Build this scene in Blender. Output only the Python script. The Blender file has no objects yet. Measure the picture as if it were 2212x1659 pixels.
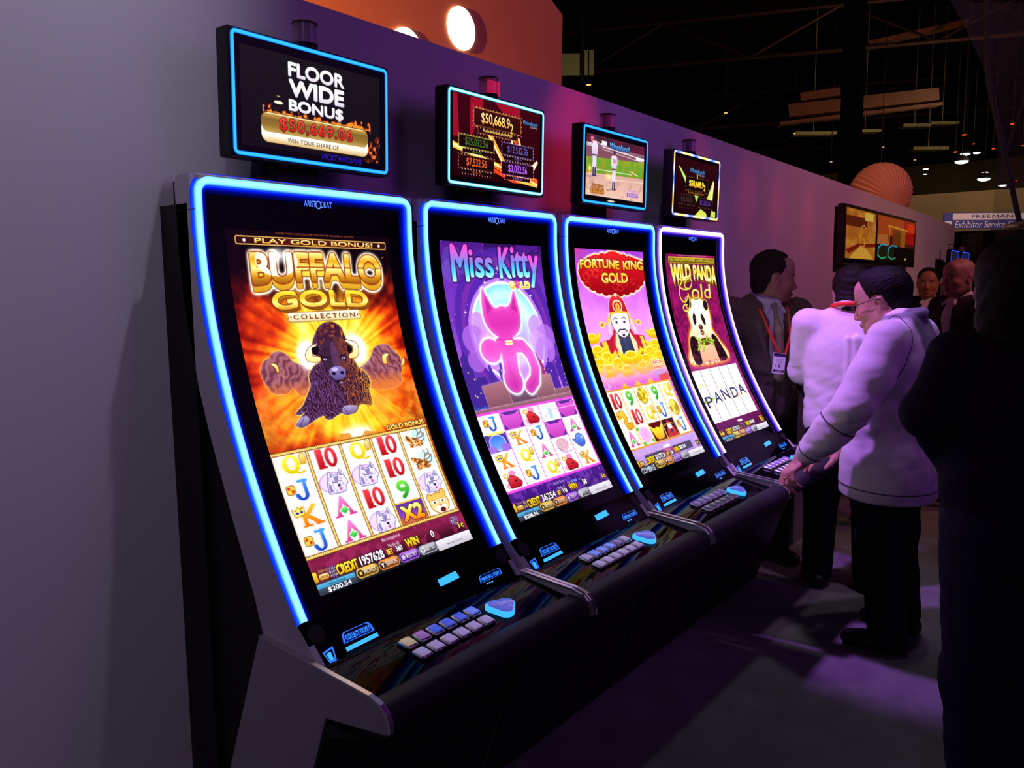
import bpy, bmesh, math, random
import numpy as np
from mathutils import Vector, Matrix

random.seed(7)
RNG = np.random.default_rng(11)
SC = bpy.context.scene
COL = SC.collection

# ------------------------------------------------------------------ camera
CAM_LOC = (-1.4065, -1.7453, 1.53)
CAM_YAW, CAM_PITCH, CAM_ROLL, CAM_F = 0.9078, -0.1190, -0.0090, 1757.5   # focal length in pixels of a 2212-wide frame


def make_camera():
    F = Vector((math.sin(CAM_YAW) * math.cos(CAM_PITCH), math.cos(CAM_YAW) * math.cos(CAM_PITCH), math.sin(CAM_PITCH)))
    R = Vector((math.cos(CAM_YAW), -math.sin(CAM_YAW), 0))
    U = R.cross(F)
    c, s = math.cos(CAM_ROLL), math.sin(CAM_ROLL)
    R2, U2 = R * c + U * s, -R * s + U * c
    M = Matrix((R2, U2, -F)).transposed().to_4x4()
    M.translation = Vector(CAM_LOC)
    cd = bpy.data.cameras.new('camera')
    cd.sensor_width = 36
    cd.lens = CAM_F * 36 / 2212
    cd.clip_start = 0.02
    cd.clip_end = 200
    co = bpy.data.objects.new('camera', cd)
    COL.objects.link(co)
    co.matrix_world = M
    SC.camera = co


make_camera()

# ------------------------------------------------------------------ world, exposure, lights
SC.view_settings.view_transform = 'Standard'
SC.view_settings.look = 'None'
SC.view_settings.gamma = 1
SC.view_settings.exposure = 0
SC.view_settings.use_curve_mapping = False
SC.cycles.use_denoising = True
SC.cycles.max_bounces = 6
SC.cycles.sample_clamp_indirect = 4
world = bpy.data.worlds.new('world')
SC.world = world
world.use_nodes = True
world.node_tree.nodes['Background'].inputs[0].default_value = (0.10, 0.05, 0.13, 1)
world.node_tree.nodes['Background'].inputs[1].default_value = 0.008


def aim(o, loc, target):
    o.location = loc
    d = Vector(target) - Vector(loc)
    o.rotation_euler = d.to_track_quat('-Z', 'Y').to_euler()


def spot(name, loc, target, power, color, angle, blend=0.5, radius=0.08):
    ld = bpy.data.lights.new(name, 'SPOT')
    ld.energy = power
    ld.color = color
    ld.spot_size = math.radians(angle)
    ld.spot_blend = blend
    ld.shadow_soft_size = radius
    o = bpy.data.objects.new(name, ld)
    COL.objects.link(o)
    aim(o, loc, target)
    return o


# booth spotlights, and one added fill light
spot('wall_spot_white', (0.25, -0.52, 4.0), (-1.05, 0.14, 1.8), 110, (0.82, 0.78, 1.0), 50, 1.0, 0.03)
spot('wall_spot_white_left', (-1.1, -1.1, 4.0), (-0.9, 0.14, 2.0), 48, (0.82, 0.78, 1.0), 52, 1.0, 0.06)
spot('wall_wash_magenta', (2.2, -3.0, 2.9), (1.6, 0.14, 2.0), 105, (0.50, 0.11, 0.90), 84, 1.0, 1.2)
spot('wall_spot_red', (1.55, -0.40, 3.3), (1.40, 0.14, 1.66), 70, (1.0, 0.015, 0.10), 30, 1.0, 0.03)
spot('wall_spot_crimson', (2.5, -0.45, 3.3), (2.65, 0.14, 1.75), 22, (1.0, 0.03, 0.16), 26, 1.0, 0.03)
spot('wall_spot_rose', (4.6, -2.6, 4.0), (5.0, 0.14, 1.9), 150, (1.0, 0.26, 0.48), 84, 1.0, 0.2)
for _x, _z, _a in ((3.25, 2.05, 9), (3.75, 2.02, 8), (4.35, 1.98, 9), (5.0, 1.85, 10)):
    spot('wall_spot_scarlet', (_x + 0.3, -1.6, 3.7), (_x, 0.14, _z), 26, (1.0, 0.03, 0.10), _a, 0.8, 0.05)
spot('player_spot_violet', (1.60, 0.02, 3.3), (2.26, -0.66, 1.22), 340, (0.52, 0.17, 1.0), 36, 0.45, 0.08)
spot('player_spot_pink', (2.15, -1.35, 4.6), (2.55, -0.75, 1.2), 110, (0.88, 0.58, 1.0), 24, 0.8, 0.10)
spot('floor_spot', (2.6, -1.1, 6.0), (2.3, -1.1, 0.0), 70, (0.95, 1.0, 0.92), 46, 1.0, 0.12)
spot('sign_spot_orange', (-1.3, 0.28, 2.38), (0.7, 0.50, 2.75), 520, (1.0, 0.42, 0.07), 80, 1.0, 0.02)
spot('wall_spot_rose_far', (7.6, -2.6, 4.0), (8.4, 0.14, 1.7), 100, (1.0, 0.36, 0.46), 80, 1.0, 0.2)
spot('added_fill_lavender', (-3.2, -2.6, 3.6), (-0.1, 0.0, 0.9), 42, (0.78, 0.42, 0.95), 62, 1.0, 0.4)  # added fill behind the camera, lifts the cabinet sides

# ------------------------------------------------------------------ helpers
MATS = {}


def lin(c):
    """display (sRGB) triple 0..1 or 0..255 -> linear"""
    c = np.array(c, float)
    if c.max() > 1.0:
        c = c / 255.0
    return tuple(np.where(c <= 0.04045, c / 12.92, ((c + 0.055) / 1.055) ** 2.4))


def mat(name, color, rough=0.5, metal=0.0, spec=0.5, emit=None, estr=1.0, alpha=1.0, trans=0.0, coat=0.0, bump=0.0, bscale=60, var=0.0, vscale=8.0, sheen=0.0):
    if name in MATS:
        return MATS[name]
    m = bpy.data.materials.new(name)
    m.use_nodes = True
    nt = m.node_tree
    b = nt.nodes['Principled BSDF']
    b.inputs['Base Color'].default_value = (*color, 1)
    b.inputs['Roughness'].default_value = rough
    b.inputs['Metallic'].default_value = metal
    b.inputs['Specular IOR Level'].default_value = spec
    b.inputs['Alpha'].default_value = alpha
    b.inputs['Transmission Weight'].default_value = trans
    b.inputs['Coat Weight'].default_value = coat
    b.inputs['Sheen Weight'].default_value = sheen
    if emit is not None:
        b.inputs['Emission Color'].default_value = (*emit, 1)
        b.inputs['Emission Strength'].default_value = estr
    if bump or var:
        tc = nt.nodes.new('ShaderNodeTexCoord')
        n = nt.nodes.new('ShaderNodeTexNoise')
        n.inputs['Scale'].default_value = bscale if bump else vscale
        n.inputs['Detail'].default_value = 4
        nt.links.new(tc.outputs['Object'], n.inputs['Vector'])
        if bump:
            bp = nt.nodes.new('ShaderNodeBump')
            bp.inputs['Strength'].default_value = bump
            bp.inputs['Distance'].default_value = 0.01
            nt.links.new(n.outputs['Fac'], bp.inputs['Height'])
            nt.links.new(bp.outputs['Normal'], b.inputs['Normal'])
        if var:
            n2 = nt.nodes.new('ShaderNodeTexNoise')
            n2.inputs['Scale'].default_value = vscale
            n2.inputs['Detail'].default_value = 3
            nt.links.new(tc.outputs['Object'], n2.inputs['Vector'])
            mx = nt.nodes.new('ShaderNodeMix')
            mx.data_type = 'RGBA'
            mx.inputs[6].default_value = (*[c * (1 - var) for c in color], 1)
            mx.inputs[7].default_value = (*[min(1, c * (1 + var)) for c in color], 1)
            nt.links.new(n2.outputs['Fac'], mx.inputs[0])
            nt.links.new(mx.outputs[2], b.inputs['Base Color'])
    MATS[name] = m
    return m


def color_emit_mat(name, strength=1.0, gloss=True, rough=0.06, sampled=False):
    """a lit display: colour attribute «Col» as emission under a glossy cover"""
    if name in MATS:
        return MATS[name]
    m = bpy.data.materials.new(name)
    m.use_nodes = True
    nt = m.node_tree
    b = nt.nodes['Principled BSDF']
    b.inputs['Base Color'].default_value = (0.002, 0.002, 0.003, 1)
    b.inputs['Roughness'].default_value = rough
    b.inputs['Specular IOR Level'].default_value = 0.05 if gloss else 0.0
    a = nt.nodes.new('ShaderNodeAttribute')
    a.attribute_name = 'Col'
    nt.links.new(a.outputs['Color'], b.inputs['Emission Color'])
    b.inputs['Emission Strength'].default_value = strength
    if not sampled:
        m.cycles.emission_sampling = 'NONE'
    MATS[name] = m
    return m


def color_mat(name, rough=0.6, spec=0.3):
    """colour attribute «Col» as base colour (cloth with sewn-in colour fields, printed cards)"""
    if name in MATS:
        return MATS[name]
    m = bpy.data.materials.new(name)
    m.use_nodes = True
    nt = m.node_tree
    b = nt.nodes['Principled BSDF']
    b.inputs['Roughness'].default_value = rough
    b.inputs['Specular IOR Level'].default_value = spec
    a = nt.nodes.new('ShaderNodeAttribute')
    a.attribute_name = 'Col'
    nt.links.new(a.outputs['Color'], b.inputs['Base Color'])
    MATS[name] = m
    return m


def tag(o, label=None, cat=None, group=None, kind=None):
    if label:
        o['label'] = label
    if cat:
        o['category'] = cat
    if group:
        o['group'] = group
    if kind:
        o['kind'] = kind
    return o


def empty(name, loc=(0, 0, 0), rz=0.0, label=None, cat=None, group=None, parent=None):
    o = bpy.data.objects.new(name, None)
    o.empty_display_size = 0.05
    COL.objects.link(o)
    o.location = loc
    o.rotation_euler = (0, 0, rz)
    if parent is not None:
        o.parent = parent
    return tag(o, label, cat, group)


def mobj(name, verts, faces, material, parent=None, smooth=False, cols=None, loc=None):
    me = bpy.data.meshes.new(name)
    if isinstance(verts, np.ndarray):
        verts = verts.tolist()
    if isinstance(faces, np.ndarray):
        faces = faces.tolist()
    me.from_pydata(verts, [], faces)
    if cols is not None:
        at = me.color_attributes.new('Col', 'FLOAT_COLOR', 'POINT')
        c = np.ones((len(verts), 4), np.float32)
        c[:, :3] = np.asarray(cols, np.float32)[:, :3]
        at.data.foreach_set('color', c.ravel())
    if smooth:
        me.polygons.foreach_set('use_smooth', [True] * len(me.polygons))
    me.update()
    o = bpy.data.objects.new(name, me)
    if material is not None:
        for m in material if isinstance(material, (list, tuple)) else [material]:
            me.materials.append(m)
    COL.objects.link(o)
    if parent is not None:
        o.parent = parent
    if loc is not None:
        o.location = loc
    return o


class MB:
    """collects shapes into one mesh"""

    def __init__(self):
        self.v, self.f = [], []

    def add(self, v, f):
        n = len(self.v)
        self.v += [tuple(p) for p in v]
        self.f += [tuple(i + n for i in q) for q in f]
        return self

    def box(self, x0, y0, z0, x1, y1, z1, bev=0.0):
        if bev <= 0:
            v = [(x, y, z) for z in (z0, z1) for y in (y0, y1) for x in (x0, x1)]
            f = [(0, 2, 3, 1), (4, 5, 7, 6), (0, 1, 5, 4), (1, 3, 7, 5), (3, 2, 6, 7), (2, 0, 4, 6)]
            return self.add(v, f)
        bm = bmesh.new()
        bmesh.ops.create_cube(bm, size=1)
        for q in bm.verts:
            q.co = Vector(((x0 + x1) / 2 + q.co.x * (x1 - x0), (y0 + y1) / 2 + q.co.y * (y1 - y0), (z0 + z1) / 2 + q.co.z * (z1 - z0)))
        bmesh.ops.bevel(bm, geom=bm.edges[:], offset=bev, segments=3, affect='EDGES', profile=0.6)
        self.bm(bm)
        return self

    def bm(self, bm):
        bm.verts.index_update()
        self.add([v.co for v in bm.verts], [[v.index for v in f.verts] for f in bm.faces])
        bm.free()
        return self

    def tube(self, pts, r, n=10, cap=True):
        pts = [Vector(p) for p in pts]
        rs = r if isinstance(r, (list, tuple)) else [r] * len(pts)
        up = None
        rings = []
        for i, p in enumerate(pts):
            t = (pts[min(i + 1, len(pts) - 1)] - pts[max(i - 1, 0)]).normalized()
            if up is None:
                a = Vector((0, 0, 1)) if abs(t.z) < 0.9 else Vector((1, 0, 0))
                up = t.cross(a).normalized()
            up = (up - t * up.dot(t)).normalized()
            w = t.cross(up)
            rings.append([p + (up * math.cos(2 * math.pi * k / n) + w * math.sin(2 * math.pi * k / n)) * rs[i] for k in range(n)])
        v = [q for ring in rings for q in ring]
        f = [(i * n + k, i * n + (k + 1) % n, (i + 1) * n + (k + 1) % n, (i + 1) * n + k) for i in range(len(pts) - 1) for k in range(n)]
        if cap:
            f.append(tuple(range(n - 1, -1, -1)))
            f.append(tuple((len(pts) - 1) * n + k for k in range(n)))
        return self.add(v, f)

    def lathe(self, prof, cx=0, cy=0, n=24):
        v, f = [], []
        for r, z in prof:
            v += [(cx + r * math.cos(2 * math.pi * k / n), cy + r * math.sin(2 * math.pi * k / n), z) for k in range(n)]
        for i in range(len(prof) - 1):
            for k in range(n):
                f.append((i * n + k, i * n + (k + 1) % n, (i + 1) * n + (k + 1) % n, (i + 1) * n + k))
        f.append(tuple(range(n - 1, -1, -1)))
        f.append(tuple((len(prof) - 1) * n + k for k in range(n)))
        return self.add(v, f)

    def prism(self, poly, x0, x1):
        """poly in (y, z), pushed from x0 to x1"""
        n = len(poly)
        v = [(x0, y, z) for y, z in poly] + [(x1, y, z) for y, z in poly]
        f = [tuple(range(n)), tuple(range(2 * n - 1, n - 1, -1))]
        f += [(i, i + n, (i + 1) % n + n, (i + 1) % n) for i in range(n)]
        return self.add(v, f)

    def obj(self, name, material, parent=None, smooth=False, bevel=0.0, loc=None):
        o = mobj(name, self.v, self.f, material, parent, smooth, loc=loc)
        bm = bmesh.new()
        bm.from_mesh(o.data)
        bmesh.ops.recalc_face_normals(bm, faces=bm.faces[:])
        bm.to_mesh(o.data)
        bm.free()
        if bevel:
            md = o.modifiers.new('edges', 'BEVEL')
            md.width = bevel
            md.segments = 2
            md.limit_method = 'ANGLE'
            md.angle_limit = math.radians(40)
        return o


def smooth_by_angle(o, deg=35):
    me = o.data
    me.polygons.foreach_set('use_smooth', [True] * len(me.polygons))
    me.set_sharp_from_angle(angle=math.radians(deg))
    return o


def copy_tree(o, parent=None, skip=()):
    c = o.copy()
    COL.objects.link(c)
    if parent is not None:
        c.parent = parent
    for ch in list(o.children):
        if ch.name.split('.')[0] not in skip:
            copy_tree(ch, c, skip)
    return c
# ------------------------------------------------------------------ a small painter for what the displays show
_TXT = {}


def text_tris(s, bold=0.0, spacing=1.0):
    """outline of a string as triangles in the unit box (x right, y down), and its width / height"""
    k = (s, bold, spacing)
    if k in _TXT:
        return _TXT[k]
    cu = bpy.data.curves.new('lettering', 'FONT')
    cu.body = s
    cu.size = 1
    cu.space_character = spacing
    cu.resolution_u = 5
    ob = bpy.data.objects.new('lettering', cu)
    COL.objects.link(ob)
    dg = bpy.context.evaluated_depsgraph_get()
    me = ob.evaluated_get(dg).to_mesh()
    me.calc_loop_triangles()
    v = np.array([p.co[:2] for p in me.vertices], float)
    t = np.array([q.vertices[:] for q in me.loop_triangles], int)
    ob.evaluated_get(dg).to_mesh_clear()
    bpy.data.objects.remove(ob)
    bpy.data.curves.remove(cu)
    lo, hi = v.min(0), v.max(0)
    asp = (hi[0] - lo[0]) / max(hi[1] - lo[1], 1e-6)
    v = (v - lo) / np.maximum(hi - lo, 1e-6)
    v[:, 1] = 1 - v[:, 1]
    _TXT[k] = (v, t, asp)
    return _TXT[k]


def hexc(h):
    return np.array([int(h[i:i + 2], 16) for i in (0, 2, 4)], float) / 255


def C3(c):
    return hexc(c) if isinstance(c, str) else np.asarray(c, float)


def blur(a, r):
    r = int(round(r))
    if r < 1:
        return a
    for _ in range(2):
        for ax in (0, 1):
            p = np.concatenate([np.repeat(np.take(a, [0], ax), r + 1, ax), a, np.repeat(np.take(a, [-1], ax), r, ax)], ax)
            c = np.cumsum(p, ax)
            n = a.shape[ax]
            a = (np.take(c, range(2 * r + 1, 2 * r + 1 + n), ax) - np.take(c, range(0, n), ax)) / (2 * r + 1)
    return a


def shifted(a, dy, dx):
    o = np.zeros_like(a)
    H, W = a.shape
    o[max(dy, 0):H + min(dy, 0), max(dx, 0):W + min(dx, 0)] = a[max(-dy, 0):H + min(-dy, 0), max(-dx, 0):W + min(-dx, 0)]
    return o


def fnoise(h, w, cell, seed=0, octaves=3):
    rg = np.random.default_rng(seed)
    out = np.zeros((h, w))
    amp, tot = 1.0, 0
    for _ in range(octaves):
        gh, gw = int(h / cell) + 3, int(w / cell) + 3
        g = rg.random((gh, gw))
        yy, xx = np.arange(h) / cell, np.arange(w) / cell
        y0, x0 = yy.astype(int), xx.astype(int)
        fy, fx = (yy - y0)[:, None], (xx - x0)[None]
        fy, fx = fy * fy * (3 - 2 * fy), fx * fx * (3 - 2 * fx)
        a = g[y0][:, x0] * (1 - fx) + g[y0][:, x0 + 1] * fx
        b = g[y0 + 1][:, x0] * (1 - fx) + g[y0 + 1][:, x0 + 1] * fx
        out += amp * (a * (1 - fy) + b * fy)
        tot += amp
        amp *= 0.5
        cell = max(cell / 2, 1.0)
    return out / tot


class Canvas:
    """W x H design units painted at k samples per unit"""

    def __init__(self, w, h, k=1.0, bg='000000'):
        self.w, self.h, self.k = w, h, k
        self.W, self.H = int(round(w * k)), int(round(h * k))
        self.a = np.ones((self.H, self.W, 3)) * C3(bg)
        yy, xx = np.mgrid[0:self.H, 0:self.W]
        self.X, self.Y = (xx + 0.5) / k, (yy + 0.5) / k

    # masks
    def _raster(self, tris, fat=0.0):
        S = 3
        m = np.zeros((self.H * S, self.W * S), bool)
        kk = self.k * S
        for t in np.asarray(tris) * kk:
            x0, y0 = np.floor(t.min(0)).astype(int)
            x1, y1 = np.ceil(t.max(0)).astype(int) + 1
            x0, y0, x1, y1 = max(x0, 0), max(y0, 0), min(x1, m.shape[1]), min(y1, m.shape[0])
            if x1 <= x0 or y1 <= y0:
                continue
            px = np.arange(x0, x1)[None] + 0.5
            py = np.arange(y0, y1)[:, None] + 0.5
            (ax, ay), (bx, by), (cx, cy) = t
            e0 = (bx - ax) * (py - ay) - (by - ay) * (px - ax)
            e1 = (cx - bx) * (py - by) - (cy - by) * (px - bx)
            e2 = (ax - cx) * (py - cy) - (ay - cy) * (px - cx)
            m[y0:y1, x0:x1] |= ((e0 >= 0) & (e1 >= 0) & (e2 >= 0)) | ((e0 <= 0) & (e1 <= 0) & (e2 <= 0))
        r = fat * kk
        if r >= 0.6 and m.any():      # heavier strokes
            ys, xs = np.where(m.any(1))[0], np.where(m.any(0))[0]
            q = int(r) + 2
            sl = (slice(max(ys[0] - q, 0), ys[-1] + q + 1), slice(max(xs[0] - q, 0), xs[-1] + q + 1))
            b = m[sl]
            o = b.copy()
            for rr in ([r] if r < 3 else [r / 2, r]):
                for i in range(12):
                    o |= shifted(b, int(round(rr * math.sin(i * math.pi / 6))), int(round(rr * math.cos(i * math.pi / 6))))
            m[sl] = o
        return m.reshape(self.H, S, self.W, S).mean((1, 3))

    def poly(self, pts):
        S = 3
        p = np.asarray(pts, float) * self.k * S
        H, W = self.H * S, self.W * S
        m = np.zeros((H, W), bool)
        y0, y1 = max(int(p[:, 1].min()), 0), min(int(p[:, 1].max()) + 2, H)
        q = np.roll(p, -1, 0)
        for y in range(y0, y1):
            yc = y + 0.5
            c = ((p[:, 1] <= yc) & (q[:, 1] > yc)) | ((q[:, 1] <= yc) & (p[:, 1] > yc))
            if not c.any():
                continue
            a, b = p[c], q[c]
            xs = np.sort(a[:, 0] + (yc - a[:, 1]) / (b[:, 1] - a[:, 1]) * (b[:, 0] - a[:, 0]))
            for i in range(0, len(xs) - 1, 2):
                m[y, max(int(round(xs[i])), 0):max(int(round(xs[i + 1])), 0)] = True
        return m.reshape(self.H, S, self.W, S).mean((1, 3))

    def spline(self, pts, n=6):
        """closed smooth outline through pts"""
        p = np.asarray(pts, float)
        out = []
        N = len(p)
        for i in range(N):
            a, b, c, d = p[i - 1], p[i], p[(i + 1) % N], p[(i + 2) % N]
            for t in np.linspace(0, 1, n, endpoint=False):
                out.append(0.5 * (2 * b + (c - a) * t + (2 * a - 5 * b + 4 * c - d) * t * t + (3 * b - a - 3 * c + d) * t ** 3))
        return self.poly(out)

    def ell(self, cx, cy, rx, ry, rot=0.0):
        c, s = math.cos(rot), math.sin(rot)
        dx, dy = self.X - cx, self.Y - cy
        u, v = (dx * c + dy * s) / rx, (-dx * s + dy * c) / ry
        r = np.sqrt(u * u + v * v)
        return np.clip((1 - r) * min(rx, ry) * self.k + 0.5, 0, 1)

    def rect(self, x0, y0, x1, y1, r=0.0):
        cx, cy, hx, hy = (x0 + x1) / 2, (y0 + y1) / 2, (x1 - x0) / 2, (y1 - y0) / 2
        qx, qy = np.abs(self.X - cx) - hx + r, np.abs(self.Y - cy) - hy + r
        d = np.hypot(np.maximum(qx, 0), np.maximum(qy, 0)) + np.minimum(np.maximum(qx, qy), 0) - r
        return np.clip(0.5 - d * self.k, 0, 1)

    def line(self, pts, wd):
        m = np.zeros((self.H, self.W))
        for (x0, y0), (x1, y1) in zip(pts[:-1], pts[1:]):
            dx, dy = x1 - x0, y1 - y0
            L = max(dx * dx + dy * dy, 1e-9)
            t = np.clip(((self.X - x0) * dx + (self.Y - y0) * dy) / L, 0, 1)
            d = np.hypot(self.X - x0 - t * dx, self.Y - y0 - t * dy)
            m = np.maximum(m, np.clip((wd / 2 - d) * self.k + 0.5, 0, 1))
        return m

    def text(self, s, x0, y0, x1, y1, bold=0.0, shear=0.0, warp=None, spacing=1.0, keep=False, align=0.5):
        v, t, asp = text_tris(s, 0.0, spacing)
        fat = bold * (y1 - y0) * 1.1
        x0, x1, y0, y1 = x0 + fat, x1 - fat, y0 + fat, y1 - fat
        w = x1 - x0
        if keep:
            w2 = min(w, asp * (y1 - y0))
            x0 = x0 + (w - w2) * align
            w = w2
        p = v.copy()
        p[:, 0] = x0 + v[:, 0] * w + shear * (1 - v[:, 1]) * (y1 - y0)
        p[:, 1] = y0 + v[:, 1] * (y1 - y0)
        if warp is not None:
            p = warp(p, v)
        return self._raster(p[t], fat)

    # painting
    def put(self, m, col, col2=None, alpha=1.0, y0=None, y1=None):
        """col -> col2 runs from top to bottom of the mask"""
        m = np.clip(m, 0, 1) * alpha
        if col2 is None:
            c = C3(col)[None, None]
        else:
            if y0 is None:
                r = np.where(m.max(1) > 0.02)[0]
                if len(r) == 0:
                    return self
                y0, y1 = r[0] / self.k, (r[-1] + 1) / self.k
            t = np.clip((self.Y - y0) / max(y1 - y0, 1e-6), 0, 1)[..., None]
            stops = col2 if isinstance(col2, list) else [col2]
            cs = [C3(col)] + [C3(c) for c in stops]
            n = len(cs) - 1
            c = np.zeros(self.a.shape)
            for i in range(n):
                u = np.clip(t * n - i, 0, 1)
                c = np.where((t * n >= i), cs[i] * (1 - u) + cs[i + 1] * u, c)
        self.a += (c - self.a) * m[..., None]
        return self

    def lite(self, m, col, alpha=1.0):
        self.a += np.clip(m, 0, 1)[..., None] * C3(col) * alpha
        return self

    def grow(self, m, r):
        return np.clip(blur(m, max(1, r * self.k * 0.75)) * 4.0, 0, 1)

    def glow(self, m, r, col, alpha=1.0):
        return self.put(np.clip(blur(m, max(1, r * self.k * 0.6)) * 2.0, 0, 1), col, alpha=alpha)

    def word(self, s, box, fill, fill2=None, edge=None, ew=1.5, bold=0.02, shadow=None, so=(2, 3), glow=None, gr=5, **kw):
        m = self.text(s, *box, bold=bold, **kw)
        if glow is not None:
            self.glow(self.grow(m, ew), gr, glow)
        if shadow is not None:
            sm = np.zeros_like(m)
            n = max(1, int(max(abs(so[0]), abs(so[1])) * self.k))
            for i in range(1, n + 1):
                dx, dy = int(round(so[0] * self.k * i / n)), int(round(so[1] * self.k * i / n))
                sm = np.maximum(sm, shifted(m, dy, dx))
            if edge is not None:
                self.put(self.grow(sm, ew * 0.7), edge)
            if isinstance(shadow, (tuple, list)):
                self.put(sm, shadow[0], shadow[1])
            else:
                self.put(sm, shadow)
        if edge is not None:
            self.put(self.grow(m, ew), edge)
        self.put(m, fill, fill2)
        return m

    def linear(self):
        a = np.clip(self.a, 0, 1)
        return np.where(a <= 0.04045, a / 12.92, ((a + 0.055) / 1.055) ** 2.4)
# ------------------------------------------------------------------ what each display shows
def mirror_word(c, s, box, col, col2, **kw):
    c.word(s, box, col, col2, **kw)


def letter(c, s, cx, cy, w, h, style=0):
    """card symbols of the reels; cx, cy centre of the cell"""
    pal = {'Q': ('fff04a', 'd0b800'), 'J': ('4aa0f0', '1238b0'), 'K': ('ffc030', 'e86a08'), 'A': ('f088d0', 'c8307a'), '10': ('f04048', 'a80c14'), '9': ('7ae04a', '128a20')}
    f, f2 = pal[s]
    x0, y0, x1, y1 = cx - w / 2, cy - h / 2, cx + w / 2, cy + h / 2
    if s == 'J':
        m = c.line([(cx + w * .22, y0 + 3), (cx + w * .22, y1 - h * .3)], w * .2)
        m = np.maximum(m, np.clip(c.ell(cx, y1 - h * .28, w * .32, h * .28) - c.ell(cx, y1 - h * .33, w * .12, h * .2), 0, 1) * (c.Y > y1 - h * .3))
        m = np.maximum(m, c.rect(cx - w * .12, y0, cx + w * .42, y0 + h * .13))
        m = np.maximum(m, c.ell(cx - w * .24, y1 - h * .28, w * .11, h * .1))
    elif s == 'K':
        m = c.text('K', x0 + w * .12, y0, x1, y1, bold=.045)
        for a, b in ((x0 + w * .04, x0 + w * .5), (x1 - w * .38, x1 + w * .06)):
            m = np.maximum(m, c.rect(a, y1 - h * .1, b, y1))
    elif s == 'A':
        m = c.text('A', x0 + w * .06, y0, x1 - w * .06, y1, bold=.045)
        for a, b in ((x0 - w * .04, x0 + w * .34), (x1 - w * .34, x1 + w * .04)):
            m = np.maximum(m, c.rect(a, y1 - h * .1, b, y1))
    elif s == '10':
        m = c.text('1', x0, y0, x0 + w * .34, y1, bold=.05)
        m = np.maximum(m, c.rect(x0 + w * .02, y1 - h * .11, x0 + w * .42, y1))
        m = np.maximum(m, np.clip(c.ell(x1 - w * .3, cy, w * .3, h * .5) - c.ell(x1 - w * .3, cy, w * .1, h * .32), 0, 1))
    elif s == 'Q':
        m = np.clip(c.ell(cx - w * .08, cy - h * .04, w * .38, h * .46) - c.ell(cx - w * .08, cy - h * .06, w * .16, h * .3), 0, 1)
        m = np.maximum(m, c.line([(cx - w * .1, y1 - h * .26), (cx + w * .16, y1 - h * .06), (cx + w * .4, y1 - h * .12)], h * .1))
    else:
        m = c.text(s, x0, y0, x1, y1, bold=.045)
    c.put(c.grow(m, 2.0), 'b0a8b8' if style == 0 else 'd8a860', alpha=.8)
    c.put(c.grow(m, 1.2), 'fffaff')
    c.put(m, f, f2)
    c.put(np.clip(m * 1.0, 0, 1) * np.roll(1 - m, 2, 1), 'ffffff', alpha=.35)
    if s == 'J':
        q = c.rect(x0 - w * .16, cy - h * .28, x0 + w * .2, cy + h * .1, 2)
        c.put(c.grow(q, .8), '7a4a10').put(q, 'f0c840')
        c.put(c.rect(x0 - w * .12, cy - h * .24, x0 + w * .0, cy - h * .1), 'c82818').put(c.rect(x0 + w * .04, cy - h * .08, x0 + w * .16, cy + h * .06), 'c82818')
    if s == 'K':
        q = c.poly([(x0 - w * .24, y0 + h * .06), (x0 - w * .06, y0 + h * .2), (x0 + w * .04, y0), (x0 + w * .16, y0 + h * .18), (x0 + w * .32, y0 + h * .04), (x0 + w * .28, y0 + h * .4), (x0 - w * .14, y0 + h * .44)])
        c.put(c.grow(q, .8), '9a6a10').put(q, 'ffe060')
        c.put(c.ell(x0 - w * .02, y0 + h * .28, w * .08, h * .06), '3030a0').put(c.ell(x0 + w * .18, y0 + h * .26, w * .07, h * .06), '3030a0')
    if s == 'A':
        q = c.poly([(cx - w * .24, cy + h * .2), (cx, cy + h * .02), (cx + w * .24, cy + h * .2), (cx, cy + h * .38)])
        c.put(c.grow(q, .7), 'f0fff0').put(q, '8af07a', '1a9a30')
    if s == 'Q':
        q = np.maximum(c.rect(x1 - w * .16, y0 + h * .14, x1 + w * .06, y0 + h * .52, 1.5), c.ell(x1 - w * .05, y0 + h * .12, w * .08, h * .08))
        c.put(c.grow(q, .7), 'b08820').put(q, 'ffe890', 'd8a030')


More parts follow.
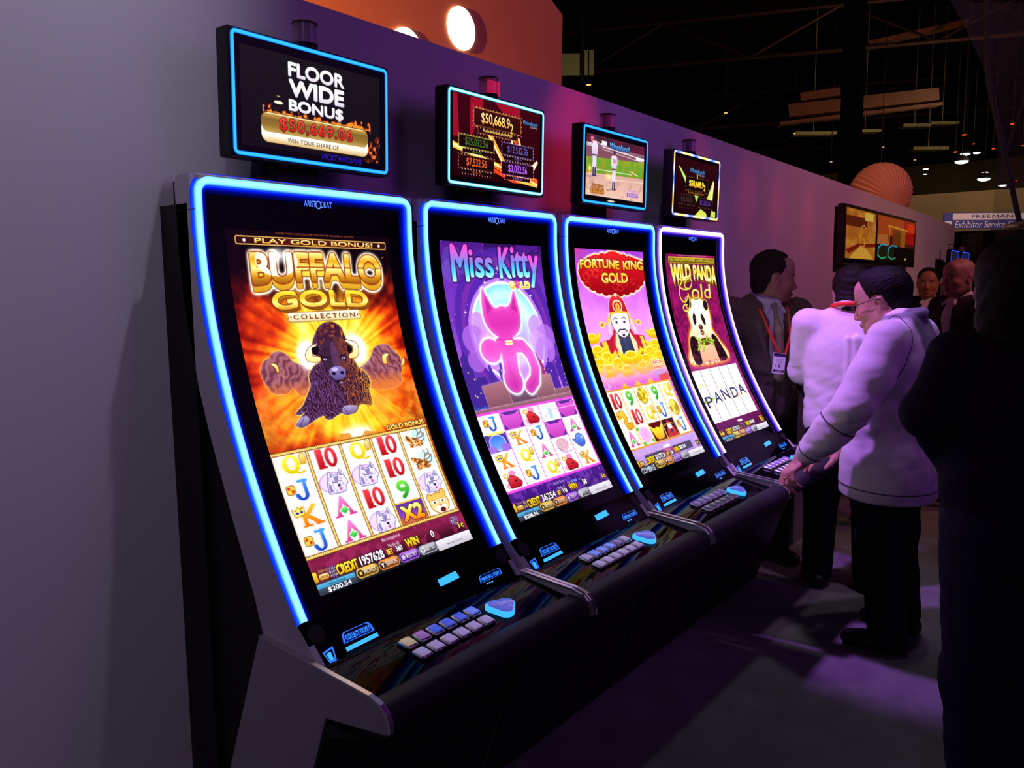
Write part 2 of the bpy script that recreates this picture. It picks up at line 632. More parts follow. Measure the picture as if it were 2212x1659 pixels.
def wolf(c, cx, cy, w, h):
    c.put(c.ell(cx - w * .06, cy, w * .48, h * .46), 'e4ccf4')
    c.put(c.ell(cx - w * .06, cy, w * .48, h * .46) - c.ell(cx - w * .06, cy, w * .44, h * .42), 'b890d8')
    b = c.poly([(cx - w * .3, cy + h * .46), (cx - w * .26, cy + h * .05), (cx - w * .18, cy - h * .18), (cx - w * .12, cy - h * .48), (cx + w * .02, cy - h * .26), (cx + w * .2, cy - h * .28), (cx + w * .3, cy - h * .52), (cx + w * .38, cy - h * .16), (cx + w * .46, cy + h * .12), (cx + w * .36, cy + h * .24), (cx + w * .3, cy + h * .46), (cx + w * .12, cy + h * .5)])
    c.put(c.grow(b, .8), '6a5890').put(b, 'f6f0ff', 'd8d0ec')
    for p in ([(-.1, -.42), (.0, -.24), (-.1, -.2)], [(.28, -.46), (.34, -.18), (.22, -.24)], [(.0, -.22), (.2, -.24), (.14, -.02), (.08, .1), (.02, -.02)], [(-.24, .1), (-.16, .06), (-.14, .4), (-.24, .42)]):
        c.put(c.poly([(cx + a * w, cy + d * h) for a, d in p]), '7868a8', alpha=.85)
    for a in (-.03, .2):
        c.put(c.line([(cx + (a - .05) * w, cy - h * .0), (cx + (a + .05) * w, cy + h * .03)], 1.6), '2a2048')
    c.put(c.ell(cx + w * .12, cy + h * .18, w * .055, h * .06), '201838')
    c.put(c.ell(cx + w * .14, cy + h * .34, w * .045, h * .07), 'd84890')
    n = fnoise(c.H, c.W, 3 * c.k, 5, 2)
    c.put(b * (n > .62), '8878b8', alpha=.45)


def elk(c, cx, cy, w, h):
    c.put(c.ell(cx + w * .16, cy - h * .05, w * .32, h * .42), 'bfe4f4')
    for pts in ([(.05, .02), (.2, -.3), (.14, -.5)], [(.16, -.18), (.36, -.34), (.34, -.5)], [(.3, -.3), (.42, -.1), (.36, .1), (.2, .16)], [(.05, .0), (.28, -.04), (.42, -.2)]):
        c.put(c.line([(cx + a * w, cy + b * h) for a, b in pts], 2.6), '8a6a50')
    b = c.poly([(cx + p * w, cy + q * h) for p, q in ((-.46, -.26), (-.3, -.22), (-.12, -.12), (.06, -.02), (.26, .16), (.28, .3), (.14, .42), (-.02, .36), (-.2, .42), (-.34, .36), (-.3, .16), (-.44, .02))])
    n = fnoise(c.H, c.W, 4 * c.k, 9, 2)
    c.put(b, 'e8a050', 'c87828').put(b * (n > .55), '5a2c14', alpha=.75).put(b * (n < .36), 'fff0d0', alpha=.8)


def cougar(c, cx, cy, w, h):
    c.put(c.ell(cx, cy, w * .48, h * .5), 'f6d8a8')
    b = c.ell(cx, cy - h * .02, w * .42, h * .46)
    b = np.maximum(b, np.maximum(c.ell(cx - w * .34, cy - h * .34, w * .12, h * .16), c.ell(cx + w * .3, cy - h * .44, w * .12, h * .16)))
    c.put(c.grow(b, .7), '8a5010').put(b, 'f4b040', 'f8e0b0')
    for s in (-.2, .18):
        c.put(c.ell(cx + s * w, cy - h * .1, w * .14, h * .09), 'fff8e8').put(c.ell(cx + s * w, cy - h * .08, w * .05, h * .05), '503010')
        c.put(c.line([(cx + (s - .1) * w, cy - h * .22), (cx + (s + .1) * w, cy - h * .16)], 1.6), 'a05a10')
    c.put(c.ell(cx + w * .02, cy + h * .26, w * .26, h * .2), 'fffaf4')
    c.put(c.poly([(cx - w * .08, cy + h * .06), (cx + w * .12, cy + h * .06), (cx + w * .02, cy + h * .18)]), 'd07868')
    c.put(c.ell(cx + w * .06, cy + h * .32, w * .13, h * .12), '6a1c10')


def status_bar(c, left, credit, bet, win, minbet, msg, denom, top='Buffalo Challenge', sq=True, money=False, compass=False):
    """the strip below the reels: meters, four service keys and the card notice"""
    c.word(msg, (172, 618, 218, 627), 'f4e8f8', bold=.01)
    c.word(minbet, (181, 632, 209, 639), 'f0e4f0', bold=.01)
    if sq:
        q = c.rect(0, 637, 9, 656, 3)
        c.put(c.grow(q, .8), '402000').put(q, 'f8d040', 'c88a10')
        c.word(left, (14, 635, 34, 641), 'e0b030', bold=.0)
        q = c.rect(12, 644, 33, 654, 4)
        c.put(c.grow(q, .8), '402000').put(q, 'f8e0a0', 'c8862a')
        c.word('GAME RULES', (14, 647, 31, 651), '401800', bold=.0)
    c.word('CREDIT', (52, 637, 100, 656), 'fff23a', 'e8b400', edge='3a1000', ew=.8, bold=.03)
    c.word(credit, (106, 637, 164, 654), 'ffffff', 'e8e0f0', edge='200818', ew=.8, bold=.03)
    c.word('BET', (173, 641, 187, 652), 'fff23a', 'e8b400', edge='3a1000', ew=.6, bold=.03)
    c.word(bet, (196, 640, 212, 651), 'ffffff', edge='200818', ew=.6, bold=.03)
    c.word('WIN', (224, 634, 258, 651), 'fff23a', 'e8b400', edge='3a1000', ew=.8, bold=.03)
    c.word(win, (302 - 8 * len(win), 634, 303, 648), 'ffffff', edge='200818', ew=.8, bold=.03)
    c.word(denom, (376, 636, 392, 649), 'f8e030', edge='281000', ew=.6, bold=.03)
    c.put(c.rect(-4, 657, 404, 690), '30303c', '18181f')
    if compass:
        c.word('COMPASS', (2, 661, 78, 677), 'f4f4ff', bold=.0)
        c.put(c.poly([(47, 657), (50, 668), (47, 681), (44, 668)]), '8ad8f4')
    else:
        c.put(c.rect(-4, 659, 86, 681, 2), '50586c', '282c3a')
        c.put(c.rect(-2, 660, 84, 668), '58b0d8', '3a88b4')
        c.word(top, (26, 662, 62, 667), '10304a', bold=.0)
        c.word('$200.54', (20, 669, 72, 679), 'f8f8ff', edge='18202c', ew=.5, bold=.03)
    for x0, x1, a, b, s in ((90, 138, 'f0c848', '6a4a14', 'PROMOS'), (144, 192, 'f4963a', '7a3c10', 'SERVICES'), (197, 245, 'b070e0', '501c88', 'RESORT'), (250, 296, 'b8b4c8', '44424e', 'INSERT CARD')):
        q = c.rect(x0, 658, x1, 674, 7)
        c.put(c.grow(q, 1.0), a).put(q, a, [b, b])
        c.put(c.rect(x0 + 6, 660, x1 - 4, 664, 2), 'ffffff', alpha=.35)
        c.put(c.ell(x0 + 8, 666, 6.5, 6.5), '201828' if s != 'INSERT CARD' else 'd8d8e0')
        c.word(s, (x0 + 16, 663, x1 - 4, 670), 'fff4f0', bold=.015)
        if s == 'PROMOS':
            c.put(c.poly([(x0 + 8 + 5 * math.sin(i * math.pi / 5) * (1 if i % 2 == 0 else .42), 666 - 5 * math.cos(i * math.pi / 5) * (1 if i % 2 == 0 else .42)) for i in range(10)]), 'f8d048')
        elif s == 'SERVICES':
            c.put(c.poly([(x0 + 4, 662.5), (x0 + 12, 662.5), (x0 + 9, 667), (x0 + 9, 670), (x0 + 7, 670), (x0 + 7, 667)]), 'f4f4ff')
        elif s == 'RESORT':
            c.put(c.ell(x0 + 8, 666, 5, 5), 'd8c8ec', 'a890c8')
        else:
            c.put(c.line([(x0 + 6.5, 662), (x0 + 6.5, 670)], 1.4), '303038').put(c.line([(x0 + 9.5, 662), (x0 + 9.5, 670)], 1.4), '303038')
    c.put(c.rect(298, 658, 404, 684), 'e4e0ea', 'bcb6c2')
    c.word('Please Insert Your Card', (326, 669, 372, 673), '484450', bold=.0)


def rope(c, pts, wd=4.5):
    m = c.line(pts, wd)
    t = ((c.X * .8 + c.Y * 1.0) / 4.2) % 1.0
    c.put(c.grow(m, .8), '5a3006')
    c.put(m, 'e8a828').put(m * (t < .45), 'fff09a').put(m * (t > .8), '9a5c0c')


def art_bison(k):
    c = Canvas(400, 680, k)
    X, Y = c.X, c.Y
    ang = np.arctan2(Y - 262, X - 205)
    rad = np.hypot((X - 205) / 1.0, (Y - 262) / 1.15)
    rays = np.interp((ang + math.pi) / (2 * math.pi) * 160, np.arange(161), RNG.random(161))
    n1 = fnoise(c.H, c.W, 46 * k, 3, 4)
    n2 = fnoise(c.H, c.W, 18 * k, 8, 3)
    t = rad / 190 + (n1 - .5) * .75 + (rays - .5) * .26
    stops = [0, .32, .52, .72, .92, 1.15, 1.5]
    cols = [hexc(h) for h in ('fff8c8', 'fff05a', 'ffc822', 'f88a10', 'd83806', '8c1004', '300404')]
    c.a = np.stack([np.interp(t, stops, [q[i] for q in cols]) for i in range(3)], -1)
    # darker towards the headline, the printed sky is near black there
    dk = np.clip((150 - Y + (n1 - .5) * 90) / 75, 0, 1)
    c.put(dk, '0c0204')
    c.put(np.clip((Y - 300) / 60, 0, 1) * np.clip((415 - Y) / 20, 0, 1) * np.clip(n2 * 1.4 - .2, 0, 1), 'ffe030', alpha=.75)
    side = np.clip((np.abs(X - 200) - 150) / 50, 0, 1) * np.clip((Y - 290) / 40, 0, 1)
    c.put(side * n1, 'f07818', alpha=.9)
    # dust
    c.put(np.clip((n2 - .42) * 3, 0, 1) * c.ell(80, 330, 95, 60), 'f88a48', alpha=.5)
    c.put(np.clip((n2 - .42) * 3, 0, 1) * c.ell(320, 335, 90, 60), 'fc9a40', alpha=.5)
    # far bison
    fur = fnoise(c.H, c.W, 15 * k, 21, 2)
    for pts, horns, fade in (
        ([(27, 260), (36, 246), (52, 238), (60, 230), (77, 228), (93, 236), (101, 249), (122, 258), (139, 265), (129, 287), (124, 312), (103, 318), (87, 300), (74, 308), (51, 308), (40, 303), (33, 290), (28, 277)], [[(52, 250), (60, 250), (66, 256), (66, 266), (62, 267), (60, 258)]], 285),
        ([(257, 278), (280, 266), (299, 251), (310, 237), (330, 230), (352, 233), (366, 247), (378, 262), (376, 285), (367, 302), (365, 316), (332, 326), (287, 322), (256, 310)], [[(328, 256), (338, 251), (347, 253), (338, 260), (336, 272), (327, 270)], [(376, 277), (388, 263), (387, 275), (378, 281)]], 285)):
        b = c.spline(pts)
        c.put(c.grow(b, 1.2), 'f8b060', alpha=.7)
        c.put(b, '84445a', alpha=.92)
        tuft = np.sin((np.abs(X - 205) * .30 - Y * .22) + fur * 12) * .5 + .5
        c.put(b * np.clip((tuft - .55) * 2.4, 0, 1), 'a86a74', alpha=.75).put(b * np.clip((.4 - tuft) * 2.2, 0, 1), '48182e', alpha=.6)
        c.put(b * np.clip(1.2 - blur(b, 4 * k) * 1.3, 0, 1), 'd890a0', alpha=.5)
        c.put(b * np.clip((Y - fade) / 30, 0, 1), 'e87830', alpha=.85)
        for hp in horns:
            h = c.spline(hp, 4)
            c.put(c.grow(h, .8), '6a3010').put(h, 'fff0a8', 'f0b040')
    c.put(c.ell(74, 276, 4, 3), 'b07068').put(c.ell(345, 288, 4, 3), 'b07068')
    # leading bison
    c.glow(c.ell(140, 240, 22, 26), 14, 'fffff0').glow(c.ell(262, 236, 24, 28), 16, 'fffff4')
    body = c.spline([(208, 175), (183, 182), (168, 197), (158, 212), (155, 222), (158, 240), (165, 254), (149, 261), (133, 275), (129, 287), (129, 298), (119, 312), (109, 324), (99, 335), (85, 344), (77, 350), (88, 353), (101, 348), (82, 361), (72, 370), (75, 374), (86, 377), (105, 372), (119, 366), (139, 361), (143, 368), (155, 371), (165, 367), (183, 362), (189, 365), (204, 367), (222, 364), (232, 352), (244, 351), (263, 356), (269, 348), (271, 323), (279, 307), (273, 287), (259, 275), (253, 264), (249, 252), (249, 242), (254, 231), (247, 225), (239, 203), (236, 189), (225, 180)], 5)
    c.put(c.grow(body, 1.6), 'ffd850')
    c.put(body, '341426')
    st = fnoise(c.H, c.W, 4 * k, 33, 2)
    # hair falls away from the face
    sw = fnoise(c.H, c.W, 12 * k, 44, 2)
    hair = np.sin((X - 205) * .9 + (Y - 250) * .25 * np.sign(X - 205) + sw * 18 + st * 4)
    c.put(body * (hair > .35), '5a2a4a', alpha=.85)
    c.put(body * (hair > .82) * (X < 215), '7a5aa8', alpha=.7)
    c.put(body * (hair > .72) * (X > 205), 'b05828', alpha=.75)
    c.put(body * np.clip((X - 240) / 25, 0, 1) * (hair > .2), 'e8a030', alpha=.6)
    rim = body * np.clip(1 - blur(body, 3 * k), 0, 1)
    c.put(np.clip(rim * 1.6, 0, 1) * (X > 200), 'f8b838', alpha=.75).put(np.clip(rim * 1.4, 0, 1) * (X <= 200), '9a78c0', alpha=.6)
    crown = c.spline([(208, 177), (184, 184), (170, 200), (166, 216), (184, 222), (206, 226), (228, 220), (240, 212), (234, 190), (224, 181)])
    c.put(crown, '3c1830', alpha=.9).put(crown * np.clip((blur(st, 1) - .48) * 7, 0, 1), '84402a', alpha=.75).put(crown * np.clip((blur(st, 1) - .54) * 7, 0, 1) * np.clip((X - 200) / 14, 0, 1), 'c86a28', alpha=.8)
    face = c.spline([(213, 206), (184, 216), (168, 241), (172, 260), (180, 274), (182, 290), (190, 301), (204, 304), (216, 294), (223, 277), (237, 260), (243, 239), (240, 218)])
    c.put(face, '3a2038').put(face * np.clip((X - 200) / 30, 0, 1), '8a4028', alpha=.8).put(face * np.clip((blur(st, 1) - .52) * 8, 0, 1), '2a1026', alpha=.6)
    c.put(c.ell(204, 250, 9, 34), '6a4070', alpha=.55)
    for hp in ([(165, 220), (147, 225), (134, 239), (139, 252), (164, 254), (166, 245), (150, 242), (153, 231)], [(238, 216), (262, 221), (268, 235), (260, 251), (241, 253), (241, 246), (254, 239), (253, 227)]):
        h = c.spline(hp, 5)
        c.put(c.grow(h, .8), '704018').put(h, 'fffff0', 'ffd880')
    for ep in ([(152, 226), (163, 224), (170, 230), (160, 241), (151, 237)], [(240, 227), (251, 229), (251, 239), (240, 242)]):
        c.put(c.spline(ep, 4), '180810')
    c.put(c.spline([(180, 278), (186, 270), (200, 267), (214, 269), (221, 277), (216, 290), (204, 294), (190, 293)]), '8878b8', '5a4888')
    c.put(c.ell(196, 273, 8, 4), 'c8c0ec', alpha=.8)
    for q in (191, 212):
        c.put(c.ell(q, 281, 4.4, 3.4), '100818')
    c.put(c.ell(202, 299, 9, 3.6), '180818').put(c.ell(203, 301, 5, 1.6), 'a898d8')
    for q, s in ((178, 1), (224, -1)):
        c.put(c.ell(q, 250, 7, 4.5), '140610').put(c.ell(q, 251, 4.2, 2.4), 'e0d0ff').put(c.ell(q, 251, 1.8, 2.0), '201028')
        c.put(c.line([(q - 8 * s, 243), (q + 7 * s, 248)], 2.2), '140610')
    for hp in ([(99, 356), (82, 361), (72, 370), (75, 374), (92, 375), (105, 364)], [(196, 348), (187, 357), (189, 365), (204, 367), (221, 361), (225, 351)]):
        h = c.spline(hp, 4)
        c.put(h, 'b8a8d8', '604878').put(c.line([(hp[0][0] - 4, hp[0][1] + 2), (hp[2][0] + 10, hp[2][1] + 2)], 1.2), '281030')
    for _ in range(70):
        x, y = 130 + RNG.random() * 135, 290 + RNG.random() * 62
        c.put(c.line([(x, y), (x + (x - 200) * .06, y + 8 + RNG.random() * 8)], 1.0) * body, '9a5838' if x > 200 else '6a4a90', alpha=.8)
    # headline lettering
    c.word('BUFFALO GOLD COLLECTION FREE GAMES FEATURE TRIGGERED BY SCATTERS', (108, 2, 298, 5), 'd05a20', bold=.0)
    q = c.rect(19, 11, 389, 27, 4)
    c.put(q, 'e08c28').put(c.rect(20.5, 12.5, 387.5, 25.5, 3), '3c0c08')
    c.put(q * (((X + Y) / 3) % 1 < .5), 'fff0a0', alpha=.5).put(c.rect(21, 13, 387, 25, 3), '300a08').put(c.rect(110, 13, 300, 25), '641410', alpha=.6)
    for x in (38, 369):
        c.put(c.ell(x, 19, 3, 3), 'fff8e8')
    c.word('PLAY GOLD BONUS!', (60, 14, 351, 23.5), 'fff0a0', 'f0b030', edge='401004', ew=.8, bold=.045)

    def arch(p, v):
        u = (v[:, 0] - .5) * 2
        p[:, 1] += (u * u) * 7 * v[:, 1] - (1 - u * u) * 3 * (1 - v[:, 1])
        return p
    m = c.text('BUFFALO', 46, 40, 368, 96, bold=.05, warp=arch)
    rows = np.zeros_like(m)
    for i in range(7):
        x0 = 46 + i * 46.6
        rows = np.maximum(rows, c.rect(x0 - 1, 65, x0 + 46, 68))
    sm = np.zeros_like(m)
    for i in range(1, int(13 * k) + 1):
        sm = np.maximum(sm, shifted(m, i, 0))
    allm = np.maximum(m, sm)
    c.glow(c.grow(allm, 4), 5, 'fff8e8')
    c.put(c.grow(allm, 2.5), 'fff0d8')
    c.put(c.grow(sm, 1), '6a2a04').put(sm, 'a85a08', ['f8d840', 'c88a10'])
    c.put(c.grow(m, 2), '8a2c08').put(m, 'fff4a0', ['e0a018', 'fff08a', 'c88410', '8a4a06'])
    c.put(c.grow(m, .1) * c.line([(60, 67), (362, 67)], 3.4), '9a3a10', alpha=.8)
    c.put(m * c.ell(105, 55, 48, 30), 'fffcf0', alpha=.85).lite(np.clip(blur(c.ell(110, 45, 12, 6), 9 * k) * 2.2, 0, 1), 'ffffff')
    c.word('TM', (374, 42, 380, 45), 'e0a040', bold=0)
    c.word('GOLD', (82, 114, 320, 145), 'fff04a', ['e8b81c', 'fff280', 'c88a10'], edge='7a3404', ew=1.8, bold=.06, shadow=('c88a18', '7a4408'), so=(4, 5), warp=arch)
    q = c.poly([(111, 158), (116, 156), (288, 154), (292, 157), (290, 163), (292, 169), (288, 172), (116, 173), (111, 170), (114, 164)])
    c.put(c.grow(q, 1.2), '8a6a40').put(q, 'fffae0', 'd8c890')
    c.word('COLLECTION', (124, 159, 278, 169), '7a1c0c', bold=.03, spacing=1.35)
    for x in (118, 285):
        c.put(c.ell(x, 163.5, 1.8, 1.8), '7a1c0c')
    # mesas and sunrise above the reels
    c.glow(c.ell(205, 408, 40, 10), 14, 'fffce0')
    c.put(c.poly([(150, 420), (157, 410), (165, 401), (188, 403), (190, 412), (215, 414), (228, 404), (246, 409), (280, 412), (280, 420)]), 'd8801c', alpha=.85)
    c.word('GOLD BONUS', (284, 403, 392, 413), 'fff6a0', 'e8b030', edge='4a1404', ew=1.0, bold=.05)
    # reels
    c.put(np.clip((Y - 600) / 10, 0, 1), '5a1030', ['801c44', '3c0c20', '240810'])
    c.put(np.clip((Y - 606) / 10, 0, 1) * (n2 > .52), 'a02858', alpha=.6)
    c.put(c.rect(-4, 418, 394, 611), 'fff6f2')
    c.put(c.rect(-4, 418, 78, 611), 'fbe8e0', alpha=.8)
    xs = [-2, 77, 156, 233, 311, 392]
    reel = [['Q', 'J', 'K', 'J'], ['10', 'wolf', 'A', 'A'], ['Q', 'wolf', '10', 'wolf'], ['10', '10', '9', 'x2'], ['elk', 'elk', 'wolf', 'cougar']]
    for i, col in enumerate(reel):
        for j, s in enumerate(col):
            cx, cy = (xs[i] + xs[i + 1]) / 2, 418 + 48 * (j + .5)
            if s == 'wolf':
                wolf(c, cx, cy, 66, 44)
            elif s == 'elk':
                elk(c, cx, cy, 68, 44)
            elif s == 'cougar':
                cougar(c, cx, cy, 62, 46)
            elif s == 'x2':
                c.put(c.rect(xs[i] + 1, 562, xs[i + 1] - 1, 611), 'f0b030').put(c.rect(xs[i] + 4, 565, xs[i + 1] - 4, 608), '5a30a0', ['7a3ab8', 'd86a30'])
                c.word('X2', (xs[i] + 10, 570, xs[i + 1] - 9, 603), 'fff4a0', ['f8c828', 'f07818'], edge='3a1008', ew=1.6, bold=.06)
            else:
                letter(c, s, cx + (3 if s in 'JKQ' else 0), cy, {'10': 48, '9': 34, 'J': 44, 'K': 46, 'Q': 52, 'A': 46}[s], 39)
    c.put(c.rect(10, 443, 62, 447), 'f0e840', alpha=.35)
    for x in xs:
        rope(c, [(x, 418), (x, 611)])
    rope(c, [(-2, 418), (394, 418)])
    rope(c, [(-2, 611), (394, 611)])
    for x in (44, 370):
        p = [(x + (15 if i % 2 else 9) * math.sin(i * math.pi / 12), (646 if x < 100 else 630) + (13 if i % 2 else 8) * -math.cos(i * math.pi / 12)) for i in range(24)]
        c.put(c.poly(p), 'a04ad8', alpha=.9)
        for r, w in enumerate(('XTRA', 'REEL', 'POWER')):
            c.word(w, (x - 8, (638 if x < 100 else 622) + r * 6, x + 8, (642.5 if x < 100 else 626.5) + r * 6), 'f0f8e0', edge='200830', ew=.5, bold=.02)
    status_bar(c, 'Aristocrat', '1957628', '360', '0', 'Min Bet 60', 'Bet multiplier 6', '1c')
    return c


def art_kitty(k):
    c = Canvas(400, 680, k, '4a1c8a')
    X, Y = c.X, c.Y
    n1 = fnoise(c.H, c.W, 60 * k, 13, 3)
    t = np.clip(Y / 420, 0, 1)
    stops = [0, .25, .5, .8, 1.0]
    cols = [hexc(h) for h in ('421478', '6a2cb0', '7434b8', 'b468e0', 'c880e8')]
    c.a = np.stack([np.interp(t + (n1 - .5) * .2, stops, [q[i] for q in cols]) for i in range(3)], -1)
    c.put(np.clip((40 - Y) / 60, 0, 1) * (n1 < .55), '1a0838', alpha=.8)
    c.glow(c.ell(195, 65, 70, 30), 24, 'a848d8', alpha=.8)
    for i, (r, h) in enumerate(((215, '46209a'), (190, '7a2ca0'), (172, '4a22a8'))):
        c.put(c.ell(212, 225, r * .92, r * 1.0) * (Y < 420), h, alpha=.75)
    c.put(c.ell(212, 228, 152, 142), 'b478e8')
    c.put(c.ell(212, 228, 142, 133), 'f0f8ff')
    c.put(c.ell(212, 228, 134, 126), '7ad8f0', ['b8e0f8', 'b888e8', 'c890f0'])
    c.glow(c.ell(212, 215, 100, 95) - c.ell(212, 215, 84, 80), 18, 'f0f4ff', alpha=.5)
    for x, y, r, h in ((40, 40, 34, '5a3aa8'), (70, 52, 28, '5a3aa8'), (30, 70, 30, '6a4ab8'), (98, 200, 34, 'c878d8'), (70, 236, 40, 'b06ae0'), (130, 246, 40, 'd890f0'), (110, 275, 44, 'c078e8'), (330, 216, 34, 'c080e8'), (362, 245, 38, 'b070e0'), (318, 250, 30, 'd098f4'), (345, 280, 40, 'b878e8'), (60, 290, 30, 'a868d8')):
        c.put(c.ell(x, y, r, r * .9), h, alpha=.72)
    for _ in range(60):
        x, y = RNG.random() * 400, RNG.random() * 200
        c.put(c.ell(x, y, .9, .9), 'f4e8ff', alpha=.9)
    for x, y, r in ((190, 75, 9), (200, 98, 7), (150, 98, 6), (60, 170, 4), (330, 133, 5), (205, 62, 6)):
        for a in (0, math.pi / 2):
            c.put(c.ell(x, y, r, .9, a), 'ffffff')
    # skyline
    for pts, h in (([(-4, 420), (-4, 300), (4, 298), (4, 278), (14, 272), (18, 249), (24, 272), (30, 276), (30, 300), (38, 306), (44, 420)], '40248c'), ([(40, 420), (40, 330), (74, 328), (80, 345), (84, 420)], '40248c'), ([(84, 420), (84, 325), (94, 322), (96, 302), (104, 302), (108, 322), (118, 340), (124, 420)], '4a2a98'), ([(132, 420), (130, 318), (138, 316), (138, 300), (154, 302), (160, 420)], '4a2a98'), ([(280, 360), (282, 300), (292, 296), (294, 284), (300, 284), (302, 298), (314, 312), (320, 360)], 'a02c80'), ([(326, 420), (328, 322), (340, 312), (343, 300), (350, 312), (362, 326), (366, 420)], '4a2498'), ([(372, 420), (370, 312), (390, 300), (404, 300), (404, 420)], '4a2498')):
        b = c.poly(pts)
        c.put(b, h)
        for _ in range(7):
            px = pts[0][0] + RNG.random() * (pts[-1][0] - pts[0][0])
            py = 310 + RNG.random() * 90
            c.put(c.ell(px, py, 1.8, 1.8) * b, 'fff080')
    c.put(c.rect(0, 396, 60, 420), '3a2890').put(c.rect(0, 400, 50, 420) * (fnoise(c.H, c.W, 5 * k, 4, 2) > .55), '4a78c0', alpha=.7)
    # a bench of stacked planks and a plain cat silhouette sitting on it
    for pts, a, b in (([(52, 352), (144, 346), (148, 410), (56, 412)], 'a86a78', '7a4a5c'), ([(144, 378), (250, 378), (250, 412), (146, 412)], '7a5270', '5c3c58'), ([(250, 348), (332, 346), (330, 408), (250, 410)], 'b07880', '7a4c5c'), ([(330, 390), (404, 388), (404, 410), (330, 410)], '9a6070', '704658'), ([(-4, 408), (404, 404), (404, 422), (-4, 424)], 'a06a78', '6a4058')):
        q = c.poly(pts)
        c.put(c.grow(q, .8), 'd8a8c8', alpha=.6).put(q, a, b)
    tail = np.maximum(c.line([(216, 262), (250, 264), (272, 290), (278, 325), (262, 355), (232, 372)], 34), c.ell(122, 268, 36, 30))
    tail = np.maximum(tail, np.maximum(c.ell(176, 348, 34, 34), c.poly([(170, 232), (216, 232), (222, 262), (206, 330), (150, 330), (160, 280), (140, 250)])))
    cat = c.spline([(136, 112), (150, 136), (172, 162), (196, 158), (222, 160), (242, 146), (260, 118), (268, 150), (270, 184), (262, 210), (238, 232), (198, 242), (158, 232), (134, 212), (124, 186), (126, 150)], 5)
    cat = np.maximum(cat, tail)
    c.glow(c.grow(cat, 3), 6, 'f0f4ff')
    c.put(c.grow(cat, 1.4), 'fce0ff')
    c.put(cat, 'e848c0', ['d030a8', 'f060d0', 'b01e90'])
    c.put(cat * np.clip(1 - blur(cat, 10 * k), 0, 1), 'f8a0e8', alpha=.7)
    c.put(c.poly([(140, 124), (150, 142), (162, 164), (140, 176)]), 'a81c80', alpha=.6).put(c.poly([(258, 128), (246, 150), (236, 164), (262, 178)]), 'a81c80', alpha=.6)
    c.put(c.line([(150, 240), (200, 246), (248, 236)], 2.2), 'a81c80', alpha=.6).put(c.line([(176, 300), (178, 372)], 2), 'a81c80', alpha=.6)
    c.put(c.rect(184, 246, 214, 258, 3), 'f8f0c0').put(c.line([(186, 252), (212, 252)], 2), 'e0b030')
    # lettering
    for s, box in (('M', (34, 6, 96, 96)), ('iss', (100, 18, 192, 86)), ('K', (213, 8, 262, 88)), ('itt', (264, 6, 340, 86)), ('y', (338, 26, 384, 112))):
        c.word(s, box, 'f048c8', ['c860d8', '6a88e0', '48d0f0', 'c0f0f8'], edge='30104c', ew=3.2, bold=.03)
        m = c.text(s, *box, bold=.03)
        c.put(np.clip(c.grow(m, 1.8) - c.grow(m, .7), 0, 1), 'f4e4d0', alpha=.9)
    c.word('GOLD', (246, 96, 334, 114), 'fff060', 'd8a818', edge='e8f0d0', ew=2, bold=.06)
    for x, y, r in ((279, 107, 7), (272, 99, 3), (278, 96, 3), (285, 97, 3), (289, 102, 3)):
        c.put(c.ell(x, y, r + 1, r), 'd8489a')
    # reels
    c.put(np.clip((Y - 602) / 6, 0, 1), '4a1a88', '2a0e58')
    c.put(np.clip((Y - 606) / 6, 0, 1) * (fnoise(c.H, c.W, 10 * k, 17, 2) > .56), '7a40b8', alpha=.6)
    c.put(c.rect(-6, 415, 400, 612, 4), 'f048d8').put(c.rect(-2, 421, 394, 606), 'fff4f8')
    xs = [-1, 80, 159, 235, 314, 393]
    reel = [['J', 'moon', 'K', 'toy'], ['face', 'K', 'Q', 'J'], ['toy', 'J', 'A', 'Q'], ['vase', 'face', 'yarn', 'toy'], ['face', 'A', 'bird', 'K']]
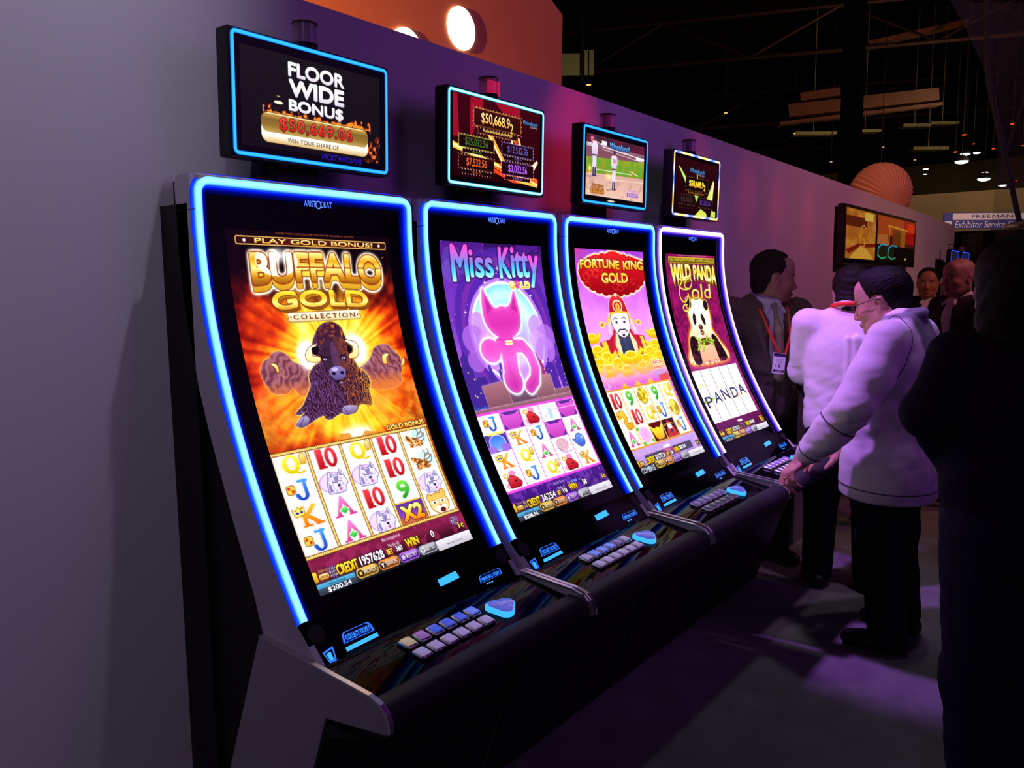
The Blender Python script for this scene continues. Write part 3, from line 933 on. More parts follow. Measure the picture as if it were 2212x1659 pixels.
    for i, col in enumerate(reel):
        for j, s in enumerate(col):
            cx, cy = (xs[i] + xs[i + 1]) / 2, 421 + 46.2 * (j + .5)
            if s == 'moon':
                c.put(c.rect(xs[i] + 2, cy - 22, xs[i + 1] - 2, cy + 22), '4a30a8').put(c.ell(cx, cy, 30, 20), 'd8c8ff').put(c.ell(cx, cy, 27, 18), '3a6ae0', '70b0f8')
                c.put(c.ell(cx - 26, cy + 14, 16, 9), '9a68d8').put(c.ell(cx + 22, cy + 14, 16, 10), '9a68d8')
            elif s == 'face':   # plain pink tile with a cat-eared outline
                c.put(c.rect(xs[i] + 2, cy - 22.5, xs[i + 1] - 2, cy + 22.5), '5a2890')
                q = c.poly([(cx - 34, cy - 22), (cx - 18, cy - 14), (cx + 18, cy - 14), (cx + 34, cy - 22), (cx + 36, cy + 8), (cx + 20, cy + 22), (cx - 20, cy + 22), (cx - 36, cy + 8)])
                c.put(q, 'e060d8', 'b83ab0')
            elif s == 'toy':
                c.put(c.ell(cx + 4, cy - 14, 13, 8), 'f088b8').put(c.ell(cx - 20, cy + 12, 12, 7), 'f0a0c8')
                q = c.poly([(cx - 16, cy + 18), (cx - 18, cy - 2), (cx - 4, cy - 10), (cx + 14, cy - 4), (cx + 28, cy + 10), (cx + 22, cy + 18)])
                c.put(c.grow(q, .8), '701018').put(q, 'e83a48', 'a01020')
                c.put(c.ell(cx + 8, cy + 4, 3.4, 2.6), '301018').put(c.ell(cx - 20, cy - 12, 9, 6), 'd8a838').put(c.ell(cx - 20, cy - 12, 4, 2.6), 'fff4f8')
            elif s == 'vase':
                c.put(c.poly([(cx - 6, cy - 20), (cx + 8, cy - 18), (cx + 12, cy + 20), (cx - 16, cy + 20), (cx - 4, cy - 4)]), 'c8ecf8').put(c.rect(cx - 2, cy - 10, cx + 6, cy + 16), '90d0ec')
            elif s == 'yarn':
                q = c.ell(cx, cy - 2, 25, 19)
                c.put(q, 'c09ad8').put(q * ((((X - Y) / 5) % 1) < .4), 'f4e8a8').put(q * ((((X + Y) / 6) % 1) < .3), 'e070a8')
                c.put(c.line([(cx - 24, cy + 2), (cx - 8, cy + 20), (cx + 28, cy + 18)], 2), 'a060c0')
            elif s == 'bird':
                q = np.maximum(c.ell(cx + 2, cy - 2, 19, 17), c.poly([(cx - 30, cy - 8), (cx - 4, cy - 2), (cx - 10, cy + 12)]))
                c.put(c.grow(q, .8), '1a2a80').put(q, '6a98f0', '3858c8').put(c.ell(cx + 14, cy - 8, 6, 5), 'a0c0f8')
                c.put(c.line([(cx + 6, cy + 14), (cx + 8, cy + 21)], 1.6), 'e0a040')
            else:
                letter(c, s, cx + (3 if s in 'JKQ' else 0), cy, {'J': 42, 'K': 42, 'Q': 50, 'A': 46}[s], 36)
    for x in xs[1:-1]:
        c.put(c.line([(x, 421), (x, 606)], 3), 'f060d8')
    c.put(c.line([(80, 467), (160, 467), (235, 467), (262, 448), (290, 440), (392, 440)], 2.4), 'e8a0e8').put(c.line([(235, 513), (160, 513), (80, 467)], 1.6), 'f0a0e0', alpha=.6)
    c.put(c.rect(14, 465, 74, 471, 2), 'f4e060')
    for i in range(3):
        c.put(c.ell(246 + i * 9, 630, 3.4, 4), '6a88f0')
    c.word('Line 2', (226, 628, 240, 633), 'f0e8f8', bold=0)
    c.word('wins 8', (274, 628, 288, 633), 'f0e8f8', bold=0)
    c.word('50', (38, 638, 50, 645), 'f8e030', bold=.03)
    c.word('LINES', (35, 647, 52, 654), 'f8e030', bold=.03)
    status_bar(c, 'Aristocrat', '36254', '10', '58', 'Min Bet 10', 'Game Over - Play Now', '1c')
    return c


def art_king(k):
    c = Canvas(400, 680, k, 'c050e0')
    X, Y = c.X, c.Y
    n1 = fnoise(c.H, c.W, 50 * k, 23, 3)
    n2 = fnoise(c.H, c.W, 14 * k, 29, 3)
    t = Y / 420 + (n1 - .5) * .3
    cols = [hexc(h) for h in ('9a3ad0', 'c455e6', 'e080f4', 'f0a0f8', 'f8c0a0')]
    c.a = np.stack([np.interp(t, [0, .2, .45, .65, 1], [q[i] for q in cols]) for i in range(3)], -1)
    c.put(np.clip((90 - X) / 120, 0, 1) * np.clip((60 - Y) / 60, 0, 1), 'd83a60', alpha=.8)
    cl = c.spline([(18, 52), (30, 40), (70, 26), (102, 17), (140, 20), (186, 6), (220, 4), (246, 9), (290, 22), (325, 19), (370, 26), (404, 34), (402, 52), (369, 84), (330, 100), (283, 124), (240, 132), (198, 136), (170, 134), (141, 128), (100, 107), (70, 98), (50, 85)], 5)
    for i in range(26):
        a = i / 26 * 2 * math.pi
        cl = np.maximum(cl, c.ell(210 + 172 * math.cos(a), 68 + 58 * math.sin(a) * (1 if math.sin(a) > 0 else .75), 26, 17))
    c.glow(c.grow(cl, 3), 6, 'fff0d0')
    c.put(c.grow(cl, 2), 'ffe0b0').put(cl, 'e02028', ['b80c18', '8a0410'])
    for i in range(30):
        x, y = 50 + RNG.random() * 310, 30 + RNG.random() * 90
        c.put((c.ell(x, y, 16, 11) - c.ell(x, y, 14, 9.4)) * cl, 'f04a40', alpha=.8)

    def tilt(p, v):
        p[:, 1] += (v[:, 0] - .5) ** 2 * 14
        return p
    c.word('FORTUNE', (24, 28, 246, 56), 'fff8b0', ['f8c838', 'd88a10'], edge='6a1404', ew=2, bold=.055, warp=tilt)
    c.word('KING', (268, 29, 394, 58), 'fff8b0', ['f8c838', 'd88a10'], edge='6a1404', ew=2, bold=.055, warp=tilt)
    c.word('GOLD', (133, 69, 290, 101), 'fff060', ['f0b020', 'fff080', 'd08a10'], edge='7a1404', ew=2.2, bold=.055)
    # a bearded figure with a red court hat behind gold ingots
    c.put(c.poly([(150, 250), (110, 272), (54, 278), (40, 330), (330, 330), (318, 270), (262, 264), (240, 250)]), 'b81830').put(c.poly([(64, 278), (92, 276), (96, 330), (60, 330)]), 'f0c850').put(c.poly([(292, 270), (312, 272), (320, 330), (296, 330)]), 'f0c850')
    c.put(c.poly([(140, 262), (172, 240), (226, 240), (262, 270), (270, 330), (120, 330)]), 'f4d8a8')
    for a, b in ((136, 152), (244, 260)):
        c.put(c.line([(a + 6, 200), (a - 12, 250)] if a < 200 else [(b - 6, 200), (b + 14, 250)], 16), 'f8d8b8', alpha=.8)
    c.put(c.line([(150, 250), (128, 290), (140, 330)], 14), 'c82038').put(c.line([(246, 252), (272, 290), (262, 330)], 14), 'c82038')
    beard = c.poly([(166, 252), (184, 262), (212, 262), (232, 252), (238, 330), (164, 330)])
    c.put(beard, '40486c', '282c48').put(c.line([(196, 262), (198, 330)], 4), '6a50a8', alpha=.6)
    for sgn in (-1, 1):
        c.put(c.line([(198 + sgn * 46, 190), (198 + sgn * 76, 222), (198 + sgn * 110, 228)], 7), 'f0c040').put(c.ell(198 + sgn * 108, 226, 15, 10), 'f8d870').put(c.ell(198 + sgn * 108, 226, 8, 5), 'e07040')
    face = c.spline([(154, 196), (198, 190), (246, 196), (250, 224), (240, 248), (222, 264), (198, 270), (172, 262), (156, 246), (148, 222)])
    c.put(c.grow(face, 1.4), '30202c').put(face, 'fff8fa', 'f4e0ec')
    hat = c.spline([(152, 192), (150, 178), (160, 152), (176, 142), (202, 136), (224, 144), (240, 154), (250, 178), (250, 192), (200, 188)])
    c.put(c.grow(hat, 1.8), 'ffe090').put(hat, 'e03040', 'a81024')
    c.put(c.ell(200, 172, 28, 20) - c.ell(200, 172, 22, 15), 'ffe8a0').put(c.ell(200, 174, 12, 12), 'f8c850').put(c.ell(200, 176, 5, 8), 'e07020').put(c.ell(200, 137, 8, 6), 'fff0d8')
    c.put(c.line([(150, 194), (200, 189), (250, 194)], 7), 'f0b838')
    for s in (-1, 1):
        c.put(c.ell(198 + s * 23, 222, 11, 4.6), 'c8a0d8').put(c.ell(198 + s * 23, 222, 5, 3.6), '281838')
        c.put(c.line([(198 + s * 10, 212), (198 + s * 26, 207), (198 + s * 38, 213)], 2.4), '201828')
        c.put(c.line([(198, 246), (198 + s * 14, 244), (198 + s * 26, 252)], 4.4), '302438')
    c.put(c.line([(186, 254), (212, 254)], 3), 'e090a8').put(c.ell(199, 263, 8, 4), '302838')
    c.put(c.line([(198, 222), (194, 238), (202, 240)], 1.6), 'd8b0c0')
    # ingots
    for x, y, s in ((20, 260, .9), (385, 262, .9), (30, 300, 1.1), (375, 300, 1.1), (70, 322, 1.1), (330, 320, 1.1), (20, 338, 1.2), (380, 340, 1.2), (120, 345, 1.25), (290, 345, 1.2), (205, 330, 1.35), (60, 360, 1.2), (340, 362, 1.2), (160, 368, 1.1), (255, 366, 1.1)):
        w, h = 52 * s, 19 * s
        q = c.spline([(x - w, y - h * .7), (x - w * .5, y - h * .2), (x + w * .5, y - h * .2), (x + w, y - h * .7), (x + w * .8, y + h * .4), (x + w * .4, y + h), (x - w * .4, y + h), (x - w * .8, y + h * .4)])
        c.put(c.grow(q, 1), 'd8a010', alpha=.8).put(q, 'fff03a', ['f0cc10', 'd8a008'])
        c.put(c.ell(x, y - h * .2, w * .5, h * .5), 'fff680').put(c.ell(x, y - h * .15, w * .42, h * .38), 'e8c010')
    c.put(np.clip((Y - 340) / 60, 0, 1) * np.clip(n2 * 1.5, 0, 1), 'f8a0c8', alpha=.95)
    c.put(np.clip((Y - 385) / 30, 0, 1), 'd050d8', alpha=.8)
    c.put(np.clip((110 - X) / 80, 0, 1) * np.clip((Y - 340) / 40, 0, 1) * (n2 > .5), 'd8a8f0', alpha=.8)
    c.word('DRAGON', (316, 355, 380, 366), 'd83018', edge='fff4e0', ew=2, bold=.04)
    c.word('of WEALTH', (318, 372, 384, 383), 'd83018', edge='fff4e0', ew=2, bold=.04)
    c.put(c.ell(350, 398, 46, 14), 'b890d8', alpha=.7).put(c.poly([(330, 404), (394, 398), (396, 424), (330, 424)]), 'd84a58')
    # reels
    c.put(np.clip((Y - 604) / 5, 0, 1), 'c0a0ec', 'a078d8').put(np.clip((Y - 606) / 5, 0, 1) * (n2 > .55), 'd8a0c8', alpha=.7)
    c.put(c.rect(-6, 422, 390, 607, 3), 'd8902a').put(c.rect(-2, 427, 386, 602), 'fff2dc')
    xs = [-3, 73, 150, 228, 306, 385]
    reel = [['10', 'fish', 'A'], ['9', '10', 'flower'], ['coin', 'Q', 'ingot'], ['9', 'J', 'sage'], ['Q', 'coin', 'J']]
    for i, col in enumerate(reel):
        for j, s in enumerate(col):
            cx, cy = (xs[i] + xs[i + 1]) / 2, 427 + 58.3 * (j + .5)
            if s == 'coin':
                c.put(c.ell(cx, cy, 30, 27), 'b88808').put(c.ell(cx, cy, 28, 25), 'f4d830', 'c8a010')
                c.put(c.ell(cx, cy, 28, 25) * (n2 > .55), 'fff080', alpha=.7).put(c.ell(cx, cy, 28, 25) * (n2 < .42), '9a7808', alpha=.7)
            elif s == 'fish':
                q = c.line([(cx - 20, cy - 16), (cx + 4, cy - 20), (cx + 12, cy - 4), (cx + 4, cy + 10), (cx + 10, cy + 24), (cx + 28, cy + 20)], 15)
                c.put(c.grow(q, 1), 'a86810').put(q, 'f8c840', 'd89818').put(c.ell(cx - 20, cy - 10, 12, 8), 'e0a828').put(c.ell(cx - 20, cy - 14, 2, 2), '402000')
            elif s == 'flower':
                for q in range(7):
                    a = q * 2 * math.pi / 7
                    c.put(c.ell(cx + 17 * math.cos(a), cy + 15 * math.sin(a), 15, 12), 'f0b8f0').put(c.ell(cx + 17 * math.cos(a), cy + 15 * math.sin(a), 9, 7), 'd890e0', alpha=.6)
                c.put(c.ell(cx, cy, 11, 9), 'e8a0e8')
                for a, b in ((-30, -22), (30, 22), (-24, 24)):
                    c.put(c.ell(cx + a, cy + b, 9, 6), '60c040')
            elif s == 'ingot':
                c.put(c.rect(xs[i] + 2, cy - 29, xs[i + 1] - 2, cy + 29), '5a0c10')
                q = c.spline([(cx - 36, cy - 20), (cx - 16, cy - 10), (cx + 16, cy - 10), (cx + 36, cy - 20), (cx + 28, cy + 10), (cx + 16, cy + 24), (cx - 16, cy + 24), (cx - 28, cy + 10)])
                c.put(q, 'fff050', 'e0a008').put(c.ell(cx, cy - 6, 16, 7), 'f8d820')
            elif s == 'sage':
                c.put(c.rect(xs[i] + 2, cy - 29, xs[i + 1] - 2, cy + 29), '2a0c10').put(c.poly([(cx - 34, cy + 29), (cx - 20, cy - 4), (cx + 20, cy - 4), (cx + 34, cy + 29)]), 'c03028')
                c.put(c.ell(cx, cy - 6, 13, 13), 'fce8e4').put(c.poly([(cx - 15, cy - 12), (cx, cy - 27), (cx + 15, cy - 12)]), 'd83030').put(c.poly([(cx - 7, cy + 4), (cx + 7, cy + 4), (cx, cy + 28)]), '303050')
                c.put(c.line([(cx - 30, cy - 10), (cx - 15, cy - 14), (cx + 15, cy - 14), (cx + 30, cy - 10)], 2.4), 'f0c040')
            else:
                letter(c, s, cx + (3 if s in 'JKQ' else 0), cy, {'10': 50, '9': 36, 'J': 42, 'Q': 50, 'A': 48}[s], 48, 1)
    for x in xs:
        c.put(c.line([(x, 424), (x, 605)], 4.5), 'd8902a').put(c.line([(x - .8, 424), (x - .8, 605)], 1.4), 'ffe090')
    for i in (1, 2, 3):
        x = (xs[i] + xs[i + 1]) / 2
        c.put(c.poly([(x + (24 if q % 2 else 10) * math.cos(math.pi + q * math.pi / 10), 424 + (22 if q % 2 else 10) * math.sin(math.pi + q * math.pi / 10)) for q in range(11)]), 'ffe838', 'f0a818')
    c.put(c.rect(52, 629, 226, 654, 2), '50486a').put(c.rect(226, 628, 345, 652, 2), '4a4464').put(c.rect(164, 630, 222, 652, 2), 'b03a78')
    c.put(c.rect(372, 634, 398, 652), '605888')
    status_bar(c, 'Aristocrat', '$19,777.26', '1.20', '$0.00', 'Min Bet', ' .', '1c', compass=True)
    return c


def art_panda(k):
    c = Canvas(400, 680, k, '7a0c50')
    X, Y = c.X, c.Y
    n1 = fnoise(c.H, c.W, 40 * k, 53, 3)
    n2 = fnoise(c.H, c.W, 9 * k, 57, 3)
    c.a = hexc('8a1058') * (0.55 + .8 * n1)[..., None]
    for x in range(12, 400, 26):
        c.put(c.rect(x, 60, x + 9, 380) * (n2 > .4), '5a0848', alpha=.6)
    c.put((n2 > .6) * np.clip((Y - 120) / 60, 0, 1), 'c02070', alpha=.5)
    c.put(np.clip((Y - 370) / 20, 0, 1), '8a1868')
    c.word('WIN FREE GAMES FEATURE WITH TEN LINES PLAYED AND FIVE SYMBOLS', (80, 2, 330, 6), 'b8a0a8', bold=0)
    c.put(c.rect(22, 10, 404, 32), 'd8b030', '9a7410').put(c.rect(26, 14, 400, 28), '6a5408')
    c.word('Win FREE GAMES FEATURE with TEN LINES played!', (32, 15, 396, 27), 'f8e860', bold=.03)

    def fan(p, v):
        u = (v[:, 0] - .5) * 2
        p[:, 1] += u * u * 34 * v[:, 1]
        return p
    for s, b in (('WILD', (32, 34, 190, 88)), ('PANDA', (208, 36, 402, 88))):
        c.word(s, b, 'fff6a8', ['f4d040', 'fff0a0', 'c89018'], edge='3a2404', ew=2, bold=.06, shadow=('e0b828', '8a6408'), so=(2, 9), warp=(lambda p, v, b=b: (p.__setitem__((slice(None), 1), p[:, 1] + ((b[0] + v[:, 0] * (b[2] - b[0]) - 216) / 190) ** 2 * 26 * v[:, 1]) or p)))
    c.put(c.ell(110, 70, 60, 30), 'ffffff', alpha=.0)
    # halo and body
    b = c.spline([(125, 190), (150, 168), (200, 158), (250, 168), (284, 196), (280, 240), (272, 278), (306, 320), (330, 390), (40, 392), (52, 340), (84, 290), (118, 260), (116, 220)])
    c.glow(c.grow(b, 6), 12, 'f89020')
    c.put(c.grow(b, 3), 'ffe060')
    c.put(b, 'fffaf0', 'f4d8b0')
    c.put(b * np.clip((Y - 260) / 60, 0, 1) * (n2 > .5), 'e8a860', alpha=.6)
    for ear in ((133, 172, 24, 24), (268, 184, 22, 22)):
        c.put(c.ell(*ear), 'ffe060').put(c.ell(ear[0], ear[1], ear[2] - 3, ear[3] - 3), '201018')
    for pts in ([(60, 392), (56, 340), (84, 296), (130, 300), (142, 330), (110, 392)], [(244, 392), (232, 330), (256, 296), (284, 300), (316, 350), (324, 392)]):
        c.put(c.spline(pts), '1a0a14').put(c.spline(pts) * (n2 > .58), '5a1c20', alpha=.7)
    c.put(c.poly([(130, 306), (250, 300), (256, 394), (112, 394)]), 'f4c8a0', 'e8a888').put(c.ell(190, 318, 46, 14), '481808', alpha=.8)
    c.put(c.ell(153, 232, 13, 22, .35), '201018').put(c.ell(222, 236, 13, 22, -.35), '201018')
    c.put(c.ell(155, 228, 3, 4), '6a4038').put(c.ell(220, 232, 3, 4), '6a4038')
    c.put(c.ell(186, 263, 17, 10), '4a2020').put(c.ell(184, 260, 7, 4), '8a5048')
    c.put(c.ell(186, 284, 15, 10), '6a2820').put(c.ell(186, 285, 8, 4), 'e09080')
    for (x0, y0, x1, y1) in ((150, 320, 110, 345), (160, 316, 120, 300), (180, 316, 150, 350), (200, 314, 215, 300), (215, 318, 250, 332), (225, 312, 262, 318)):
        c.put(c.ell((x0 + x1) / 2, (y0 + y1) / 2, math.hypot(x1 - x0, y1 - y0) / 2 + 5, 5.5, math.atan2(y1 - y0, x1 - x0)), '304808').put(c.ell((x0 + x1) / 2, (y0 + y1) / 2, math.hypot(x1 - x0, y1 - y0) / 2 + 3, 4, math.atan2(y1 - y0, x1 - x0)), 'b8e838')
    c.put(c.line([(118, 330), (180, 312), (256, 326)], 3), '88b820')
    # script lettering
    q = [(168, 116), (150, 122), (128, 114), (140, 94), (172, 84), (188, 98), (166, 120), (124, 124), (92, 118), (80, 100), (92, 88), (112, 92), (88, 116), (78, 142), (92, 166), (120, 166), (140, 148), (146, 140), (146, 170), (132, 192), (104, 202), (86, 192), (98, 180), (128, 178), (158, 166)]
    g = []
    for a, b, d, e in zip(q[:-3], q[1:-2], q[2:-1], q[3:]):
        for t in (0, .2, .4, .6, .8):
            g.append(tuple(.5 * (2 * b[i] + (d[i] - a[i]) * t + (2 * a[i] - 5 * b[i] + 4 * d[i] - e[i]) * t * t + (3 * b[i] - a[i] - 3 * d[i] + e[i]) * t ** 3) for i in (0, 1)))
    for w, h in ((8, '5a3a04'), (5, 'f8e060')):
        c.put(c.line(g, w), h)
    c.word('old', (170, 106, 330, 160), 'fff4a8', 'e8c038', edge='5a3a04', ew=1.8, bold=.0, shear=.12)
    c.put(np.clip((Y - 385) / 6, 0, 1) * (n2 > .5), 'b03a88', alpha=.6)
    # reels, one word across them
    c.put(np.clip((Y - 604) / 5, 0, 1), '6a1858', '40103c')
    c.put(c.rect(-6, 416, 376, 608), 'fff6f4')
    for x in (66, 143, 220, 294):
        c.put(c.line([(x, 416), (x, 608)], 3), '6a2038')
    c.put(c.rect(8, 468, 62, 474), 'e8e0a0')
    for i, (ch, x, y) in enumerate((('P', 16, 532), ('A', 84, 522), ('N', 158, 518), ('D', 232, 520), ('A', 306, 514))):
        c.word(ch, (x, y - 20, x + 54, y + 20), '303878', '181c50', edge='f8f0e0', ew=1.2, bold=.02, shadow='d0a860', so=(4, 5), shear=.1 if i % 2 else -.1)
    c.put(c.ell(10, 530, 8, 6), '90c840').put(c.ell(76, 524, 8, 6), '90c840')
    c.put(c.rect(50, 636, 64, 656), 'c8a030').put(c.rect(360, 630, 384, 652), 'c8a030')
    status_bar(c, 'Aristocrat', '$12,757.51', '1.20', '$0.00', 'Min Bet', ' .', '1c', top='Buffalo')
    return c


# ---- the small top displays: 400 x 230 units, black rim included
def dots(c, x0, y0, x1, y1, n, m, col='fff4d8', r=1.1):
    for i in range(n):
        x = x0 + (x1 - x0) * i / (n - 1)
        for y in (y0, y1):
            c.put(c.ell(x, y, r, r), col)
    for j in range(1, m - 1):
        y = y0 + (y1 - y0) * j / (m - 1)
        for x in (x0, x1):
            c.put(c.ell(x, y, r, r), col)


def casino_logo(c, x0, y0, x1, y1):
    c.word('Winnabunch', (x0, y0, x1, y0 + (y1 - y0) * .66), '8ac8f8', '3a80d0', edge='101c3c', ew=.7, bold=.02, shear=.25)
    c.word('CASINO', (x0 + (x1 - x0) * .5, y0 + (y1 - y0) * .74, x1, y1), 'e8d8e0', bold=.02)


def art_bonus(k):
    c = Canvas(400, 230, k, '040206')
    c.put(c.rect(17, 22, 378, 212), '141013', '0e0a0e')
    n = fnoise(c.H, c.W, 9 * k, 61, 3)
    # flames along the top of the gold pill and to its right
    X, Y = c.X, c.Y
    f = np.clip((n - .30 - np.abs(Y - 141) / 42) * 5, 0, 1) * (X > 66) * (X < 350)
    c.put(f, 'a82808').put(np.clip(f * 2 - .9, 0, 1), 'f88a20')
    f2 = np.clip((n - .34 - np.hypot((X - 362) / 50, (Y - 182) / 42) * .35) * 5, 0, 1) * c.rect(17, 22, 378, 212) * (X > 320)
    c.put(f2, 'a02808').put(np.clip(f2 * 2 - 1, 0, 1), 'f07020')
    for s, b, bo in (('FLOOR', (129, 33, 276, 63), .05), ('WIDE', (130, 67, 275, 102), .06), ('BONU$', (129, 107, 272, 134), .05)):
        c.word(s, b, 'ffffff', 'd0c8d4', edge='181418', ew=1.2, bold=bo)
    q = c.rect(62, 142, 342, 200, 16)
    c.put(c.grow(q, 1), '402808').put(q, 'f8f4e8', ['d8c088', 'fffdf4', 'f8f0e0', 'c8a868'])
    q = c.rect(62, 142, 342, 180, 15)
    c.put(q, 'c8a050', ['7a5a20', '8a6828', 'b89850'])
    c.put(c.line([(76, 143), (328, 143)], 1.6), 'fff0c0')
    c.word('$50,669.06', (106, 147, 297, 176), 'f84a40', 'b81410', edge='3a1004', ew=1.4, bold=.015, spacing=1.15)
    c.word('WIN YOUR SHARE OF', (124, 186, 258, 195), '3a2c3c', bold=.0, spacing=1.1)
    # reflection of blue writing, painted along the lower rim
    m = c.text('INNOVATION', 212, 206, 322, 219, bold=.01)
    c.put(c.text('INNOVATION', 322, 206, 212, 219, bold=.01), '2a18c8', alpha=.9)
    c.put(c.ell(104, 119, 11, 3.2), 'fffbd0').put(c.ell(104, 107, 4, 1.2), 'b0a060')
    return c


def jackpot(c, x0, y0, x1, y1, s, col, tag_s, tcol, edge, cw=.72):
    q = c.rect(x0, y0, x1, y1, 4)
    c.put(c.grow(q, .8), edge).put(q, '22060c', '180408')
    w, h = x1 - x0, y1 - y0
    dots(c, x0 - 2, y0 - 3, x1 + 2, y1 + 3, 13, 5)
    c.word(s, (x0 + w * (1 - cw) / 2, y0 + h * .12, x1 - w * (1 - cw) / 2, y1 - h * .12), col, bold=.01)
    c.put(c.rect(x0 + w * .1, y1 + 4, x1 - w * .1, y1 + 14, 2), '1a0408')
    dots(c, x0 + w * .1, y1 + 4, x1 - w * .1, y1 + 15, 11, 2)
    c.word(tag_s, (x0 + w * .36, y1 + 6.5, x1 - w * .36, y1 + 12), tcol, bold=.02)


def rays(c, pts, cols):
    for p, h in zip(pts, cols):
        c.put(c.poly(p), h)


def art_jackpots(k):
    c = Canvas(400, 230, k, '060208')
    c.put(c.rect(16, 6, 384, 212), '3a0410', '200208')
    for p in ([(16, 8), (32, 8), (40, 112), (16, 114)], [(82, 8), (134, 8), (130, 34), (80, 120)], [(180, 6), (290, 6), (294, 30), (215, 28)]):
        c.put(c.poly(p), 'b0102c', alpha=.75)
    rays(c, [[(150, 92), (172, 92), (232, 160), (212, 160)], [(16, 126), (60, 138), (378, 196), (376, 212), (281, 205), (180, 170), (16, 143)], [(212, 160), (378, 189), (378, 205), (260, 196), (180, 176)], [(372, 136), (378, 142), (340, 190), (318, 176)], [(252, 92), (262, 92), (262, 110), (254, 110)], [(282, 86), (290, 86), (300, 112), (290, 112)], [(264, 92), (280, 90), (288, 112), (270, 112)]],
         ['f4a038', 'e8c048', 'f06020', 'f8e8c0', 'f8d8a0', 'f8e060', 'd83a20'])
    c.put(c.poly([(152, 92), (160, 92), (222, 160), (214, 160)]), 'ffe8a0').put(c.poly([(16, 132), (378, 202), (376, 206), (16, 137)]), 'fff2a0').put(c.poly([(180, 178), (300, 208), (262, 208), (180, 188)]), 'f03a18')
    q = c.rect(97, 33, 294, 76, 6)
    c.put(c.grow(q, 1), 'c88030').put(q, '3a0a10', '28060a')
    dots(c, 93, 30, 298, 79, 16, 5)
    q = c.rect(113, 77, 277, 93, 3)
    c.put(c.grow(q, .8), '8a4a1c').put(q, '2a060c')
    dots(c, 110, 80, 280, 96, 14, 2)
    c.word('$50,668.9', (126, 40, 246, 70), 'fff0a0', 'e8a838', bold=.01)
    c.word('2', (247, 52, 261, 78), 'fff0a0', 'e8a838', bold=.01)
    c.word('FLOORWIDE JACKPOT', (134, 82, 259, 90), 'f8d060', bold=.03)
    jackpot(c, 39, 107, 178, 136, '$25,032.56', '3a7a28', 'GRAND', '408a30', '98a020', .66)
    jackpot(c, 214, 106, 353, 135, '$12,532.56', '6a60c8', 'MAJOR', '6a60c8', '504090', .66)
    jackpot(c, 39, 158, 179, 188, '$7,532.56', 'e06028', 'MINOR', 'd05020', '6a2010', .58)
    jackpot(c, 213, 156, 355, 187, '$3,032.56', 'b060f0', 'MINI', 'a050e0', '502080', .6)
    casino_logo(c, 303, 33, 372, 50)
    return c


def ballplayer(c, x, y0, y1, w, back):
    h = y1 - y0
    L = 'd8c8e4'
    c.put(c.line([(x - w * .12, y0 + h * .5), (x - w * .14, y0 + h * .93)], w * .32), L).put(c.line([(x + w * .12, y0 + h * .5), (x + w * .16, y0 + h * .93)], w * .32), L)
    for s in (-1, 1):
        c.put(c.line([(x + s * w * .14, y0 + h * .8), (x + s * w * .15, y0 + h * .95)], w * .22), '403048').put(c.ell(x + s * w * .16, y0 + h * .97, w * .2, h * .02), '382c50')
    c.put(c.spline([(x - w * .4, y0 + h * .18), (x + w * .4, y0 + h * .18), (x + w * .32, y0 + h * .5), (x - w * .32, y0 + h * .5)]), 'e4d8ec', 'c8b4d4')
    c.put(c.rect(x - w * .32, y0 + h * .47, x + w * .32, y0 + h * .5), '302838')
    if back:
        c.word('31', (x - w * .2, y0 + h * .24, x + w * .2, y0 + h * .34), '804060', bold=.03)
        c.put(c.line([(x + w * .4, y0 + h * .2), (x + w * .5, y0 + h * .34)], w * .2), 'c8a8b8').put(c.line([(x - w * .4, y0 + h * .2), (x - w * .42, y0 + h * .38)], w * .2), 'd8c8dc')
    else:
        c.put(c.line([(x - w * .4, y0 + h * .2), (x - w * .5, y0 + h * .1), (x + w * .1, y0 + h * .08)], w * .22), 'd86a70').put(c.line([(x + w * .4, y0 + h * .2), (x + w * .7, y0 + h * .16)], w * .22), 'b08088').put(c.ell(x + w * .8, y0 + h * .14, w * .24, h * .05), '403020')
    c.put(c.ell(x, y0 + h * .1, w * .2, h * .06), '6a4038').put(c.ell(x, y0 + h * .065, w * .22, h * .045), '38285c')


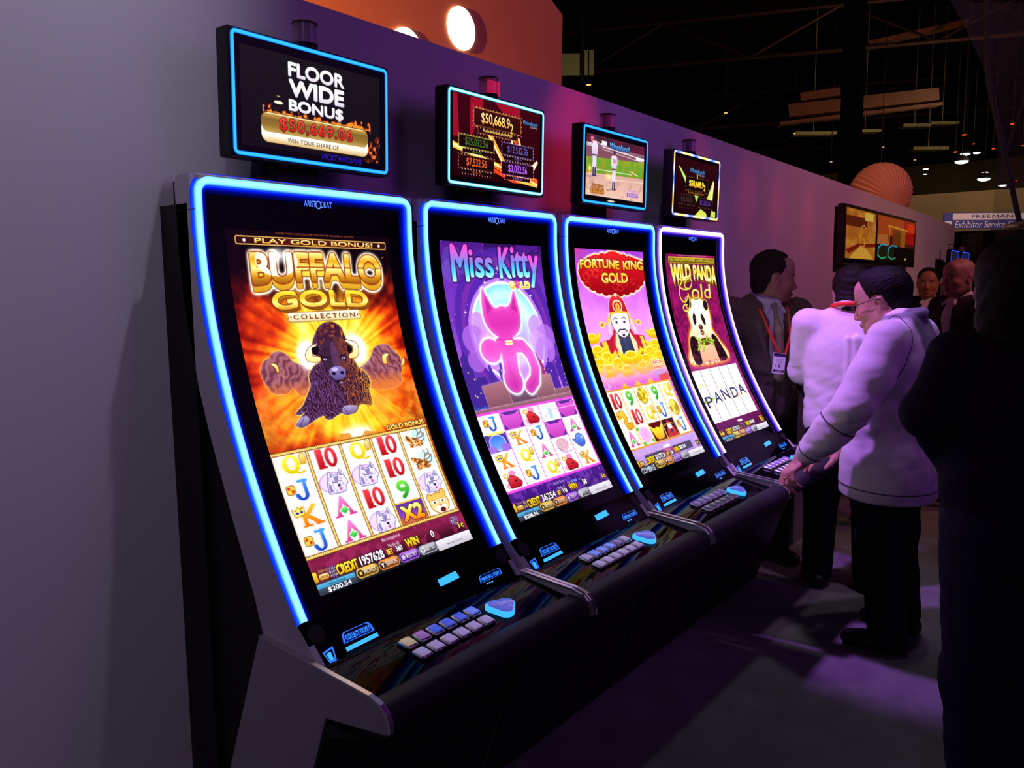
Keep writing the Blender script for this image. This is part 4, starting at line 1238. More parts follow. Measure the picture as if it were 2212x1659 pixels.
def art_ballgame(k):
    c = Canvas(400, 230, k, '060208')
    n = fnoise(c.H, c.W, 20 * k, 71, 3)
    c.put(c.rect(17, 22, 380, 208), 'd8a898')
    f = c.rect(17, 22, 380, 208)
    c.put(f * (c.Y < 60), '5c1830').put(f * (c.Y < 60) * (n > .5), '3a1c30', alpha=.8)
    c.put(f * (c.Y >= 48) * (c.Y < 74 - (c.X - 17) * .05), 'd8ccd4', alpha=.35)
    c.put(f * (c.Y >= 58) * (c.Y < 96 - (c.X - 17) * .05), '7a4858')
    c.put(f * (c.Y >= 92 - (c.X - 17) * .05) * (c.Y < 144 - (c.X - 17) * .03), '8a9a28', '7a8a20')
    c.put(f * (c.Y >= 92 - (c.X - 17) * .05) * (c.Y < 140 - (c.X - 17) * .03) * (n > .48), '5a9a2c', alpha=.8)
    c.put(f * (c.Y >= 140 - (c.X - 17) * .03), 'cc9c90', 'e0b8a4').put(f * (c.Y >= 150) * (n > .6), 'b88478', alpha=.5)
    c.put(c.line([(70, 126), (300, 122)], 2), 'e8e8d8').put(c.line([(290, 112), (340, 122)], 2.4), 'f0f0e4').put(c.line([(180, 150), (380, 142)], 1.6), 'f0d8cc')
    c.put(c.rect(94, 34, 136, 48), 'e8e0ec').put(c.rect(17, 48, 80, 58), 'f0e8f0')
    c.word('ELIT', (18, 49, 60, 57), '302838', bold=.03)
    c.put(c.line([(110, 52), (380, 64)], 3), 'f0e8f0').put(c.line([(110, 60), (380, 74)], 2), 'd8c8d4')
    casino_logo(c, 150, 33, 280, 60)
    c.put(c.rect(325, 60, 378, 70), 'f0e0ec')
    ballplayer(c, 64, 20, 150, 40, False)
    ballplayer(c, 184, 52, 184, 38, True)
    c.put(c.line([(140, 186), (178, 180)], 4), '8a6880', alpha=.7).put(c.line([(17, 152), (56, 150)], 4), '8a6880', alpha=.7)
    c.word('Minor Mystery', (54, 172, 124, 180), 'e08828', edge='6a3810', ew=.6, bold=.03)
    c.word('$7,532.56', (47, 183, 125, 201), 'e09030', edge='7a4010', ew=.7, bold=.03)
    c.word('Mini Mystery', (278, 172, 340, 180), '6a30a8', edge='e0b8c8', ew=.5, bold=.03)
    c.word('$3,032.56', (270, 182, 348, 198), '6a30b0', edge='e0b8c8', ew=.5, bold=.03)
    c.lite(np.clip(blur(c.ell(38, 127, 5, 4), 8 * k) * 3, 0, 1), 'ff6a20').put(c.ell(38, 127, 5, 4), 'fff8e0')
    for x, y in ((202, 116), (246, 116), (302, 110), (345, 106), (132, 146)):
        c.put(c.ell(x, y, 2.4, 2), 'ff9030')
    c.lite(np.clip(blur(c.rect(135, 138, 172, 146), 6 * k) * 1.2, 0, 1), 'e06018')
    c.put(c.ell(172, 219, 24, 3), 'f0e8c0', alpha=.9)
    return c


def art_jackpot_small(k):
    c = Canvas(400, 230, k, '060206')
    c.put(c.rect(14, 18, 384, 224), '2a040c', '160206')
    rays(c, [[(36, 50), (52, 54), (112, 92), (100, 108)], [(344, 78), (352, 84), (344, 160), (292, 154)], [(180, 148), (216, 148), (200, 172)], [(190, 224), (240, 196), (290, 210), (300, 224)], [(340, 196), (376, 200), (376, 224), (330, 220)], [(192, 66), (200, 66), (206, 88), (196, 88)]], ['90c840', 'c8d860', 'a8d048', 'c8d850', 'c0d048', '98c040'])
    c.put(c.poly([(40, 51), (46, 53), (108, 96), (104, 102)]), 'd8f090').put(c.poly([(348, 84), (351, 88), (340, 150), (322, 154)]), 'f4f4c0')
    casino_logo(c, 132, 48, 258, 73)
    q = c.rect(100, 84, 298, 130, 5)
    c.put(q, '14080c')
    dots(c, 100, 82, 298, 132, 15, 5, 'f0c860')
    c.word('$50,668.9', (130, 93, 258, 120), 'fff050', 'f0b020', bold=.04)
    c.word('2', (258, 102, 274, 126), 'fff050', 'f0b020', bold=.04)
    c.word('FLOORWIDE JACKPOT', (126, 138, 264, 146), 'e8a030', bold=.03)
    dots(c, 112, 135, 286, 149, 12, 2, 'd89838')
    for x0, x1, y0, h, s in ((46, 186, 154, '3a2820', '$25,032.56'), (208, 348, 157, '4a3080', '$12,532.56')):
        c.put(c.rect(x0, y0, x1, y0 + 31, 3), '18060c')
        dots(c, x0, y0 - 2, x1, y0 + 33, 12, 4, '9a8050')
        c.word(s, (x0 + 22, y0 + 5, x1 - 22, y0 + 26), h, bold=.03)
        dots(c, x0 + 12, y0 + 36, x1 - 12, y0 + 46, 10, 2, '8a7040')
    return c
QUALITY = 1.0
# ------------------------------------------------------------------ slot machines
PITCH = 0.7513
PLACE = [(0.002, 0.0046), (PITCH - 0.007, -0.0048), (2 * PITCH - 0.0015, -0.0043), (3 * PITCH + 0.009, 0.0045)]

M_WHITE = mat('white_cabinet_plastic', (0.62, 0.60, 0.64), 0.38, spec=0.4)
M_BLACK = mat('black_cabinet_paint', (0.006, 0.006, 0.008), 0.45, spec=0.3)
M_GLOSS = mat('black_gloss_panel', (0.003, 0.003, 0.004), 0.08, spec=0.04)
M_DECK = mat('black_gloss_deck', (0.004, 0.0038, 0.005), 0.03, spec=0.03)
M_PAD = mat('black_vinyl_pad', (0.022, 0.018, 0.030), 0.55, spec=0.3, bump=0.05, bscale=300)
M_CHROME = mat('chrome', (0.72, 0.70, 0.72), 0.30, metal=1.0)
M_GREYLEG = mat('grey_side_panel', (0.42, 0.41, 0.43), 0.45, spec=0.35, bump=0.03, bscale=200)
M_SPK = mat('speaker_mesh', (0.006, 0.006, 0.008), 0.7, bump=0.3, bscale=500)
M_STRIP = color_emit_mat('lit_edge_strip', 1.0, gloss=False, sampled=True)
M_SCREEN = color_emit_mat('lit_display', 1.28, gloss=True)
M_BLUE = mat('blue_lamp', (0.01, 0.02, 0.05), 0.3, emit=(0.02, 0.16, 1.0), estr=1.3)
M_CYAN = mat('cyan_lamp', (0.01, 0.02, 0.05), 0.3, emit=(0.035, 0.36, 1.0), estr=1.5)
M_LOGO = mat('blue_logo_lamp', (0.01, 0.01, 0.05), 0.3, emit=(0.08, 0.20, 1.0), estr=1.8)
M_DIMCAP = {h: mat('button_cap_' + h, lin(hexc(h)), 0.15, spec=0.6, emit=lin(hexc(h)), estr=e) for h, e in (('a89878', .75), ('8a58a8', .7), ('3a50c8', .8), ('5a70d8', .85), ('9080b8', .7), ('6a58a0', .6), ('4a4460', .5))}

_z = np.linspace(1.80, 0.70, 2201)
_y = -0.398 * np.maximum(1.70 - _z, 0) ** 1.8
_s = np.concatenate([[0], np.cumsum(np.hypot(np.diff(_z), np.diff(_y)))])
S_TOP, S_BOT = 0.12500674, 1.02895689
S_END = float(np.interp(-0.80, -_z, _s))


def front(s):
    """curved face of the cabinet: y, z, ny, nz at arc length s from the top"""
    s = np.asarray(s, float)
    y, z = np.interp(s, _s, _y), np.interp(s, _s, _z)
    e = 0.004
    ty = np.interp(s + e, _s, _y) - np.interp(s - e, _s, _y)
    tz = np.interp(s + e, _s, _z) - np.interp(s - e, _s, _z)
    L = np.maximum(np.hypot(ty, tz), 1e-9)
    return y, z, tz / L, -ty / L


def on_front(x, s, h):
    y, z, ny, nz = front(s)
    return np.stack([np.asarray(x, float) + 0 * y, y + ny * h, z + nz * h], -1)


def grid_faces(nu, nv):
    a = np.arange(nu * nv).reshape(nv, nu)
    return np.stack([a[:-1, :-1], a[:-1, 1:], a[1:, 1:], a[1:, :-1]], -1).reshape(-1, 4)


def cross_strip(path, place, prof, name, parent, material, cols, caps=True):
    """sweep prof = [(w, h)...] along path = [(x, s)]; place(x, s, h) -> point"""
    path = np.asarray(path, float)
    t = np.gradient(path, axis=0)
    t /= np.linalg.norm(t, axis=1)[:, None]
    n = np.stack([-t[:, 1], t[:, 0]], -1)
    V, Cc = [], []
    for i, (p, q) in enumerate(zip(path, n)):
        for j, (w, h) in enumerate(prof):
            V.append(place(p[0] + q[0] * w, p[1] + q[1] * w, h))
            Cc.append(cols(i / (len(path) - 1), j))
    m = len(prof)
    F = [(i * m + j, (i + 1) * m + j, (i + 1) * m + j + 1, i * m + j + 1) for i in range(len(path) - 1) for j in range(m - 1)]
    return mobj(name, [tuple(v) for v in V], F, material, parent, smooth=True, cols=Cc)


def u_path(hx, s0, s1, r, n=60):
    p = [(-hx, s) for s in np.linspace(s1, s0 + r, n)]
    p += [(-hx + r - r * math.cos(a), s0 + r - r * math.sin(a)) for a in np.linspace(0, math.pi / 2, 8)[1:]]
    p += [(x, s0) for x in np.linspace(-hx + r, hx - r, 20)[1:]]
    p += [(hx - r + r * math.sin(a), s0 + r - r * math.cos(a)) for a in np.linspace(0, math.pi / 2, 8)[1:]]
    p += [(hx, s) for s in np.linspace(s0 + r, s1, n)[1:]]
    return p


def loop_path(hx, hy, r):
    p = []
    for cx, cy, a0 in ((hx - r, hy - r, 0), (-hx + r, hy - r, 90), (-hx + r, -hy + r, 180), (hx - r, -hy + r, 270)):
        p += [(cx + r * math.cos(math.radians(a0 + a)), cy + r * math.sin(math.radians(a0 + a))) for a in (0, 30, 60, 90)]
    out = []
    p.append(p[0])
    for a, b in zip(p[:-1], p[1:]):
        n = max(1, int(math.dist(a, b) / 0.02))
        out += [tuple(np.array(a) + (np.array(b) - np.array(a)) * i / n) for i in range(n)]
    return out + [p[-1]]


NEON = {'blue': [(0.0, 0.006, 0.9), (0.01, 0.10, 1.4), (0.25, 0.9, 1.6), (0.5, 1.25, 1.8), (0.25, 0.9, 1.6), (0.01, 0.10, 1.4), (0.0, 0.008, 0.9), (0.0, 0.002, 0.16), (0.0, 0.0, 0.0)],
        'white': [(0.05, 0.01, 0.9), (0.5, 0.25, 1.5), (1.5, 1.2, 1.9), (1.8, 1.6, 2.0), (1.5, 1.2, 1.9), (0.5, 0.25, 1.5), (0.05, 0.01, 0.9), (0.01, 0.002, 0.16), (0, 0, 0)]}  # dim end colours paint the halo beside the tube


def text_mesh(s, parent, name, material, place, x0, x1, y0, y1, thick=0.0008, bold=0.0):
    """raised lettering: place(x, y, h) maps the flat box onto the surface"""
    v, t, _ = text_tris(s)
    V = [place(x0 + a * (x1 - x0), y1 - b * (y1 - y0), thick) for a, b in v]
    return mobj(name, [tuple(p) for p in V], [tuple(q) for q in t], material, parent)


def join_text(items, name, material, parent, place, thick=0.0008):
    V, F = [], []
    for s, x0, x1, y0, y1 in items:
        v, t, _ = text_tris(s)
        n = len(V)
        V += [tuple(place(x0 + a * (x1 - x0), y1 - b * (y1 - y0), thick)) for a, b in v]
        F += [tuple(int(i) + n for i in q) for q in t]
    return mobj(name, V, F, material, parent)


LOGO_BITS = [('ARIST', -.5, -.08, 0, .62), ('O', -.10, .12, -.16, .66), ('CRAT', .08, .5, 0, .62), ('.', -.02 + .045, .075, .78, .98)]


def build_machine(idx, neon, caps, art, kart, topper_art, ktop, topcols, lamp_red, label):
    X, Y = PLACE[idx]
    root = empty('slot_machine', (X, Y, 0), label=label, cat='slot machine', group='curved screen slot machines in a row')
    hx = 0.3575
    # black back cabinet and core
    s = np.linspace(0.02, S_END, 40)
    fy, fz, ny, nz = front(s)
    core = [(0.10, 1.785)] + [(a + n * -0.03, b + m * -0.03) for a, b, n, m in zip(fy, fz, ny, nz)] + [(-0.375, 0.72), (-0.375, 0.62), (-0.17, 0.02), (0.10, 0.02)]
    mb = MB().prism(core, -0.343, 0.343)
    mb.prism([(0.02, 0.0), (0.02, 1.729), (0.139, 1.729), (0.139, 0.0)], -hx, hx)
    mb.box(-0.30, -0.02, 0, 0.30, 0.139, 0.03)
    mb.obj('back_cabinet', M_BLACK, root)
    # white upper side panels with the white cap between them
    fy, fz, ny, nz = front(np.linspace(0.004, S_END, 40))
    shell = [(a + n * -0.006, b + m * -0.006) for a, b, n, m in zip(fy, fz, ny, nz)] + [(-0.399, 0.722), (-0.20, 0.745), (-0.172, 0.829), (-0.10, 1.0), (-0.021, 1.2), (0.012, 1.30), (0.032, 1.39), (0.055, 1.50), (0.066, 1.612), (0.067, 1.72), (0.069, 1.775), (0.062, 1.79), (0.05, 1.796)]
    for sx in (-1, 1):
        o = MB().prism(shell, sx * hx, sx * (hx - 0.016)).obj('side_panel', M_WHITE, root)
        MB().box(min(sx * (hx + .0004), sx * (hx - .002)), -0.012, 1.7132, max(sx * (hx + .0004), sx * (hx - .002)), 0.067, 1.7145).obj('panel_seam', M_BLACK, o)
    MB().box(-hx + 0.016, -0.004, 1.782, hx - 0.016, 0.066, 1.7965, 0.004).obj('top_cap', M_WHITE, root, smooth=False)
    # lower side panels: slanting leg, arm towards the player, chrome edge
    arm = [(-0.20, 0.744), (-0.405, 0.727), (-0.565, 0.714), (-0.596, 0.704), (-0.614, 0.690), (-0.622, 0.671), (-0.622, 0.653), (-0.614, 0.648), (-0.427, 0.622), (-0.408, 0.570), (-0.20, 0.0), (0.09, 0.0)]
    edge = arm[0:8]
    for sx in (-1, 1):
        a, b = sx * 0.3590, sx * 0.3695
        o = MB().prism(arm, a, b).obj('leg_panel', M_GREYLEG, root, bevel=0.0015)
        inner = [(y + (0.002 if y < -0.55 else 0.0), z - 0.002) for y, z in edge]
        outer = [(y - (0.004 if y < -0.59 else 0.0), z + (0.004 if y > -0.61 else 0.001)) for y, z in edge]
        MB().prism(inner + outer[::-1], sx * 0.3580, sx * 0.3700).obj('chrome_edge', M_CHROME, o, bevel=0.0012)
    # curved glass face, display
    xs, ss = np.linspace(-0.334, 0.334, 3), np.linspace(0.018, S_END + .004, 90)
    V = np.concatenate([on_front(xs, np.full(3, q), -0.0125) for q in ss])
    mobj('glass_face', V, grid_faces(3, len(ss)), M_GLOSS, root, smooth=True)
    c = art(kart)
    col = c.linear()
    H, W = col.shape[:2]
    u = np.linspace(-0.2675, 0.2675, W)
    v = np.linspace(S_TOP, S_BOT, H)
    y, z, ny, nz = front(v)
    h = -0.0112
    P = np.zeros((H, W, 3), np.float32)
    P[..., 0] = u[None]
    P[..., 1] = (y + ny * h)[:, None]
    P[..., 2] = (z + nz * h)[:, None]
    mobj('game_display', P.reshape(-1, 3), grid_faces(W, H), M_SCREEN, root, smooth=True, cols=col.reshape(-1, 3))
    # lit edge strip; its dim side bands paint a blue halo onto the glass
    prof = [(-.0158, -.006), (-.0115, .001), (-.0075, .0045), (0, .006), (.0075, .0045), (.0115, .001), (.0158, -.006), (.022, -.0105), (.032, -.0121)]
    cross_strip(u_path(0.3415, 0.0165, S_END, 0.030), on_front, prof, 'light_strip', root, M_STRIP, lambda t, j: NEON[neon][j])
    # maker's lettering at the top of the glass
    pl = lambda x, yy, hh: on_front(0.0135 + x * 0.092, 0.0446 - (yy - .45) * 0.026, -0.0092 + hh)
    join_text(LOGO_BITS, 'maker_logo', M_LOGO, root, pl)
    # plain black panel below the display with lit ticket and bill slots
    p0, p1 = np.array((-0.333, 0.797)), np.array((-0.392, 0.720))
    L = np.linalg.norm(p1 - p0)
    d = (p1 - p0) / L
    nn = np.array((d[1], -d[0]))

    def pan(x, t, hh):      # t measured in metres down the panel
        q = p0 + d * t + nn * hh
        return (x, q[0], q[1])

    def tz(zz):             # height -> distance down the panel
        return (p0[1] - zz) / (p0[1] - p1[1]) * L

    def slab(poly, h0, h1, name, material, parent):
        n = len(poly)
        V = [pan(x, tz(zz), h0) for x, zz in poly] + [pan(x, tz(zz), h1) for x, zz in poly]
        F = [tuple(range(2 * n - 1, n - 1, -1))] + [(i, (i + 1) % n, (i + 1) % n + n, i + n) for i in range(n)]
        o = mobj(name, V, F, material, parent)
        bm = bmesh.new()
        bm.from_mesh(o.data)
        bmesh.ops.recalc_face_normals(bm, faces=bm.faces[:])
        bm.to_mesh(o.data)
        bm.free()
        return o
    o = slab([(-0.356, 0.80), (0.356, 0.80), (0.356, 0.716), (-0.356, 0.716)], -0.03, 0.0, 'lower_panel', M_GLOSS, root)

    def outline(poly, w):
        """frame of width w just inside poly"""
        q = np.array(poly)
        c0 = q.mean(0)
        inn = [tuple(c0 + (p - c0) * (1 - w / np.abs(p - c0).max())) for p in q]
        n = len(poly)
        return [tuple(p) for p in q], inn

    def ring(poly, w, h, name, material, parent):
        a, b = outline(poly, w)
        n = len(a)
        V = [pan(x, tz(zz), h) for x, zz in a + b]
        return mobj(name, V, [(i, (i + 1) % n, (i + 1) % n + n, i + n) for i in range(n)], material, parent)
    tick = slab([(-0.274, 0.7385), (-0.268, 0.755), (-0.262, 0.758), (-0.190, 0.758), (-0.184, 0.752), (-0.181, 0.7385)], 0, 0.0025, 'ticket_slot', M_BLACK, root)
    ring([(-0.274, 0.7385), (-0.268, 0.755), (-0.262, 0.758), (-0.190, 0.758), (-0.184, 0.752), (-0.181, 0.7385)], 0.005, 0.003, 'lit_rim', M_CYAN if neon == 'white' else M_BLUE, tick)
    slab([(-0.268, 0.741), (-0.265, 0.753), (-0.190, 0.753), (-0.186, 0.741)], 0.0024, 0.0027, 'lit_plate', mat('dim_blue_plate', (0, 0, .02), .3, emit=(0.004, 0.03, 0.55), estr=.5), tick)
    join_text([('COLLECT TICKET', -0.262, -0.190, 0.7425, 0.7515)], 'lettering', M_CYAN, tick, lambda x, zz, hh: pan(x, tz(zz), 0.0032))
    slab([(-0.272, 0.724), (-0.272, 0.7315), (-0.178, 0.7335), (-0.178, 0.726)], 0, 0.003, 'lit_mouth', M_CYAN, tick)
    jack = slab([(-0.333, 0.7395), (-0.302, 0.7435), (-0.307, 0.718), (-0.325, 0.716)], 0, 0.002, 'headphone_jack', M_BLACK, root)
    ring([(-0.333, 0.7395), (-0.302, 0.7435), (-0.307, 0.718), (-0.325, 0.716)], 0.004, 0.0025, 'lit_rim', M_BLUE, jack)
    slab([(-0.325, 0.735), (-0.314, 0.736), (-0.314, 0.722), (-0.322, 0.721)], 0.002, 0.004, 'lit_symbol', M_CYAN, jack)
    slab([(0.068, 0.764), (0.068, 0.779), (0.136, 0.782), (0.139, 0.766)], 0, 0.004, 'service_lamp', M_CYAN, root)
    bill = slab([(0.199, 0.736), (0.203, 0.749), (0.209, 0.752), (0.287, 0.752), (0.293, 0.748), (0.293, 0.737)], 0, 0.0025, 'bill_slot', M_BLACK, root)
    ring([(0.199, 0.736), (0.203, 0.749), (0.209, 0.752), (0.287, 0.752), (0.293, 0.748), (0.293, 0.737)], 0.004, 0.003, 'lit_rim', M_BLUE, bill)
    slab([(0.205, 0.7385), (0.208, 0.7475), (0.287, 0.7475), (0.289, 0.739)], 0.0024, 0.0027, 'lit_plate', MATS['dim_blue_plate'], bill)
    join_text([('INSERT BILL / TICKET', 0.210, 0.284, 0.7395, 0.7465)], 'lettering', M_CYAN, bill, lambda x, zz, hh: pan(x, tz(zz), 0.0032))
    for i in range(3):
        slab([(0.222 + i * .010, 0.729), (0.222 + i * .010, 0.732), (0.227 + i * .010, 0.732), (0.227 + i * .010, 0.729)], 0, 0.0015, 'pilot_light', M_CYAN, bill)
    for sx in (-1, 1):
        n = 24
        slab([(sx * 0.326 + 0.022 * math.cos(2 * math.pi * k / n), 0.773 + 0.018 * math.sin(2 * math.pi * k / n)) for k in range(n)], 0, 0.002, 'speaker', M_SPK, root)
    # deck with keys
    deck = MB().prism([(-0.36, 0.665), (-0.36, 0.722), (-0.39, 0.7205), (-0.555, 0.694), (-0.555, 0.665)], -0.3585, 0.3585).obj('button_deck', M_DECK, root, bevel=0.001)

    def dz(yy):
        return 0.7205 + (yy + 0.39) * (0.7205 - 0.694) / 0.165
    for r in range(2):
        for i in range(6):
            x = (-0.146 + 0.0450 * i) if r == 0 else (-0.151 + 0.0450 * i)
            yy = (-0.452, -0.503)[r]
            zb = dz(yy)
            bm = MB().box(-0.0180, -0.0195, -0.004, 0.0180, 0.0195, 0.0095, 0.006)
            k = bm.obj('play_button', M_CHROME, root, smooth=False, loc=(x, yy, zb))
            k.rotation_euler = (math.radians(9), 0, 0)
            smooth_by_angle(k, 40)
            cap = MB().box(-0.0138, -0.0150, 0.006, 0.0138, 0.0150, 0.0125, 0.003).obj('button_cap', M_DIMCAP[caps[r * 6 + i]], k)
            smooth_by_angle(cap, 40)
    # the large lit play key, shaped like a guitar pick
    pts = []
    for k in range(40):
        a = 2 * math.pi * k / 40
        rr = 0.036 * (1 + 0.16 * math.cos(3 * (a - math.radians(250))))
        pts.append((rr * math.cos(a) * 1.15, rr * math.sin(a)))
    n = len(pts)
    V = [(x, yy, 0.0) for x, yy in pts] + [(x, yy, 0.010) for x, yy in pts] + [(x * .88, yy * .88, 0.014) for x, yy in pts]
    F = [(j * n + i, j * n + (i + 1) % n, (j + 1) * n + (i + 1) % n, (j + 1) * n + i) for j in range(2) for i in range(n)]
    pick = mobj('large_play_button', V, F, M_CYAN, root, smooth=True, loc=(0.158, -0.487, dz(-0.487)))
    pick.rotation_euler = (math.radians(9), 0, 0)
    V = [(x * .88, yy * .88, 0.0138) for x, yy in pts] + [(x * .6, yy * .6, 0.0165) for x, yy in pts] + [(0, 0, 0.0172)]
    F = [(i, (i + 1) % n, n + (i + 1) % n, n + i) for i in range(n)] + [(n + i, n + (i + 1) % n, 2 * n) for i in range(n)]
    mobj('button_cap', V, F, mat('violet_clear_cap', (0.12, 0.10, 0.40), 0.1, spec=.7, emit=(0.10, 0.12, 0.62), estr=.75), pick, smooth=True)
    # padded wrist rest
    prof = [(-0.40, 0.60), (-0.548, 0.62), (-0.548, 0.693), (-0.556, 0.6985), (-0.566, 0.701)]
    for k in range(13):
        a = math.radians(100 + k * 14)
        prof.append((-0.585 + 0.036 * math.cos(a), 0.664 + 0.036 * math.sin(a)))
    prof += [(-0.56, 0.622), (-0.52, 0.608)]
    o = MB().prism(prof, -0.3585, 0.3585).obj('wrist_rest', M_PAD, root)
    smooth_by_angle(o, 50)
    # belly below the rest, leaning back to the floor
    MB().prism([(-0.40, 0.61), (-0.555, 0.615), (-0.418, 0.575), (-0.212, 0.004), (-0.15, 0.004), (-0.34, 0.6)], -0.366, 0.366).obj('belly_panel', M_BLACK, root)  # widened over the leg fronts, its black stands in for shade there
    # top display on its neck
    MB().box(-0.0725, 0.075, 1.73, 0.0725, 0.118, 2.0, 0.004).obj('display_neck', M_BLACK, root)
    tw, th, tilt = 0.4995, 0.2876, 0.0287
    hs = MB().box(-tw / 2 - .006, 0.001, -th / 2 - .006, tw / 2 + .006, 0.052, th / 2 + .006, 0.007).obj('top_display', M_BLACK, root, loc=(0.0032, -0.013, 1.9941))
    hs.rotation_euler = (tilt, 0, 0)
    c = topper_art(ktop)
    col = c.linear()
    H, W = col.shape[:2]
    P = np.zeros((H, W, 3), np.float32)
    P[..., 0] = np.linspace(-tw / 2 + .004, tw / 2 - .004, W)[None]
    P[..., 2] = np.linspace(th / 2 - .004, -th / 2 + .004, H)[:, None]
    P[..., 1] = 0.0002
    mobj('display', P.reshape(-1, 3), grid_faces(W, H), M_SCREEN, hs, cols=col.reshape(-1, 3))
    prof = [(-.0055, 0.0), (-.0040, .0012), (-.0022, .0022), (0, .0026), (.0022, .0022), (.0040, .0012), (.0055, 0.0)]
    cross_strip(loop_path(tw / 2 - .0045, th / 2 - .0045, 0.010), lambda x, yy, hh: (x, -hh, yy), prof, 'light_border', hs, M_STRIP, topcols)
    # signal lamp behind the top display
    lm = MB().lathe([(0.0005, -0.03), (0.033, -0.03), (0.033, 0.012), (0.0335, 0.013)], n=28).obj('lamp_base', mat('dark_lamp_base', (0.03, 0.02, 0.05), 0.2), hs, smooth=False, loc=(0.012, 0.058, th / 2 + 0.012))
    smooth_by_angle(lm, 40)
    gl = mat('smoky_lamp_glass', (0.55, 0.36, 0.60), 0.1, spec=.6, alpha=0.42)
    lg = MB().lathe([(0.0325, 0.013), (0.0325, 0.062)], n=28)
    lg.f = lg.f[:-2]
    lg = lg.obj('lamp_glass', gl, hs, smooth=True, loc=(0.012, 0.058, th / 2 + 0.012))
    for i in range(3):
        MB().box(-.032, -.001, .014 + i * .016, .032, .001, .0285 + i * .016).obj('lamp_stage', mat('red_lamp_stage', (.5, .02, .06), .4, emit=(0.7, 0.01, 0.05), estr=.9) if lamp_red else mat('purple_lamp_stage', (.20, .10, .22), .4), hs, loc=(0.030 if lamp_red else 0.012, 0.050 if lamp_red else 0.058, th / 2 + 0.012))
    MB().lathe([(0.0335, 0.062), (0.0335, 0.066), (0.030, 0.068)], n=28).obj('lamp_cap', M_BLACK, hs, loc=(0.012, 0.058, th / 2 + 0.012))
    return root


def border(edge, mid, core):
    tab = [edge, mid, core, core, core, mid, edge]
    return lambda t, j: tab[j]


def border_mixed(t, j):
    a = 0.5 + 0.5 * math.sin(t * 2 * math.pi * 9)
    y, b, w = np.array((1.5, 1.0, .05)), np.array((.05, .25, 1.8)), np.array((1.6, 1.5, 1.7))
    c = b + (w - b) * min(a * 2, 1) if a < .5 else w + (y - w) * (a * 2 - 1)
    return tuple(c * (0.35 if j in (0, 6) else 1))


CY = border((0.0, 0.03, 0.55), (0.01, 0.35, 1.1), (0.05, 0.62, 1.25))
TEAL = border((0.0, 0.12, 0.35), (0.05, 0.75, 0.95), (0.7, 1.3, 1.6))
CAPS_A = ['a89878', '8a58a8', '3a50c8', '3a50c8', '3a50c8', '5a70d8', '9080b8', '9080b8', '9080b8', '9080b8', '9080b8', '9080b8']
CAPS_B = ['9080b8', '5a70d8', '5a70d8', '5a70d8', '6a58a0', '9080b8'] + ['9080b8'] * 6
CAPS_C = ['6a58a0'] * 6 + ['4a4460'] * 6
machines = [
    build_machine(0, 'blue', CAPS_A, art_bison, 1.0 * QUALITY, art_bonus, 1.0 * QUALITY, CY, False, 'nearest slot machine of the row, showing three bison on a fiery sunburst'),
    build_machine(1, 'blue', CAPS_B, art_kitty, 0.75 * QUALITY, art_jackpots, 0.8 * QUALITY, TEAL, True, 'slot machine showing a pink cat before a purple moonlit skyline'),
    build_machine(2, 'blue', CAPS_C, art_king, 0.6 * QUALITY, art_ballgame, 0.6 * QUALITY, CY, False, 'slot machine showing a bearded king in red hat, baseball on its top display'),
    build_machine(3, 'white', CAPS_C, art_panda, 0.5 * QUALITY, art_jackpot_small, 0.5 * QUALITY, border_mixed, False, 'slot machine with white violet edge light and a panda on a magenta screen'),
]
# the next bank of machines, far along the same wall
for (x, nm) in ((8.80, 'far small slot machine before the wall end, nearer of the blue edged pair'), (9.47, 'far small slot machine beside the wall end, farther of the blue edged pair')):
    r = copy_tree(machines[2], None, ('play_button', 'large_play_button', 'headphone_jack', 'ticket_slot', 'bill_slot', 'service_lamp', 'game_display', 'display', 'light_border', 'light_strip', 'speaker', 'lamp_stage', 'maker_logo'))
    r.location = (x, 0, 0)
    r.scale = (0.88, 0.88, 0.88)
    r['label'] = nm
    r['group'] = 'slot machines at the far end'
    hs = [ch for ch in r.children if ch.name.startswith('top_display')][0]
    blue = border((0.0, 0.0, 0.35), (0.01, 0.04, 1.0), (0.05, 0.16, 1.4))
    cross_strip(loop_path(.245, .139, 0.010), lambda a, b, hh: (a, -hh, b), [(-.0075, 0.0), (-.005, .0012), (-.0022, .0022), (0, .0026), (.0022, .0022), (.005, .0012), (.0075, 0.0)], 'light_border', hs, M_STRIP, blue)
    mobj('display', [(-.236, -.0003, -.13), (.236, -.0003, -.13), (.236, -.0003, .13), (-.236, -.0003, .13)], [(0, 1, 2, 3)], mat('dim_display', (.004, .004, .01), .1, emit=(.012, .010, .03), estr=1), hs)
    mobj('service_lamp', [(.10, -.0006, -.11), (.20, -.0006, -.11), (.20, -.0006, -.085), (.10, -.0006, -.085)], [(0, 1, 2, 3)], M_CYAN, hs)
# ------------------------------------------------------------------ the booth and the hall
def structure(o):
    o['kind'] = 'structure'
    return o


